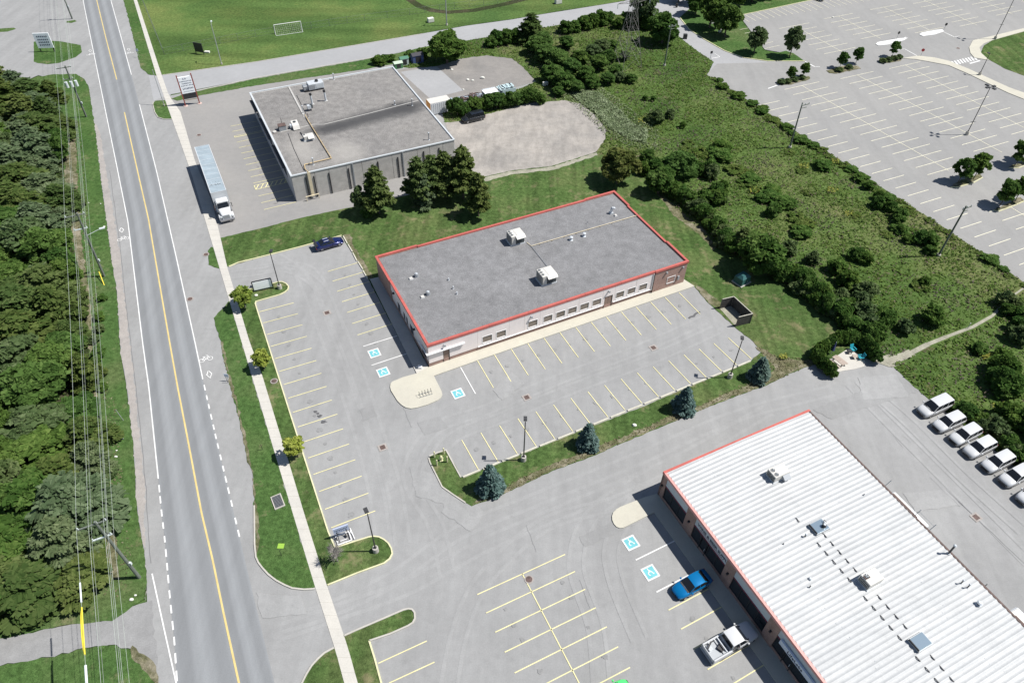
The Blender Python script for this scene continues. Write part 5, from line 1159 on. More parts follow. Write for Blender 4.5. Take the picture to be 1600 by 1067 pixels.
# roadside power line: poles and their wires
def upole(label, base, top_xy, h, lamp=False, transf=False, r=.19):
    t = thing('utility_pole', label, 'utility pole', (*base, 0))
    lx, ly = top_xy[0]-base[0], top_xy[1]-base[1]
    MB().cyl((0,0,0),(lx,ly,h), r, r*.65, 10).build('pole', M['polewood'], t)
    at = lambda z: (lx*z/h, ly*z/h)
    for z, w_ in ((h-.35, 2.6), (h-2.7, 1.8)):
        x, y = at(z); MB().obox((x+.35*U[0]*(-1), y-.35*U[1], z), (w_,.12,.14), YAW).build('crossarm', M['insul'] if transf is False and z < h-1 else M['polewood'], t)
        for k in (-1, .35, 1): 
            px_, py_ = x-.35*U[0]+k*(w_/2-.1)*U[0], y-.35*U[1]+k*(w_/2-.1)*U[1]; MB().cyl((px_,py_,z+.07),(px_,py_,z+.32), .07, .05, 6).build('insulator', M['insul'], t)
    x, y = at(3.2); MB().obox((x+.22, y, 3.2), (.25,.2,.4), 0).build('equipment_box', M['insul'], t)
    if lamp:
        x, y = at(h-4.0); MB().cyl((x,y,h-4.0),(x+2.0*U[0],y+2.0*U[1],h-3.4), .04, n=6).build('lamp_arm', M['insul'], t); MB().obox((x+2.3*U[0],y+2.3*U[1],h-3.38),(.75,.32,.16), YAW).build('lamp_head', M['insul'], t)
    if transf:
        for k in (-.85, .0, .85):
            x, y = at(h-3.4); MB().cyl((x+k*U[0],y+k*U[1]-.3,h-4.2),(x+k*U[0],y+k*U[1]-.3,h-3.1), .27, .27, 14).build('transformer_can', M['insul'], t)
    return t
hA, hB = 11.5, 11.8
A_ = np.array(G(218,902)); At = np.array(G(148,815,hA)); B_ = np.array(G(163,432)); Bt = np.array(G(120,333,hB)); C_ = np.array(G(135,183)); Ct = np.array(G(104,107,11.0)); D_ = np.array(G(113,30)); Dt = np.array(G(96,-10,9.5))
def clampt(a, b, mx=1.6):
    v = b-a; L_ = np.linalg.norm(v); return a+v*min(1, mx/L_)
At, Bt, Ct, Dt = clampt(A_, At), clampt(B_, Bt), clampt(C_, Ct, 1.0), clampt(D_, Dt, 1.0)
upole('leaning grey utility pole with crossarms nearest the gravel drive', A_, At, hA)
upole('leaning utility pole carrying a street lamp arm halfway along the woods', B_, Bt, hB, lamp=True)
upole('utility pole with three pale transformer cans by the far driveway', C_, Ct, 11.0, transf=True)
upole('thin far utility pole on the tiny island of the far forecourt', D_, Dt, 10.0)
E_ = A_+(A_-B_)*1.0; Et = E_+(At-A_)
t = upole('utility pole below the picture edge carrying the roadside wires', E_, Et, hA)
M['wire'] = mat('aluminium_wire', (.42,.47,.42), .6); M['wire_dark'] = mat('communication_cable', (.26,.29,.26), .7)
tops = [(Et,hA),(At,hA),(Bt,hB),(Ct,11.0),(Dt,10.0)]
F_ = Dt+(Dt-Ct)*1.2; tops.append((F_, 10.0))
WIRES = [(-1.6,.0,'wire','bare wire strung on the woods side end of the upper crossarms',.014),(-.55,.05,'wire','bare wire strung over the pole tops',.014),(.75,.0,'wire','bare wire strung on the road side end of the upper crossarms',.014),
         (-1.1,-2.35,'wire_dark','dark cable strung on the woods side of the lower crossarms',.014),(.35,-2.35,'wire','pale cable strung on the road side of the lower crossarms',.014),(-.15,-3.6,'wire_dark','dark communication cable slung lowest on the road side poles',.018),(.55,-3.3,'wire','thin pale service cable slung beside the lowest cable',.012)]
def wire_pts(off, dz):
    pts = []
    for (pa, ha), (pb, hb) in zip(tops[:-1], tops[1:]):
        a = np.array([*(pa+U*off), ha+dz]); b_ = np.array([*(pb+U*off), hb+dz]); n_ = 14
        for i in range(n_): s = i/n_; q = a+(b_-a)*s; q[2] -= 4*.55*s*(1-s); pts.append(tuple(q))
    pts.append(tuple(b_)); return pts
for off, dz, mm, lab, r in WIRES:
    o = MB().tube(wire_pts(off, dz), r, 5).build('power_line', M[mm]); tag(o, lab, 'power line', 'wires of the roadside pole line')
# covers on the woods side wire
wp = wire_pts(-1.6, 0)
def near(ya, yb):
    return [p for p in [tuple(np.array(wp[i])+(np.array(wp[i+1])-np.array(wp[i]))*k/8) for i in range(len(wp)-1) for k in range(8)] if ya <= proj(p)[1] <= yb]
M['guard_y'] = mat('yellow_line_guard', (.72,.60,.05), .5); M['guard_w'] = mat('white_line_guard', (.66,.72,.74), .5)
q = near(948, 1028)
if len(q) > 2:
    t = thing('line_guard', 'bright yellow insulating sleeve hung on the roadside wire above the gravel drive', 'line cover', (0,0,0)); MB().tube(q, .06, 8).build('sleeve', M['guard_y'], t)
    q2 = [(x-.16*math.sin(math.pi*i/(len(q)-1))**.5-.02, y, z-.1) for i, (x, y, z) in enumerate(q)]; MB().tube(q2, .06, 8).build('sleeve', M['guard_y'], t)
q = near(1031, 1120)
if len(q) > 2: o = MB().tube(q, .10, 8).build('line_guard', M['guard_w']); tag(o, 'white insulating sleeve on the roadside wire at the lower picture edge', 'line cover')
q = near(910, 944)
if len(q) > 2: o = MB().tube(q, .07, 8).build('line_guard', M['guard_w']); tag(o, 'short white sleeve with dark ends on the roadside wire above the yellow one', 'line cover')
# guy marker and rod
g0 = np.array(G(158.5,432)); g2 = np.array(G(163,446)); o = thing('guy_marker', 'yellow guy wire marker at the foot of the lamp carrying utility pole', 'guy marker', (*g2, 0))
MB().cyl((0,0,0),((g0-g2)[0],(g0-g2)[1],1.2), .07, n=6).build('sleeve', M['guard_y'], o)
g0 = np.array(G(193,657)); o = thing('marker_post', 'thin grey marker post in the grass verge between the poles', 'post', (*g0, 0)); MB().cyl((0,0,0),(-.2,0,2.1), .04, n=6).build('post', M['pole_galv'], o)
for lab, px, py, s_ in (('cream utility box on the far lawn beside the lane',1113,37,.6),('white panel box leaning on the far lawn, right of the cream one',1125,51,.5),('white topped dark box beside the floodlight mast',673,35,.8),('white tank among the thicket trees at the yard end',852,134,.6),('white box at the edge of the far field beside the side street',872,6,.9)):
    t = thing('utility_box', lab, 'utility box', (*G(px, py), .04), YAW); MB().bbox(-s_,s_,-s_*.6,s_*.6,0,s_*1.3,.06).build('casing', M['litter'], t); MB().box(-s_*1.05,s_*1.05,-s_*.65,s_*.65,-.02,.08).build('base', M['dark'], t)
# stray pale rocks and litter in the verges
for k, (px, py, r, lab) in enumerate(((163,355,.22,'white scrap of litter beside the gravel shoulder near the lamp carrying pole'),(192,686,.15,'small white scrap in the verge below the marker post'),(181.5,714,.22,'pale scrap in the verge, lower of three'),(182.5,704,.13,'tiny pale scrap in the verge, upper of three'),(138.8,317.5,.13,'tiny white scrap in the verge above the lamp carrying pole'),(157.5,319,.13,'tiny white scrap at the shoulder above the lamp carrying pole'),(206,937,.25,'white scrap where the verge meets the gravel drive'),(212,930,.16,'small white scrap just above the gravel drive'),
        (731,126,.45,'white boulder in the rear yard, left one of a pair'),(738.5,127,.4,'white boulder in the rear yard, right one of a pair'),(754,123,.55,'largest white boulder alone in the middle of the rear yard'),(706,110,.35,'white boulder at the far left of the rear yard'),(724,141,.3,'small white boulder at the edge of the concrete slab'),(400.8,462.3,.30,'pale rock on the grass nose under the framed billboard'),(991,665,.35,'pale flat rock in the lawn strip between two blue spruces'),(1301,28,.3,'pale rock on the far lawn'))):
    g = G(px, py); b = MB(); rr = random.Random(k); rg = []
    for z, s_ in ((0,.8),(r*.35,1.0),(r*.7,.6)): rg.append([(r*s_*math.cos(a)*rr.uniform(.75,1.15), r*.75*s_*math.sin(a)*rr.uniform(.75,1.15), z) for a in [2*math.pi*i/8 for i in range(8)]])
    b.loft(rg); o = b.build('boulder' if 'boulder' in lab or 'rock' in lab else 'litter', M['litter']); o.location = (*g, .04); tag(o, lab, 'boulder' if 'boulder' in lab or 'rock' in lab else 'litter')

# ================================================================== SIGNS
M['post_red'] = mat('red_brown_post', (.26,.06,.045), .6); M['sign_white'] = surface('sign_face_white', (.90,.93,.95), .02, .015, .5, (1,1,1), 1, 5); M['ink'] = mat('dark_ink', (.06,.08,.13), .6)
a, b_ = np.array(G(290.2,166)), np.array(G(312,162)); d = b_-a; L_ = float(np.linalg.norm(d)); an = math.atan2(d[1], d[0]); hs = height_of((290.2,166), (275,119))
t = thing('pylon_sign', 'tall two post sign with red posts, white lettered panel and black lower board', 'sign', (*a, .03), an)
for x in (0, L_): MB().box(x-.11, x+.11, -.11, .11, 0, hs).build('post', M['post_red'], t); MB().cyl((x,0,0),(x,0,.08), .5, .45, 12).build('footing', M.setdefault('footing', surface('pinkish_footing', (.52,.40,.36), .15, .1, .9, (1,1,1), 3, 9)), t)
p_ = MB().box(.12, L_-.12, -.12, .12, hs*.40, hs*.93).build('panel', M['sign_white'], t); MB().box(.12, L_-.12, -.12, .12, hs*.22, hs*.395).build('message_board', M['dark'], t)
MB().box(.12, L_-.12, -.05, .05, hs*.17, hs*.185).build('rail', M['yellowpipe'], t)
b = MB(); rr = random.Random(3); W_ = L_-.5
for z, hh, m0, m1, sp in ((hs*.865,.34,.32,.62,.4),(hs*.79,.20,.0,1,.26),(hs*.72,.26,.15,.9,.24),(hs*.65,.22,.05,1,.3),(hs*.555,.42,.1,.95,.27),(hs*.46,.12,.1,.95,.16)):
    x = .25+W_*m0
    while x < .25+W_*m1:
        w_ = sp*rr.uniform(.45,.75); b.box(x, x+w_*.45, -.135, -.122, z-hh/2*rr.uniform(.7,1), z+hh/2); b.box(x+w_*.45, x+w_, -.135, -.122, z-hh/2*rr.uniform(.2,1), z-hh/2*rr.uniform(-.3,.2)+.03); x += sp
b.build('lettering', M['ink'], p_)
a, b_ = np.array(G(397.5,456.5)), np.array(G(427,450)); d = b_-a; L_ = float(np.linalg.norm(d)); an = math.atan2(d[1], d[0])
t = thing('billboard', 'blank white billboard in a dark frame on the rounded grass nose', 'sign', (*a, .05), an)
hb_ = height_of((427,450),(422.5,435.5))
for x in (0, L_): MB().box(x-.07, x+.07, -.07, .07, 0, hb_).build('post', M['dark'], t)
MB().box(.075, L_-.075, -.09, .05, .35, hb_-.06).build('panel', M['sign_white'], t); MB().box(0, L_, -.07, .07, hb_, hb_+.1).build('top_rail', M['dark'], t); MB().box(.07, L_-.07, -.055, .055, .27, .34).build('bottom_rail', M['white_trim'], t)
# portable sign
c_ = np.array(G(537,842)); t = thing('portable_sign', 'wheeled portable sign with a white frame stand and pale blue board by the last stall', 'sign', (*c_, .03), YAW-R(2))
fr_ = MB(); fr_.tube([(-.75,-.55,.12),(.75,-.55,.12),(.75,.6,.12),(-.75,.6,.12),(-.75,-.55,.12)], .07, 6); fr_.build('base_frame', M['white_trim'], t)
MB().tube([(-.4,-.2,.12),(.4,-.2,.12)], .05, 6).build('crossbar', M['white_trim'], t)
for x in (-.5, .55): MB().tube([(x,.1,.12),(x,.35,1.3)], .04, 6).build('upright', M['dark'], t); MB().tube([(x,-.45,.12),(x,.25,.9)], .03, 6).build('brace', M['dark'], t); MB().cyl((x-.25,.2,.2),(x-.15,.2,.2), .2, n=10).build('wheel', M['tyre'], t)
bd = MB().box(-.85,.85,.32,.42,.95,1.95).build('board', M.setdefault('blueboard', mat('pale_blue_board', (.42,.48,.66), .5)), t)
b = MB()
for k in range(9): b.box(-.7+k*.16, -.6+k*.16, .31, .318, 1.42, 1.62)
for k in range(6): b.box(-.6+k*.2, -.5+k*.2, .31, .318, 1.15, 1.27)
b.build('lettering', M['ink'], bd); MB().tube([(.95,.3,.1),(.95,.75,.12)], .05, 6).build('tow_bar', M['white_trim'], t)
t2 = MB().tube([(1.1,-.55,.1),(1.0,.95,.1)], .06, 6).build('side_rail', M['white_trim'], t)
# gas price board far left; dark notice board; small signs
a = np.array(G(64,82)); t = thing('price_board', 'white slanted signboard on low legs on the far left grass island', 'sign', (*a, .05), R(8))
MB().box(-.1, 3.3, -.1, .1, .9, 4.3).build('panel', M['sign_white'], t); MB().box(0,.2,-.08,.08,0,.9).build('post', M['dark'], t); MB().box(3.0,3.2,-.08,.08,0,.9).build('post', M['dark'], t)
b = MB()
for z in (1.5,2.1,2.7,3.4): 
    for k in range(6): b.box(.5+k*.4, .75+k*.4, -.115, -.102, z, z+.3)
b.build('lettering', M['ink'], t)
a = np.array(G(312,85)); t = thing('notice_board', 'dark notice board on posts on the sports field verge beside the street lamp', 'sign', (*a, .05), R(-18))
MB().box(-1.0,1.3,-.08,.08,.5,2.6).build('board', M['dark'], t); MB().box(-1.0,-.88,-.06,.06,0,.5).build('post', M['dark'], t); MB().box(1.18,1.3,-.06,.06,0,.5).build('post', M['dark'], t)
o = MB().bbox(-.6,.6,-.3,.3,0,.4,.08).build('bench', M['litter']); o.location = (*G(324,83), .04); tag(o, 'pale low block beside the dark notice board', 'block')
def small_sign(label, base, top, col, shape='disc', cat='sign'):
    h = height_of(base, top); g = G(*base); t = thing('road_sign', label, cat, (*g, .02), R(random.uniform(-20, 20)))
    MB().cyl((0,0,0),(0,0,h), .04, n=6).build('post', M['pole_galv'], t)
    if shape == 'disc': MB().cyl((0,-.03,h-.1),(0,-.06,h-.1), .38, n=8).build('plate', col, t)
    else: MB().box(-.3,.3,-.06,-.03,h-.5,h+.1).build('plate', col, t)
RED = mat('stop_sign_red', (.42,.03,.04), .5); BLK = M['dark']
small_sign('small red stop sign on the curved pavement of the big lot', (1438.5,88), (1442.5,78), RED)
small_sign('small dark backed sign on the left white traffic island', (1401,61), (1405,51), BLK); small_sign('small dark backed sign on the right white traffic island', (1474,49), (1479,38), BLK)
small_sign('small dark sign where the side lane meets the big lot', (1109.5,93), (1112,81), BLK, 'r')
small_sign('small blue and white sign at the road edge beside the strip of grass', (357,595), (359.5,582), M['signwhite'], 'r')
small_sign('small blue sign on the far grass strip beside the road', (218,90), (217,76), M['signwhite'], 'r')
o = MB().box(-.45,.45,-.4,.4,0,1.1).build('litter_bin', M['dark']); o.location = (*G(1070,61), .03); tag(o, 'dark bin standing beside the side lane', 'bin')
o = MB().cyl((0,0,0),(0,0,1.0), .3, n=8).build('litter_bin', M['dark']); o.location = (*G(1057,12), .03); tag(o, 'dark drum at the far road fork', 'bin')

# ================================================================== OTHER OBJECTS
# soccer goal
g0, g1_ = np.array(G(430.5,54)), np.array(G(472,48)); d = g1_-g0; L_ = float(np.linalg.norm(d)); t = thing('soccer_goal', 'white framed soccer goal with a net on the sports field', 'goal', (*g0, .03), math.atan2(d[1], d[0]))
hg = 2.2; MB().tube([(0,0,0),(0,0,hg),(L_,0,hg),(L_,0,0)], .08, 6).build('frame', M['white_trim'], t); MB().tube([(0,0,.05),(0,-1.2,.05),(L_,-1.2,.05),(L_,0,.05)], .04, 6).build('ground_frame', M['white_trim'], t)
nb = MB()
for k in range(15): nb.tube([(L_*k/14,0,hg),(L_*k/14,-1.2,.05)], .008, 3)
for k in range(6): nb.tube([(0,-1.2*k/6,hg-(hg-.05)*k/6),(L_,-1.2*k/6,hg-(hg-.05)*k/6)], .008, 3)
o = nb.build('net', M['litter'], t); o['kind'] = 'stuff'
# chain link fence round the field
M['fence_metal'] = mat('chain_link_grey', (.18,.20,.19), .6, .2)
def chain(label, pts, h=1.6, sp=3.0):
    P = [np.array(G(*p)) for p in pts]; t = thing('chain_link_fence', label, 'fence', (*P[0], 0)); m_ = MB(); segs = []
    for a, c in zip(P[:-1], P[1:]):
        n_ = max(1, int(np.linalg.norm(c-a)/sp))
        for i in range(n_): segs.append((a+(c-a)*i/n_, a+(c-a)*(i+1)/n_))
    post = MB().cyl((0,0,0),(0,0,h), .04, n=5).mesh('post', M['fence_metal'])
    for a, c in segs:
        o = link('post', post, t); o.location = (*(a-P[0]), 0)
        for z in (h, h*.5, .1): m_.cyl((*(a-P[0]), z), (*(c-P[0]), z), .022 if z == h else .012, n=3, cap=False)
        for k in range(5):
            q0 = a+(c-a)*k/5-P[0]; q1_ = a+(c-a)*(k+1)/5-P[0]; m_.cyl((*q0,.1),(*q1_,h), .007, n=3, cap=False); m_.cyl((*q0,h),(*q1_,.1), .007, n=3, cap=False)
    o = m_.build('mesh_wire', M['fence_metal'], t); o['kind'] = 'stuff'
chain('chain link fence along the near side of the sports field', [(257,86),(400,58),(570,33),(640,24),(800,3),(900,-9)], sp=4)
chain('chain link fence down the left side of the sports field', [(257,86),(222,0),(195,-70)], sp=4)
# storage huts by the far tree
for lab, px, py, w_, d_, h, c1, c2 in (('small green storage bin with a pale roof, left of three by the big round tree',622,106,1.9,1.4,1.5,(.06,.20,.08),(.42,.50,.40)),('white walled bin with a green roof, middle of three by the big round tree',631.5,101,1.9,1.4,1.9,(.42,.48,.46),(.05,.16,.10)),('dark blue bin with a black roof, right of three by the big round tree',652,97,2.6,1.8,2.2,(.06,.09,.22),(.03,.03,.04))):
    t = thing('storage_bin', lab, 'storage bin', (*G(px, py), .03), YAW); MB().box(-w_/2,w_/2,-d_/2,d_/2,0,h*.8).build('body', mat('bin_body', c1, .6), t)
    b = MB(); b.add([(-w_/2-.1,-d_/2-.1,h*.8),(w_/2+.1,-d_/2-.1,h*.8),(w_/2+.1,d_/2+.1,h*.8),(-w_/2-.1,d_/2+.1,h*.8),(-w_/2-.1,0,h),(w_/2+.1,0,h)], [(0,1,5,4),(2,3,4,5),(0,4,3),(1,2,5),(3,2,1,0)]); b.build('roof', mat('bin_roof', c2, .6), t)
    MB().box(-w_/4,w_/4,-d_/2-.02,-d_/2-.003,.2,h*.7).build('door', M['dark'], t)
# containers and flatbed between the yards
a, b_ = np.array(G(672,163,2.6)), np.array(G(702,158,2.6)); a0_ = np.array(G(670,157.5,2.6)); c1 = np.array(G(806,136.5,2.4)); ax = (c1-a)/np.linalg.norm(c1-a); an = math.atan2(ax[1], ax[0]); TOT = float(np.linalg.norm(c1-a))
def rowp(s, w_=0): return tuple(a+ax*s+np.array([-ax[1], ax[0]])*w_)
M['orange'] = surface('orange_steel', (.60,.28,.05), .1, .05, .5); M['scrap_a'] = mat('scrap_blue_grey', (.30,.35,.40), .6); M['scrap_b'] = mat('scrap_brown', (.14,.10,.09), .8)
t = thing('shipping_container', 'white roofed shipping container with an orange end behind the bushes', 'container', (*rowp(0), .03), an)
cl = 4.6; MB().box(.05, cl, 0, 2.35, .12, 2.55).build('body', M['trailer_side'], t); MB().box(0, .048, 0, 2.35, 0, 2.6).build('end_frame', M['orange'], t); MB().box(.02, cl, .02, 2.33, 2.552, 2.6).build('roof', M['hvac'], t)
for k in range(2): MB().box(-.04, -.003, .15+k*1.1, 1.05+k*1.1, .2, 2.4).build('door', M['orange'], t)
for k in range(9): MB().box(.3+k*.45, .5+k*.45, -.04, -.003, .2, 2.4).build('rib', M['trailer_side'], t)
t = thing('scrap_bin', 'open steel bin heaped with dark scrap next to the white container', 'scrap bin', (*rowp(cl+.4), .03), an); bl_ = 7.2
for y in (0, 2.2): MB().box(0, bl_, y, y+.1, .1, 1.7).build('side', M['grey_metal'], t)
for x in (0, bl_-.1): MB().box(x, x+.1, .11, 2.19, .1, 1.7).build('end', M['grey_metal'], t)
MB().box(.1, bl_-.1, .1, 2.2, .1, 1.2).build('fill', M['scrap_b'], t)
rr = random.Random(12); b1_, b2_, b3_ = MB(), MB(), MB()
for k in range(150): rr.choice((b1_, b2_, b3_)).obox((rr.uniform(.3,bl_-.3), rr.uniform(.3,2.0), rr.uniform(1.3,1.95)), (rr.uniform(.3,1.2), rr.uniform(.08,.35), rr.uniform(.05,.3)), rr.uniform(0,3.1))
for bb_, mm in ((b1_,'scrap_a'),(b2_,'scrap_b'),(b3_,'rust')): o = bb_.build('scrap', M[mm], t); o['kind'] = 'stuff'
s0 = cl+.4+bl_+.5
t = thing('flatbed_trailer', 'long pale flatbed stacked with boards and pipes behind the bushes', 'trailer', (*rowp(s0), .03), an); fl = max(6, TOT-s0)
MB().box(0, fl, 0, 2.4, .9, 1.1).build('deck', M['galv'], t); wheel_set(t, (1.0, 2.2, fl-1.5), 1.3, .45, .3)
for s in (.02, 2.3): MB().box(0, fl*.45, s, s+.08, 1.1, 2.2).build('side_wall', M['trailer_side'], t); MB().box(fl*.55, fl, s, s+.08, 1.1, 2.3).build('side_wall', M.setdefault('paleblue', mat('pale_blue_sheet', (.50,.62,.64), .5)), t)
MB().box(.02, fl*.45, .1, 2.3, 1.9, 1.96).build('tarpaulin', M['sign_white'], t)
b1_, b2_ = MB(), MB()
for k in range(90):
    x = fl*rr.uniform(.5, .97); (b1_ if rr.random() < .6 else b2_).obox((x, 1.2+rr.uniform(-.1,.1), rr.uniform(2.0,2.45)), (rr.uniform(.1,.3), rr.uniform(1.2,2.2), .1), rr.uniform(-.25,.25))
for bb_, mm in ((b1_,'paleblue'),(b2_,'dark')): o = bb_.build('stacked_board', M[mm], t); o['kind'] = 'stuff'
# dumpster enclosure
P0 = np.array(G(1124.7,482.5)); Pc = np.array(G(1146.7,463.5,1.9)); Pr = np.array(G(1176,490.3,1.9)); Pf = np.array(G(1149.5,510.5))
t = thing('dumpster_enclosure', 'empty three sided dark board enclosure at the corner of the parking lot', 'enclosure', (*P0, .03)); M['encl'] = surface('charcoal_boards', (.06,.055,.052), .2, .15, .8, (1,1,1), 1.5, 9)
loc = [np.zeros(2), Pc-P0, Pr-P0, Pf-P0]
for a, c in zip(loc[:-1], loc[1:]):
    n_ = max(2, int(np.linalg.norm(c-a)/.165)); d = (c-a)/np.linalg.norm(c-a); an_ = math.atan2(d[1], d[0])
    for k in range(n_):
        q = a+(c-a)*(k+.5)/n_; MB().obox((q[0], q[1], .95), (np.linalg.norm(c-a)/n_-.012, .04, 1.8), an_).build('board', M['encl'], t)
    q = (a+c)/2; MB().obox((q[0], q[1], 1.9), (np.linalg.norm(c-a), .12, .06), an_).build('cap_rail', M.setdefault('caprail', surface('pale_cap_rail', (.42,.40,.34), .1, .1, .8)), t)
for q in loc: MB().box(q[0]-.07, q[0]+.07, q[1]-.07, q[1]+.07, 0, 1.86).build('post', M['fence_wood'], t)
b = MB(); b.poly([tuple(x) for x in loc], 0, .03); b.build('pad', M['path'], t)
# green utility kiosk
t = thing('utility_kiosk', 'teal green pad mounted utility kiosk under the tree behind the enclosure', 'utility box', (*G(1158,441), .05), YAW+R(10))
MB().box(-1.15,1.15,-1.0,1.0,0,.15).build('pad', M['kerb'], t); b = MB(); b.loft([[(-1,-.85,.151),(1,-.85,.151),(1,.85,.151),(-1,.85,.151)],[(-.95,-.8,1.2),(.95,-.8,1.2),(.95,.8,1.2),(-.95,.8,1.2)],[(-.55,-.4,1.65),(.55,-.4,1.65),(.55,.5,1.65),(-.55,.5,1.65)]]); b.build('casing', mat('kiosk_green', (.03,.10,.10), .4), t)
MB().box(-.02,.02,-.87,-.86,.2,1.15).build('door_seam', M['dark'], t); MB().box(.1,.2,-.88,-.86,.6,.75).build('handle', M['galv'], t)
# wheel stops
ws0, ws1 = np.array(G(721.5,746.5)), np.array(G(1174,564)); nW = 17
proto = MB(); L_ = float(np.linalg.norm(ws1-ws0))/nW
proto.loft([[(x,-.13,0),(x,.13,0),(x,.08,.16),(x,-.08,.16)] for x in (.18, L_-.16)]); pm_ = proto.mesh('wheel_stop', M['stop_blk'])
for k in range(nW):
    o = bpy.data.objects.new('wheel_stop', pm_); C.objects.link(o); q = ws0+(ws1-ws0)*k/nW; d = ws1-ws0; o.location = (*q, .02); o.rotation_euler = (0,0,math.atan2(d[1], d[0])+R(random.uniform(-.6,.6)))
    tag(o, 'pale concrete wheel stop in the row along the lawn with blue spruces', 'wheel stop', 'wheel stops along the spruce lawn')
ws0, ws1 = np.array(G(536,369)), np.array(G(575,437)); d = ws1-ws0
for k in range(5):
    o = bpy.data.objects.new('wheel_stop', pm_); C.objects.link(o); q = ws0+d*k/5; o.location = (*q, .02); o.scale = (float(np.linalg.norm(d))/5/L_, 1, 1); o.rotation_euler = (0,0,math.atan2(d[1], d[0])+R(random.uniform(-2.5,2.5)))
    tag(o, 'pale concrete wheel stop in the stepped row beside the navy sports coupe', 'wheel stop', 'wheel stops beside the navy coupe')
# bollards round the hydrant on the grass island
for k, (px, py, lab) in enumerate(((679,714.5,'pale yellow bollard at the left corner of the grass island'),(683,727.5,'pale yellow bollard nearest the lower side of the fire hydrant'),(693.5,709,'pale yellow bollard at the upper corner of the grass island'),(699,722,'pale yellow bollard right of the fire hydrant'))):
    o = MB().cyl((0,0,0),(0,0,1.1), .09, n=10).cyl((0,0,1.1),(0,0,1.15), .09, .03, 10).build('bollard', M['kerb_y']); o.location = (*G(px, py), .04); tag(o, lab, 'bollard')
t = thing('fire_hydrant', 'pale yellow fire hydrant between four bollards on the grass island', 'fire hydrant', (*G(689.5,719.5), .04))
MB().cyl((0,0,0),(0,0,.75), .15, .14, 12).build('barrel', M['kerb_y'], t); MB().cyl((0,0,.75),(0,0,.95), .18, .07, 12).build('bonnet', M['kerb_y'], t); MB().cyl((-.28,0,.5),(.28,0,.5), .08, n=8).build('outlet', M['kerb_y'], t); MB().cyl((0,0,0),(0,0,.08), .24, n=12).build('flange', M['kerb_y'], t)
# bicycle rack / bench frame on the concrete apron
t = thing('bicycle_rack', 'thin grey metal bicycle rack on the rounded concrete apron', 'bicycle rack', (*G(665,617.5), .145), YAW-R(3))
for k in range(5): x = -.8+k*.4; MB().tube([(x,-.25,0),(x,-.25,.55),(x,.2,.75),(x,.25,0)], .022, 6).build('hoop', M['dark'], t)
MB().tube([(-.9,-.25,.05),(.9,-.25,.05)], .03, 6).build('rail', M['grey_metal'], t); MB().tube([(-.9,.25,.05),(.9,.25,.05)], .03, 6).build('rail', M['grey_metal'], t)
o = MB().bbox(-.3,.3,-.25,.25,0,.35,.08).build('planter', M['white_trim']); o.location = (*G(656.5,575.5), .14); tag(o, 'small white block on the walk at the front corner of the red trimmed building', 'block')
# catch basin frame in the verge
t = thing('ditch_inlet', 'sloping grey ditch inlet grate with a pale frame in the verge by the sidewalk', 'drain', (*G(434.5,784), .045), YAW+R(3))
MB().box(-.6,.6,-.95,.95,0,.12).build('frame', M['kerb'], t); MB().box(-.48,.48,-.82,.82,.121,.14).build('opening', M['dark'], t)
for k in range(9): MB().box(-.46,.46,-.78+k*.18,-.74+k*.18,.142,.165).build('bar', M['grey_metal'], t)
o = MB().box(-.35,.35,-.3,.3,0,.02).build('marking_patch', mat('lime_marking', (.25,.42,.05), .8)); o.location = (*G(439,853), .045); tag(o, 'faded lime utility marking sprayed on the verge near the drive', 'utility marking')
# wooden stake shadows: two thin stakes in the verge
for px, py, lab in ((410.5,703,'thin dark stake in the verge opposite the lower yellow tree'),(356,598,'thin dark stake at the road edge'),(440,868,'thin dark stake in the verge by the drive entrance')):
    o = MB().cyl((0,0,0),(0,0,1.1), .03, n=5).build('stake', M['dark']); o.location = (*G(px, py), .04); tag(o, lab, 'stake')
# patio
pc = [(1301,584),(1296,577),(1299,566),(1308,556),(1325,545),(1336,551),(1345,556),(1352,566),(1350,573),(1335,577),(1316,580)]
spoly('patio', pc, .07, M['concrete'], 0)
M['teal'] = mat('teal_plastic', (.02,.27,.34), .4); M['table_wood'] = surface('greyish_table_wood', (.40,.33,.28), .1, .1, .8)
def adirondack(lab, px, py, rz, m):
    t = thing('garden_chair', lab, 'chair', (*G(px, py), .07), rz); t.scale = (.85,.85,.85)
    MB().box(-.3,.3,-.3,.3,.32,.37).build('seat', M[m], t); pass
    b = MB(); b.add([(-.3,-.3,.35),(.3,-.3,.35),(.36,-.62,1.05),(-.36,-.62,1.05),(-.3,-.35,.35),(.3,-.35,.35),(.36,-.67,1.05),(-.36,-.67,1.05)], [(0,1,2,3),(7,6,5,4),(0,3,7,4),(1,5,6,2),(3,2,6,7)]); b.build('backrest', M[m], t)
    for s in (-1, 1): MB().box(s*.38-.07,s*.38+.07,-.4,.35,.55,.59).build('armrest', M[m], t); MB().box(s*.34-.03,s*.34+.03,.25,.33,0,.55).build('leg', M[m], t); MB().box(s*.34-.03,s*.34+.03,-.4,-.32,0,.5).build('leg', M[m], t)
adirondack('bright teal garden chair in the sun on the hedged patio', 1331.5, 549, R(200), 'teal'); adirondack('teal garden chair in the shade on the right of the hedged patio', 1343, 561, R(100), 'teal')
t = thing('picnic_table', 'weathered wooden picnic table on the left side of the hedged patio', 'picnic table', (*G(1308.5,569), .07), YAW+R(95))
for k in range(5): MB().box(-.95,.95,-.42+k*.165,-.27+k*.165,.72,.76).build('plank', M['table_wood'], t)
for s in (-1, 1): MB().box(-.95,.95,s*.75-.14,s*.75+.14,.42,.46).build('bench', M['table_wood'], t)
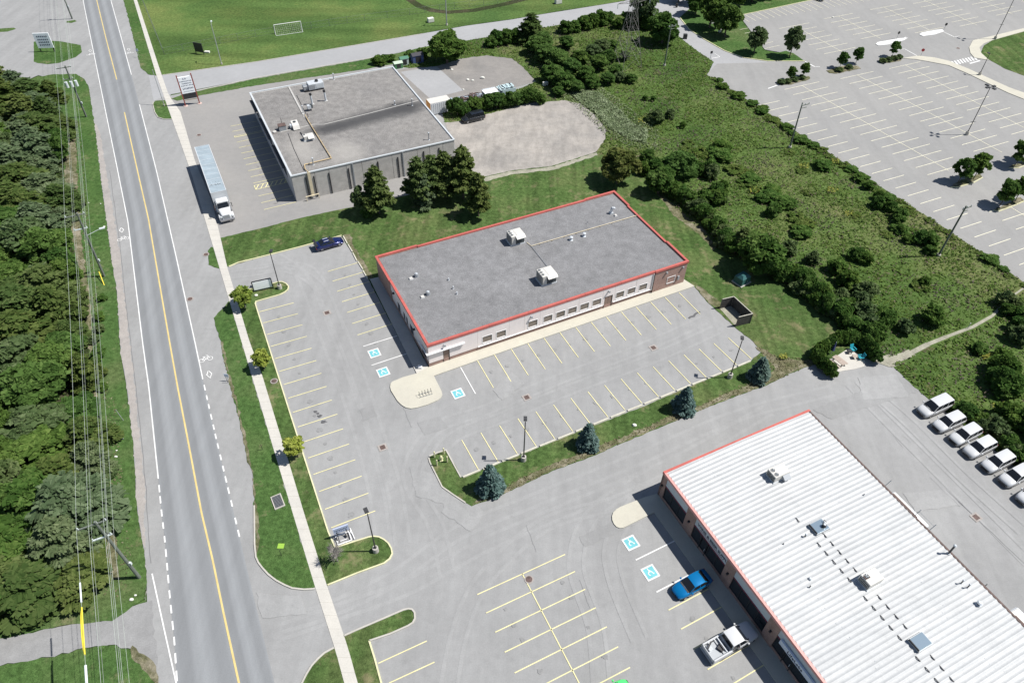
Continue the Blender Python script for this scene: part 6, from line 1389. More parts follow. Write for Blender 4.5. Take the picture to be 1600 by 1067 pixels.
for x in (-.7, .7): MB().box(x-.04,x+.04,-.75,.75,.36,.42).build('brace', M['table_wood'], t); MB().tube([(x,-.6,0),(x,-.2,.72)], .04, 4).build('leg', M['table_wood'], t); MB().tube([(x,.6,0),(x,.2,.72)], .04, 4).build('leg', M['table_wood'], t)
t = thing('folded_umbrella', 'closed navy umbrella leaning behind the picnic table', 'umbrella', (*G(1298,553), .07)); MB().cyl((0,0,0),(.1,.1,2.2), .03, n=6).build('pole', M['galv'], t); MB().cyl((.02,.02,.7),(.1,.1,2.1), .28, .05, 10).build('canopy', mat('navy_canvas', (.03,.04,.12), .8), t)
t = thing('low_railing', 'low black railing at the front left corner of the hedged patio', 'railing', (*G(1298,584), .02), YAW-R(20)); 
for z in (.4, .8): MB().tube([(-1.2,.2,z),(0,0,z),(.9,1.2,z)], .04, 6).build('rail', M['dark'], t)
for x, y in ((-1.2,.2),(0,0),(.9,1.2)): MB().cyl((x,y,0),(x,y,.85), .05, n=6).build('post', M['dark'], t)
for lab, px, py, s_ in (('small wooden stool in front of the teal chairs',1334,560,.3),('dark small side table beside the bright teal chair',1326,552,.28)):
    t = thing('side_table', lab, 'table', (*G(px, py), .07)); MB().box(-s_,s_,-s_,s_,.4,.45).build('tabletop', M['table_wood'] if 'stool' in lab else M['dark'], t)
    for sx in (-1,1):
        for sy in (-1,1): MB().box(sx*s_*.8-.03,sx*s_*.8+.03,sy*s_*.8-.03,sy*s_*.8+.03,0,.4).build('leg', M['dark'], t)
t = thing('trail_marker', 'small white marker post beside the worn footpath', 'post', (*G(1511.5,513.5), .05)); MB().cyl((0,0,0),(0,0,1.0), .05, n=6).build('post', M['litter'], t); MB().cyl((0,0,1.0),(0,0,1.04), .06, n=6).build('cap', M['white_trim'], t)
# behind the plaza: vehicles half hidden by its back wall
for lab, s_, ln, h, w_ in (('white step van half hidden behind the back gutter of the plaza, upper one',-12.9,4.6,2.5,1.9),('white step van half hidden behind the back gutter of the plaza, lower one',-28.4,6.5,3.0,2.2)):
    t = thing('step_van', lab, 'van', b3p(W3+1.35, s_, .03), a3-math.pi/2)
    MB().bbox(-.4, ln, -w_/2, w_/2, .35, h, .15).build('body', M['trailer_side'], t); MB().bbox(-.2, ln*.5, -w_/2+.25, w_/2-.25, h+.002, h+.10, .03).build('roof_panel', M['hvac'], t); MB().bbox(ln*.6, ln*.9, -w_/2+.3, w_/2-.3, h+.002, h+.25, .08).build('roof_unit', M['sign_white'], t)
    MB().box(ln+.002, ln+.02, -w_/2+.15, w_/2-.15, 1.3, h-.35).build('windscreen', M['carglass'], t); wheel_set(t, (.6, ln-.9), w_/2, .38)
    o = MB().box(W3+.02, W3+.5, s_-ln*.8, s_-.3, 3.9, 4.1).build('door_canopy', M['rust'], B3)
t = thing('dumpster', 'blue dumpster with white lids behind the plaza at the back gutter', 'dumpster', b3p(W3+1.5, -24.0, .03), a3)
BL = mat('dumpster_blue', (.03,.14,.50), .5); MB().box(-.8,.8,-1.1,1.1,.15,1.5).build('body', BL, t); MB().box(-.78,.78,-1.05,-.03,1.501,1.58).build('lid', M['paleblue'], t); MB().box(-.78,.78,.03,1.05,1.501,1.58).build('lid', M['paleblue'], t); MB().tube([(.9,-.9,.9),(1.3,-.9,1.7)], .04, 6).build('arm', M['dark'], t)
for x, y in ((-.6,-.9),(.6,-.9),(.6,.9),(-.6,.9)): MB().cyl((x,y-.04,.1),(x,y+.04,.1), .1, n=8).build('wheel', M['tyre'], t)
# lattice transmission tower
c_ = np.array(G(978,103)); t = thing('lattice_tower', 'slender steel lattice transmission tower standing in the far meadow', 'transmission tower', (*c_, 0), YAW)
M['tower'] = mat('tower_steel', (.20,.19,.185), .6, .2); Ht = 24.0
def tw(z): return 2.6*(1-z/17) if z < 12.5 else .72
def cn(z): w_ = tw(z); return [(-w_,-w_,z),(w_,-w_,z),(w_,w_,z),(-w_,w_,z)]
zs = [0,3.2,6,8.4,10.5,12.5,14.3,16.1,17.9,19.7,21.5]
legs = MB(); br = MB()
for k in range(4):
    b = MB(); b.tube([cn(z)[k] for z in zs], .05, 4); b.build('leg', M['tower'], t)
for za, zb_ in zip(zs[:-1], zs[1:]):
    a, c = cn(za), cn(zb_); b = MB()
    for k in range(4): b.cyl(a[k], c[(k+1) % 4], .022, n=4, cap=False); b.cyl(a[(k+1) % 4], c[k], .022, n=4, cap=False); b.cyl(c[k], c[(k+1) % 4], .02, n=4, cap=False)
    b.build('bracing', M['tower'], t)
for z, L_ in ((14.3,4.2),(17.9,3.4),(21.0,2.8)):
    for s in (-1, 1):
        b = MB(); b.tube([(s*.7,-.7,z),(s*L_,0,z+.1)], .05, 4); b.tube([(s*.7,.7,z),(s*L_,0,z+.1)], .05, 4); b.tube([(s*.7,0,z+1.1),(s*L_,0,z+.1)], .04, 4)
        for q in (.33, .66): b.tube([(s*(.7+(L_-.7)*q),-.7*(1-q),z),(s*(.7+(L_-.7)*q),.7*(1-q),z)], .03, 4)
        b.build('crossarm', M['tower'], t); MB().cyl((s*L_,0,z+.1),(s*L_,0,z-.9), .07, n=6).build('insulator', M['insul'], t)
# ================================================================== VEGETATION
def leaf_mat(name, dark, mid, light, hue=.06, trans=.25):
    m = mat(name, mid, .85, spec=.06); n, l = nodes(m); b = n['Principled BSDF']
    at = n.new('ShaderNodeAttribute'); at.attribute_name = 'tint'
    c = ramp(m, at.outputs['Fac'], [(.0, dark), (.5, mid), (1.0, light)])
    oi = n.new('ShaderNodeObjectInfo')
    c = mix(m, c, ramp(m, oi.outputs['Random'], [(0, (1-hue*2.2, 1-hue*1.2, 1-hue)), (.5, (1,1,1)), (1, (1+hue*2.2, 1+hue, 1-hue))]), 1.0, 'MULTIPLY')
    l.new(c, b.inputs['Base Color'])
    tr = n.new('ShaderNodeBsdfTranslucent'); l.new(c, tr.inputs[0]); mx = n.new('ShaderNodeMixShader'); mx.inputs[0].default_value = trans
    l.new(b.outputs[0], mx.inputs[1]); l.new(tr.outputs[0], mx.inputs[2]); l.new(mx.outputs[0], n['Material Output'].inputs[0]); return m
LM = {
 'cedar': leaf_mat('cedar_foliage', (.026,.054,.014), (.066,.110,.030), (.142,.186,.062), .07, .4),
 'greyfir': leaf_mat('grey_green_foliage', (.034,.060,.026), (.088,.130,.062), (.185,.235,.130), .06, .35),
 'pine': leaf_mat('pine_foliage', (.036,.062,.018), (.088,.130,.038), (.170,.215,.078), .05, .4),
 'spruce': leaf_mat('blue_spruce_foliage', (.024,.050,.044), (.070,.122,.110), (.170,.235,.220), .05, .2),
 'broad': leaf_mat('broadleaf_foliage', (.040,.082,.018), (.085,.155,.038), (.150,.235,.068), .07, .4),
 'ash': leaf_mat('grey_leaf_foliage', (.050,.086,.030), (.105,.155,.060), (.190,.240,.120), .05, .4),
 'dark': leaf_mat('dark_leaf_foliage', (.034,.080,.016), (.078,.150,.034), (.150,.230,.064), .07, .45),
 'yellow': leaf_mat('yellow_leaf_foliage', (.15,.19,.03), (.28,.33,.06), (.44,.47,.12), .04, .35),
 'lime': leaf_mat('lime_leaf_foliage', (.085,.15,.025), (.19,.26,.05), (.32,.39,.10), .04, .35),
 'russet': leaf_mat('russet_leaf_foliage', (.052,.080,.022), (.102,.132,.040), (.170,.182,.068), .05, .4),
 'weed': leaf_mat('meadow_growth', (.058,.118,.024), (.112,.180,.040), (.205,.248,.080), .03, .45),
 'shrub': leaf_mat('shrub_foliage', (.044,.104,.020), (.092,.172,.038), (.168,.245,.070), .05, .45),
 'twig': leaf_mat('bare_twigs', (.10,.095,.085), (.20,.19,.175), (.33,.31,.29), .03, 0),
}
M['bark'] = surface('bark', (.13,.105,.085), .2, .2, .95, (1,1,1), 2, 12); M['bark_grey'] = surface('grey_bark', (.27,.25,.23), .15, .15, .95, (1,1,1), 2, 12)
def quads_mesh(name, P, A, B, tint, m):
    """P centres, A and B half-edge vectors (n,3) -> one mesh of leaf faces with a tint per face"""
    n_ = len(P); v = np.empty((n_, 4, 3), np.float32)
    v[:,0] = P-A-B; v[:,1] = P+A-B*.6; v[:,2] = P+A*1.1+B; v[:,3] = P-A*.7+B*.8
    me = bpy.data.meshes.new(name); me.vertices.add(n_*4); me.vertices.foreach_set('co', v.ravel())
    me.loops.add(n_*4); me.loops.foreach_set('vertex_index', np.arange(n_*4, dtype=np.int32)); me.polygons.add(n_)
    me.polygons.foreach_set('loop_start', np.arange(0, n_*4, 4, dtype=np.int32)); me.update(calc_edges=True)
    at = me.attributes.new('tint', 'FLOAT', 'FACE'); at.data.foreach_set('value', np.clip(tint, 0, 1).astype(np.float32)); me.materials.append(m); return me
def unit(v): return v/(np.linalg.norm(v, axis=-1, keepdims=True)+1e-9)
def leaves_at(P, D, size, r, elong=1.3, jit=.8):
    """oriented leaf clumps: D preferred normal"""
    n_ = len(P); nn = unit(D+jit*r.normal(size=(n_,3))); a = unit(np.cross(nn, r.normal(size=(n_,3)))); b = np.cross(nn, a)
    s = size*r.uniform(.6, 1.3, (n_,1)); return a*s*elong, b*s
def crown_blobs(seed, rad, h, z0, nblob, nleaf, size, squash=.8, open_=.0, m='broad', shell=.55):
    r = np.random.default_rng(seed); Ps, As, Bs, Ts = [], [], [], []
    for k in range(nblob):
        th_ = k*2.39996+r.uniform(-.5, .5); u_ = r.uniform(0, 1)**.45; zz = r.uniform(0, 1)
        env = np.sqrt(max(.06, 1-(2*zz-.85)**2*.85))
        c_ = np.array([np.cos(th_)*rad*.80*u_*env, np.sin(th_)*rad*.80*u_*env, z0+(h-z0)*(.12+.76*zz)])
        br_ = rad*r.uniform(.13, .36)*(1.15-.35*u_); n_ = int(nleaf*(br_/(rad*.26))**2/nblob)+8
        d = unit(r.normal(size=(n_,3))); d[:,2] = np.where(d[:,2] < -.35, -d[:,2], d[:,2])
        rr_ = br_*(shell+(1.08-shell)*r.uniform(0, 1, (n_,1))**.6); P = c_+d*rr_*np.array([1,1,squash])
        keep = r.uniform(size=n_) > open_; P, d = P[keep], d[keep]
        a, b_ = leaves_at(P, d*.8+np.array([0,0,.7]), size, r)
        Ps.append(P); As.append(a); Bs.append(b_); Ts.append(.25+.5*r.uniform()+r.normal(size=len(P))*.16)
    return quads_mesh('crown', np.concatenate(Ps), np.concatenate(As), np.concatenate(Bs), np.concatenate(Ts), LM[m])
def crown_conifer(seed, rad, h, z0, nbr, per, size, m, power=.8, droop=-.15, irregular=.3, tip=1.0):
    r = np.random.default_rng(seed); Ps, As, Bs, Ts = [], [], [], []
    for k in range(nbr):
        q = (k+.5)/nbr; q = q**1.15; z = z0+(h-z0)*q; az = k*2.39996+r.uniform(-.4,.4)
        L_ = (rad*(1-q)**power+.12)*r.uniform(1-irregular, 1+irregular*.6)
        dirv = np.array([math.cos(az), math.sin(az), 0]); side = np.array([-dirv[1], dirv[0], 0])
        n_ = int(per*(L_/rad)**1.2)+6; s = r.uniform(.12, 1, n_)**.75
        wdt = (.12+.34*L_*np.sin(np.pi*np.clip(s,0,1)*.85)*.55)[:,None]; lat = r.uniform(-1,1,(n_,1))
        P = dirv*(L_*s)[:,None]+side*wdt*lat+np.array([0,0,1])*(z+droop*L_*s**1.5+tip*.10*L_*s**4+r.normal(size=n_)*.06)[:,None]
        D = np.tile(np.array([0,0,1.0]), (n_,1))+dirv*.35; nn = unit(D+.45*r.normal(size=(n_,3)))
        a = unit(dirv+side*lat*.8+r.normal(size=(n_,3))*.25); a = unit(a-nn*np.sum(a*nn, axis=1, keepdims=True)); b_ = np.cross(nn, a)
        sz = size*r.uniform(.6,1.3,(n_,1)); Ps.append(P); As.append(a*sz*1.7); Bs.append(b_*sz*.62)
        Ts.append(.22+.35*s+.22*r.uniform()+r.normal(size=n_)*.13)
    return quads_mesh('crown', np.concatenate(Ps), np.concatenate(As), np.concatenate(Bs), np.concatenate(Ts), LM[m])
def trunk_mesh(h, r0, limbs, seed, spread=1.0, bark='bark'):
    rr = random.Random(seed); b = MB(); pts = [(0,0,-.1)]; x = y = 0
    for k in range(1, 5): x += rr.uniform(-.1,.1); y += rr.uniform(-.1,.1); pts.append((x, y, h*k/4))
    for k in range(4): b.cyl(pts[k], pts[k+1], r0*(1-k*.22), r0*(1-(k+1)*.22), 7, cap=False)
    for k in range(limbs):
        z = h*rr.uniform(.35, .85); az = rr.uniform(0, 6.28); L_ = spread*rr.uniform(.5, 1); i = min(3, int(z/h*4)); t_ = z/h*4-i
        p = [pts[i][j]+(pts[i+1][j]-pts[i][j])*t_ for j in range(3)]
        e = (p[0]+L_*.55*math.cos(az), p[1]+L_*.55*math.sin(az), p[2]+L_*.35); f = (p[0]+L_*math.cos(az+.2), p[1]+L_*math.sin(az+.2), p[2]+L_*.55)
        b.cyl(p, e, r0*.35, r0*.22, 5, cap=False); b.cyl(e, f, r0*.22, r0*.08, 5, cap=False)
    return b.mesh('trunk', M[bark])
KIND = {}
def defkind(k, crown, trunk, hh, rad): KIND.setdefault(k, []).append((crown, trunk, hh, rad))
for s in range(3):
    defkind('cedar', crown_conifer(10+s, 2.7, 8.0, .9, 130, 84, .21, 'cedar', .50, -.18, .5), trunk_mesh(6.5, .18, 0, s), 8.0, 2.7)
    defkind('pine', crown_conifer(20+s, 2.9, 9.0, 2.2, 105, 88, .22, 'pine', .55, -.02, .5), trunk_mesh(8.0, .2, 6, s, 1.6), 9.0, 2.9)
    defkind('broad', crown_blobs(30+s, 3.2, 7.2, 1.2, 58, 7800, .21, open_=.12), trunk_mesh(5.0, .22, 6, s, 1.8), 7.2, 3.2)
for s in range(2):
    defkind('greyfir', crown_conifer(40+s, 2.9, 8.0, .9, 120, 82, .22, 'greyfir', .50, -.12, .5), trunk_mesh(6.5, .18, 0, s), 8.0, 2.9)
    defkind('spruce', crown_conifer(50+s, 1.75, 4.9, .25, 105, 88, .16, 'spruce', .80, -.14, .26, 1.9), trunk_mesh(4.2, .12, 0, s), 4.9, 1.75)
    defkind('dark', crown_blobs(60+s, 3.0, 6.5, .8, 56, 7400, .20, open_=.12, m='dark'), trunk_mesh(4.6, .2, 6, s, 1.7), 6.5, 3.0)
    defkind('ash', crown_blobs(64+s, 3.0, 6.8, 1.4, 50, 4800, .20, open_=.25, m='ash'), trunk_mesh(5.2, .16, 9, s, 2.0), 6.8, 3.0)
    defkind('yellow', crown_blobs(70+s, 1.55, 3.6, 1.1, 34, 1500, .12, open_=.2, m='yellow'), trunk_mesh(2.9, .06, 7, s, .9, 'bark_grey'), 3.6, 1.55)
    defkind('youngtree', crown_blobs(80+s, 1.35, 3.3, .9, 26, 1400, .14, open_=.15, m='dark'), trunk_mesh(2.4, .06, 4, s, .7), 3.3, 1.35)
    defkind('bush', crown_blobs(90+s, 1.5, 2.0, .0, 30, 1900, .15, .8, m='shrub'), None, 2.0, 1.5)
    defkind('darkbush', crown_blobs(100+s, 1.5, 2.1, .0, 30, 1800, .15, .8, m='dark'), None, 2.1, 1.5)
    defkind('ashbush', crown_blobs(110+s, 1.5, 1.9, .0, 28, 1500, .15, .8, open_=.15, m='ash'), None, 1.9, 1.5)
defkind('lime', crown_blobs(75, 1.9, 3.9, 1.1, 34, 2100, .13, open_=.15, m='lime'), trunk_mesh(3.0, .07, 6, 5, 1.0, 'bark_grey'), 3.9, 1.9)
defkind('russet', crown_blobs(76, 3.3, 6.6, 1.4, 56, 6800, .20, open_=.18, m='russet'), trunk_mesh(5.0, .2, 6, 5, 1.8), 6.6, 3.3)
defkind('lowshrub', crown_blobs(120, 1.2, .8, .0, 12, 900, .11, .5, m='weed'), None, .8, 1.2)
def bare_crown(seed, rad, h, z0, n_=420, m='twig'):
    r = np.random.default_rng(seed); b = MB(); rr = random.Random(seed)
    for k in range(n_//6):
        az = rr.uniform(0, 6.28); z = rr.uniform(z0, h*.8); p = (rr.uniform(-.1,.1), rr.uniform(-.1,.1), z); L_ = rad*rr.uniform(.5,1)*(1-.4*(z/h))
        e = (p[0]+L_*.5*math.cos(az), p[1]+L_*.5*math.sin(az), z+L_*.5); b.cyl(p, e, .03, .018, 4, cap=False)
        for j in range(5):
            a2_ = az+rr.uniform(-.7,.7); l2 = L_*rr.uniform(.25,.6); q = [p[i]+(e[i]-p[i])*rr.uniform(.5,1) for i in range(3)]
            b.cyl(q, (q[0]+l2*math.cos(a2_), q[1]+l2*math.sin(a2_), q[2]+l2*rr.uniform(.1,.9)), .014, .006, 3, cap=False)
    return b.mesh('branches', M['bark_grey'])
BARE = bare_crown(5, 1.5, 3.6, .6)
rt = random.Random(21); NV = {}
def plant(kind, label, px, py, sr=1.0, sh=None, group=None, cat=None, xy=None, z=.03, name=None):
    vs = KIND[kind]; NV[kind] = NV.get(kind, -1)+1; cr_, tr_, hh, rad = vs[NV[kind] % len(vs)]
    g = xy if xy is not None else G(px, py); sh = sr if sh is None else sh
    nm = name or {'cedar':'cedar_tree','pine':'pine_tree','broad':'broadleaf_tree','greyfir':'conifer_tree','spruce':'blue_spruce','dark':'broadleaf_tree','ash':'ash_tree','yellow':'young_tree','lime':'young_tree','youngtree':'young_tree','russet':'broadleaf_tree'}.get(kind, 'bush')
    cat = cat or ('tree' if nm.endswith('tree') or nm == 'blue_spruce' else 'bush')
    if tr_ is None:
        o = bpy.data.objects.new(nm, cr_); C.objects.link(o); tag(o, label, cat, group)
    else:
        o = thing(nm, label, cat, (0,0,0), 0, group); link('crown', cr_, o); link('trunk', tr_, o)
    o.location = (*g, z); o.rotation_euler = (0, 0, rt.uniform(0, 6.28)); o.scale = (sr, sr, sh); return o
# --- named trees
plant('lime', 'lime green young tree beside the framed billboard', 384, 480, .95, .95)
plant('yellow', 'small yellow leaved tree beside the sidewalk, upper one of two', 414, 576, .92, .95)
plant('yellow', 'small yellow leaved tree beside the sidewalk, lower one of two', 463, 714, .95, .98)
o = thing('bare_tree', 'leafless grey little tree in the grass beside the sidewalk near the portable sign', 'tree', (*G(528, 877), .04)); link('branches', BARE, o); link('trunk', trunk_mesh(2.9, .06, 0, 3, .5, 'bark_grey'), o)
for px, py, s_, lab in ((766,765,.95,'blue spruce standing apart at the left, by the yellow bollards'),(917,697,.88,'blue spruce second from the left along the parking lot lawn'),(1066,640,.93,'blue spruce third from the left along the parking lot lawn'),(1184,592,.86,'blue spruce at the right end of the lawn beside a lamp post')):
    o = plant('spruce', lab, px, py, .9*s_*rt.uniform(.92,1.08), s_*rt.uniform(.94,1.1)); o.rotation_euler = (rt.uniform(-.04,.04), rt.uniform(-.04,.04), rt.uniform(0,6))
plant('pine', 'tall dark pine left of the pine cluster, its thin trunk showing', 593, 334, .85, 1.02)
plant('ash', 'thin grey half bare tree at the left end of the pine row', 566, 336, .55, .85); plant('darkbush', 'dark undergrowth at the foot of the left pines', 575, 338, .9, .9)
plant('pine', 'dark pine at the left of the dense pine cluster by the warehouse', 656, 318, .85, 1.0); plant('pine', 'second dark pine in the dense cluster by the warehouse', 677, 311, .88, .95)
plant('pine', 'dark pine in the middle of the cluster by the gravel yard', 697, 309, .9, 1.0); plant('pine', 'tallest dark pine at the right of the cluster by the gravel yard', 724, 310, 1.0, 1.12)
plant('pine', 'lone dark pine on the lawn behind the red trimmed building', 748, 338, .72, .92); plant('greyfir', 'grey green conifer in front of the dense pine cluster', 664, 322, .62, .8)
plant('russet', 'broad tree with reddish top between the gravel yard and the lawn', 964, 287, 1.15, 1.0); plant('dark', 'dark round tree at the corner of the lawn and the meadow', 1028, 302, .95, .85); plant('dark', 'dark tree left of the leafy bushes at the lawn corner', 1010, 262, .60, .60); plant('broad', 'leafy green tree behind the lawn corner', 1058, 286, 1.1, .85)
plant('dark', 'large dark tree at the lawn edge over the utility kiosk', 1184, 424, 1.35, 1.05); plant('pine', 'dark conifer in the meadow behind the utility kiosk', 1156, 392, .62, .5)
plant('dark', 'big round dark tree beside the side street behind the warehouse', 699, 99, 1.62, 1.15)
plant('cedar', 'dark pointed conifer by the side street bend, left of the far bushes', 829, 66, 1.15, .85); 
plant('dark', 'dark spreading tree at the side street near the lattice tower', 1034, 68, 1.45, 1.15); plant('ash', 'tall grey green tree beside the lattice tower', 1003, 42, 1.25, 1.35)
for k, (px, py, s_, kd) in enumerate(((1086,24,1.1,'dark'),(1108,44,1.15,'broad'),(1132,58,1.1,'broad'),(1098,8,1.2,'dark'),(1125,14,1.15,'dark'),(1150,12,1.1,'dark'),(1175,4,1.1,'dark'),(1200,-3,1.0,'broad'),(1060,4,1.0,'dark'))):
    plant(kd, ['dark tree at the tip of the far lawn by the lane fork','leafy tree on the far lawn beside the lane','leafy tree shading the small sign on the far lawn','dark tree behind the lane fork','dark tree in the far grove, left of centre','dark tree in the far grove near the stall row corner','dark tree in the far grove above the stalls','leafy tree at the top edge of the far grove','dark tree at the top edge by the road fork'][k], px, py, s_*1.02, s_*1.0)
plant('ash', 'rounded tree on the lawn nose beside the big lot, left of two', 1178, 84, .92, .95); plant('ash', 'rounded tree on the tip of the lawn nose beside the big lot, right of two', 1233, 90, .88, 1.08)
for k, (px, py, s_) in enumerate(((1233,126,.72),(1255,121,.75),(1312,107,.85),(1337,101,.9),(1393,90,.85),(1496,286,1.12),(1520,281,1.2),(1561,322,1.15),(1586,314,1.1),(1584,260,1.15),(1601,252,1.1))):
    plant('youngtree', ['small tree on the leftmost planting bed of the big lot, left one','small tree on the leftmost planting bed of the big lot, right one','small tree on the second planting bed, left one','small tree on the second planting bed, right one','single small tree on the third planting bed near the stop sign','young tree on the bed below the tall lamp cluster, left one','young tree on the bed below the tall lamp cluster, right one','young tree on the lowest planting bed, left one','young tree on the lowest planting bed, right one','young tree on the bed at the right picture edge, left one','young tree on the bed at the right picture edge, cut off'][k], px, py, s_*1.32, s_*1.35)
for pts, lab in (([(1220,131),(1230,130),(1241,127),(1252,124)], 'low shrub in the leftmost planting bed of the big lot'),([(1310,112),(1326,108)], 'low shrub in the second planting bed of the big lot'),([(1379,98),(1388,96),(1397,94),(1404,92)], 'low shrub in the third planting bed of the big lot')):
    for px, py in pts: plant('ashbush', lab, px, py, .72, .45, group='low shrubs of the planting beds', z=.1)
# --- hedge between the yards, street bushes
for k in range(15):
    a = lerp((706,181), (846,160), k/14); plant('broad' if k % 3 == 1 else ('dark' if k % 3 == 0 else 'bush'), 'leafy bush in the thick row between the two yards', a[0]+rt.uniform(-3,3), a[1]+rt.uniform(-2,3), (.46 if k % 3 < 2 else .95)*rt.uniform(.85,1.15), (.48 if k % 3 < 2 else 1.3)*rt.uniform(.85,1.2), group='bushes between the two yards', cat='bush', name='bush')
for px, py, s_, kd in ((775,70,1.5,'darkbush'),(790,68,1.5,'darkbush'),(805,66,1.4,'darkbush'),(768,73,1.2,'bush'),(884,52,1.4,'darkbush'),(897,50,1.3,'bush'),(912,46,1.5,'bush'),(925,43,1.5,'darkbush'),(940,39,1.6,'darkbush'),(950,37,1.4,'bush'),(980,42,1.6,'darkbush'),(995,40,1.5,'darkbush'),(965,45,1.2,'bush'),(1012,46,1.5,'darkbush')):
    plant(kd, 'dense bush in the hedge along the side street', px, py, s_, s_*1.05, group='hedge along the side street')
for px, py, s_, kd in ((590,101,1.1,'bush'),(600,99,1.0,'bush'),(612,96,.9,'bush'),(640,92,1.0,'bush'),(662,90,1.2,'bush'),(596,103,.8,'darkbush')):
    plant(kd, 'low bush near the storage bins behind the warehouse', px, py, s_, s_*.9, group='bushes by the storage bins')
for px, py, s_, kd in ((838,84,.85,'broad'),(852,98,.9,'broad'),(870,108,.95,'broad'),(862,128,.9,'dark'),(878,140,.95,'dark'),(890,118,.8,'broad'),(905,103,.8,'dark'),(925,90,.7,'ash'),(940,84,.75,'ash'),(950,98,.7,'dark'),(935,110,.75,'broad'),(915,126,.75,'dark'),(848,76,.8,'broad'),(885,76,.7,'dark'),(960,118,.6,'dark'),(985,130,.5,'dark'),(968,128,.5,'ash'),(950,132,.55,'broad'),(925,138,.6,'dark'),(900,145,.55,'broad'),(872,150,.5,'dark'),(975,95,.5,'ash'),(955,78,.55,'dark')):
    plant(kd, 'tree of the thicket between the yards and the lattice tower', px, py, s_*1.05, s_*.66, group='thicket left of the lattice tower')
for px, py, s_, kd, lab in ((1023,192,1.35,'ashbush','round grey green bush alone in the upper meadow'),(1046,185,.9,'ashbush','smaller grey bush beside the round one in the upper meadow'),(1066,200,.6,'darkbush','little dark bush right of the round grey green one'),(1008,157,.5,'darkbush','tiny dark bush above the round grey green one'),(1020,158,.5,'darkbush','tiny dark bush right above the round grey green one'),(1205,337,1.0,'darkbush','dark round bush in the middle meadow left of the power pole'),(1453,503,1.3,'darkbush','dark round bush above the worn footpath'),(1442,445,.7,'darkbush','small dark bush in the lower meadow'),(1565,592,1.1,'darkbush','dark bush in the lower right meadow, left of a pair'),(1580,606,1.2,'darkbush','dark bush in the lower right meadow, right of a pair'),(1230,395,1.1,'ashbush','grey leaved bush behind the hedge of the lawn'),(1268,410,1.0,'ashbush','grey leaved bush in the middle meadow'),(1335,405,1.0,'darkbush','dark bush near the middle of the lower meadow'),(1350,410,.9,'bush','green bush near the middle of the lower meadow'),(1305,425,1.2,'bush','green bush left of the middle of the lower meadow'),(1320,445,1.3,'darkbush','dark bush in the row above the lawn hedge'),(1348,462,1.3,'ashbush','grey bush in the row above the lawn hedge')):
    plant(kd, lab, px, py, s_, s_)
# hedge rows at the meadow edges
def row(pts, n_, spread, kinds, s0, s1, lab, grp, hs=1.0):
    P = [np.array(G(*p)) for p in pts]; seg = [np.linalg.norm(b_-a_) for a_, b_ in zip(P[:-1], P[1:])]; tot = sum(seg)
    for k in range(n_):
        s = (k+rt.uniform(.1,.9))/n_*tot; i = 0
        while i < len(seg)-1 and s > seg[i]: s -= seg[i]; i += 1
        q = P[i]+(P[i+1]-P[i])*min(1, s/seg[i])+np.array([rt.uniform(-1,1), rt.uniform(-1,1)])*spread; s_ = rt.uniform(s0, s1)
        plant(rt.choice(kinds), lab, 0, 0, s_, s_*hs*rt.uniform(.8,1.2), grp, xy=tuple(q))
row([(1058,308),(1078,328),(1103,347),(1125,372),(1150,398)], 22, 1.0, ['darkbush','bush','ashbush','bush'], .8, 1.35, 'leafy shrub in the hedge where lawn meets meadow, upper stretch', 'upper hedge of the lawn', 1.1)
row([(1212,428),(1242,448),(1270,468),(1300,490),(1330,508),(1372,532)], 30, 1.0, ['bush','bush','darkbush','ashbush'], .8, 1.4, 'leafy shrub in the hedge where lawn meets meadow, lower stretch', 'lower hedge of the lawn', 1.05)
row([(1290,458),(1330,480),(1370,505),(1400,520)], 14, 1.6, ['ashbush','darkbush','bush'], .8, 1.3, 'shrub behind the lower hedge of the lawn', 'shrubs behind the lawn hedge')
row([(1112,120),(1150,150),(1200,182),(1250,218),(1300,250),(1360,290),(1420,330),(1480,368),(1540,405),(1598,450)], 44, .8, ['bush','lowshrub','lowshrub'], .5, 1.3, 'low shrub along the edge of the big parking lot', 'shrubs along the big lot', .45)
row([(1150,240),(1230,260),(1330,330),(1420,380),(1480,430)], 10, 6.0, ['lowshrub','bush','lowshrub'], .8, 1.6, 'scattered shrub in the open meadow', 'shrubs scattered in the meadow', .5)
row([(1060,225),(1130,250),(1180,290),(1230,330),(1270,370)], 22, 1.8, ['bush','lowshrub','bush'], 1.0, 1.8, 'shrub in the upper meadow band right of the russet tree', 'shrubs of the upper meadow band', .5)
row([(1000,270),(1045,262),(1085,262),(1120,290),(1100,325)], 16, 2.2, ['bush','broad','dark'][:1]+['ashbush','darkbush'], .8, 1.3, 'bush behind the lawn corner near the round dark tree', 'bushes behind the lawn corner')
row([(1340,300),(1400,345),(1440,375),(1470,400)], 12, 2.4, ['darkbush','bush'], .7, 1.2, 'dark shrub near the lower power pole', 'shrubs near the lower power pole')
row([(1500,640),(1540,672),(1575,700),(1610,730)], 14, 1.0, ['bush','darkbush','ashbush'], .6, 1.1, 'shrub right behind the row of white cars', 'shrubs behind the white cars')
row([(1555,560),(1580,620),(1590,660),(1620,690)], 18, 2.4, ['bush','darkbush','darkbush'], .8, 1.5, 'large shrub at the right picture edge above the white cars', 'shrubs above the white cars')
row([(1570,470),(1590,500),(1605,540)], 12, 2.0, ['bush','darkbush','ashbush'], .7, 1.3, 'shrub at the end of the worn footpath', 'shrubs at the footpath end')
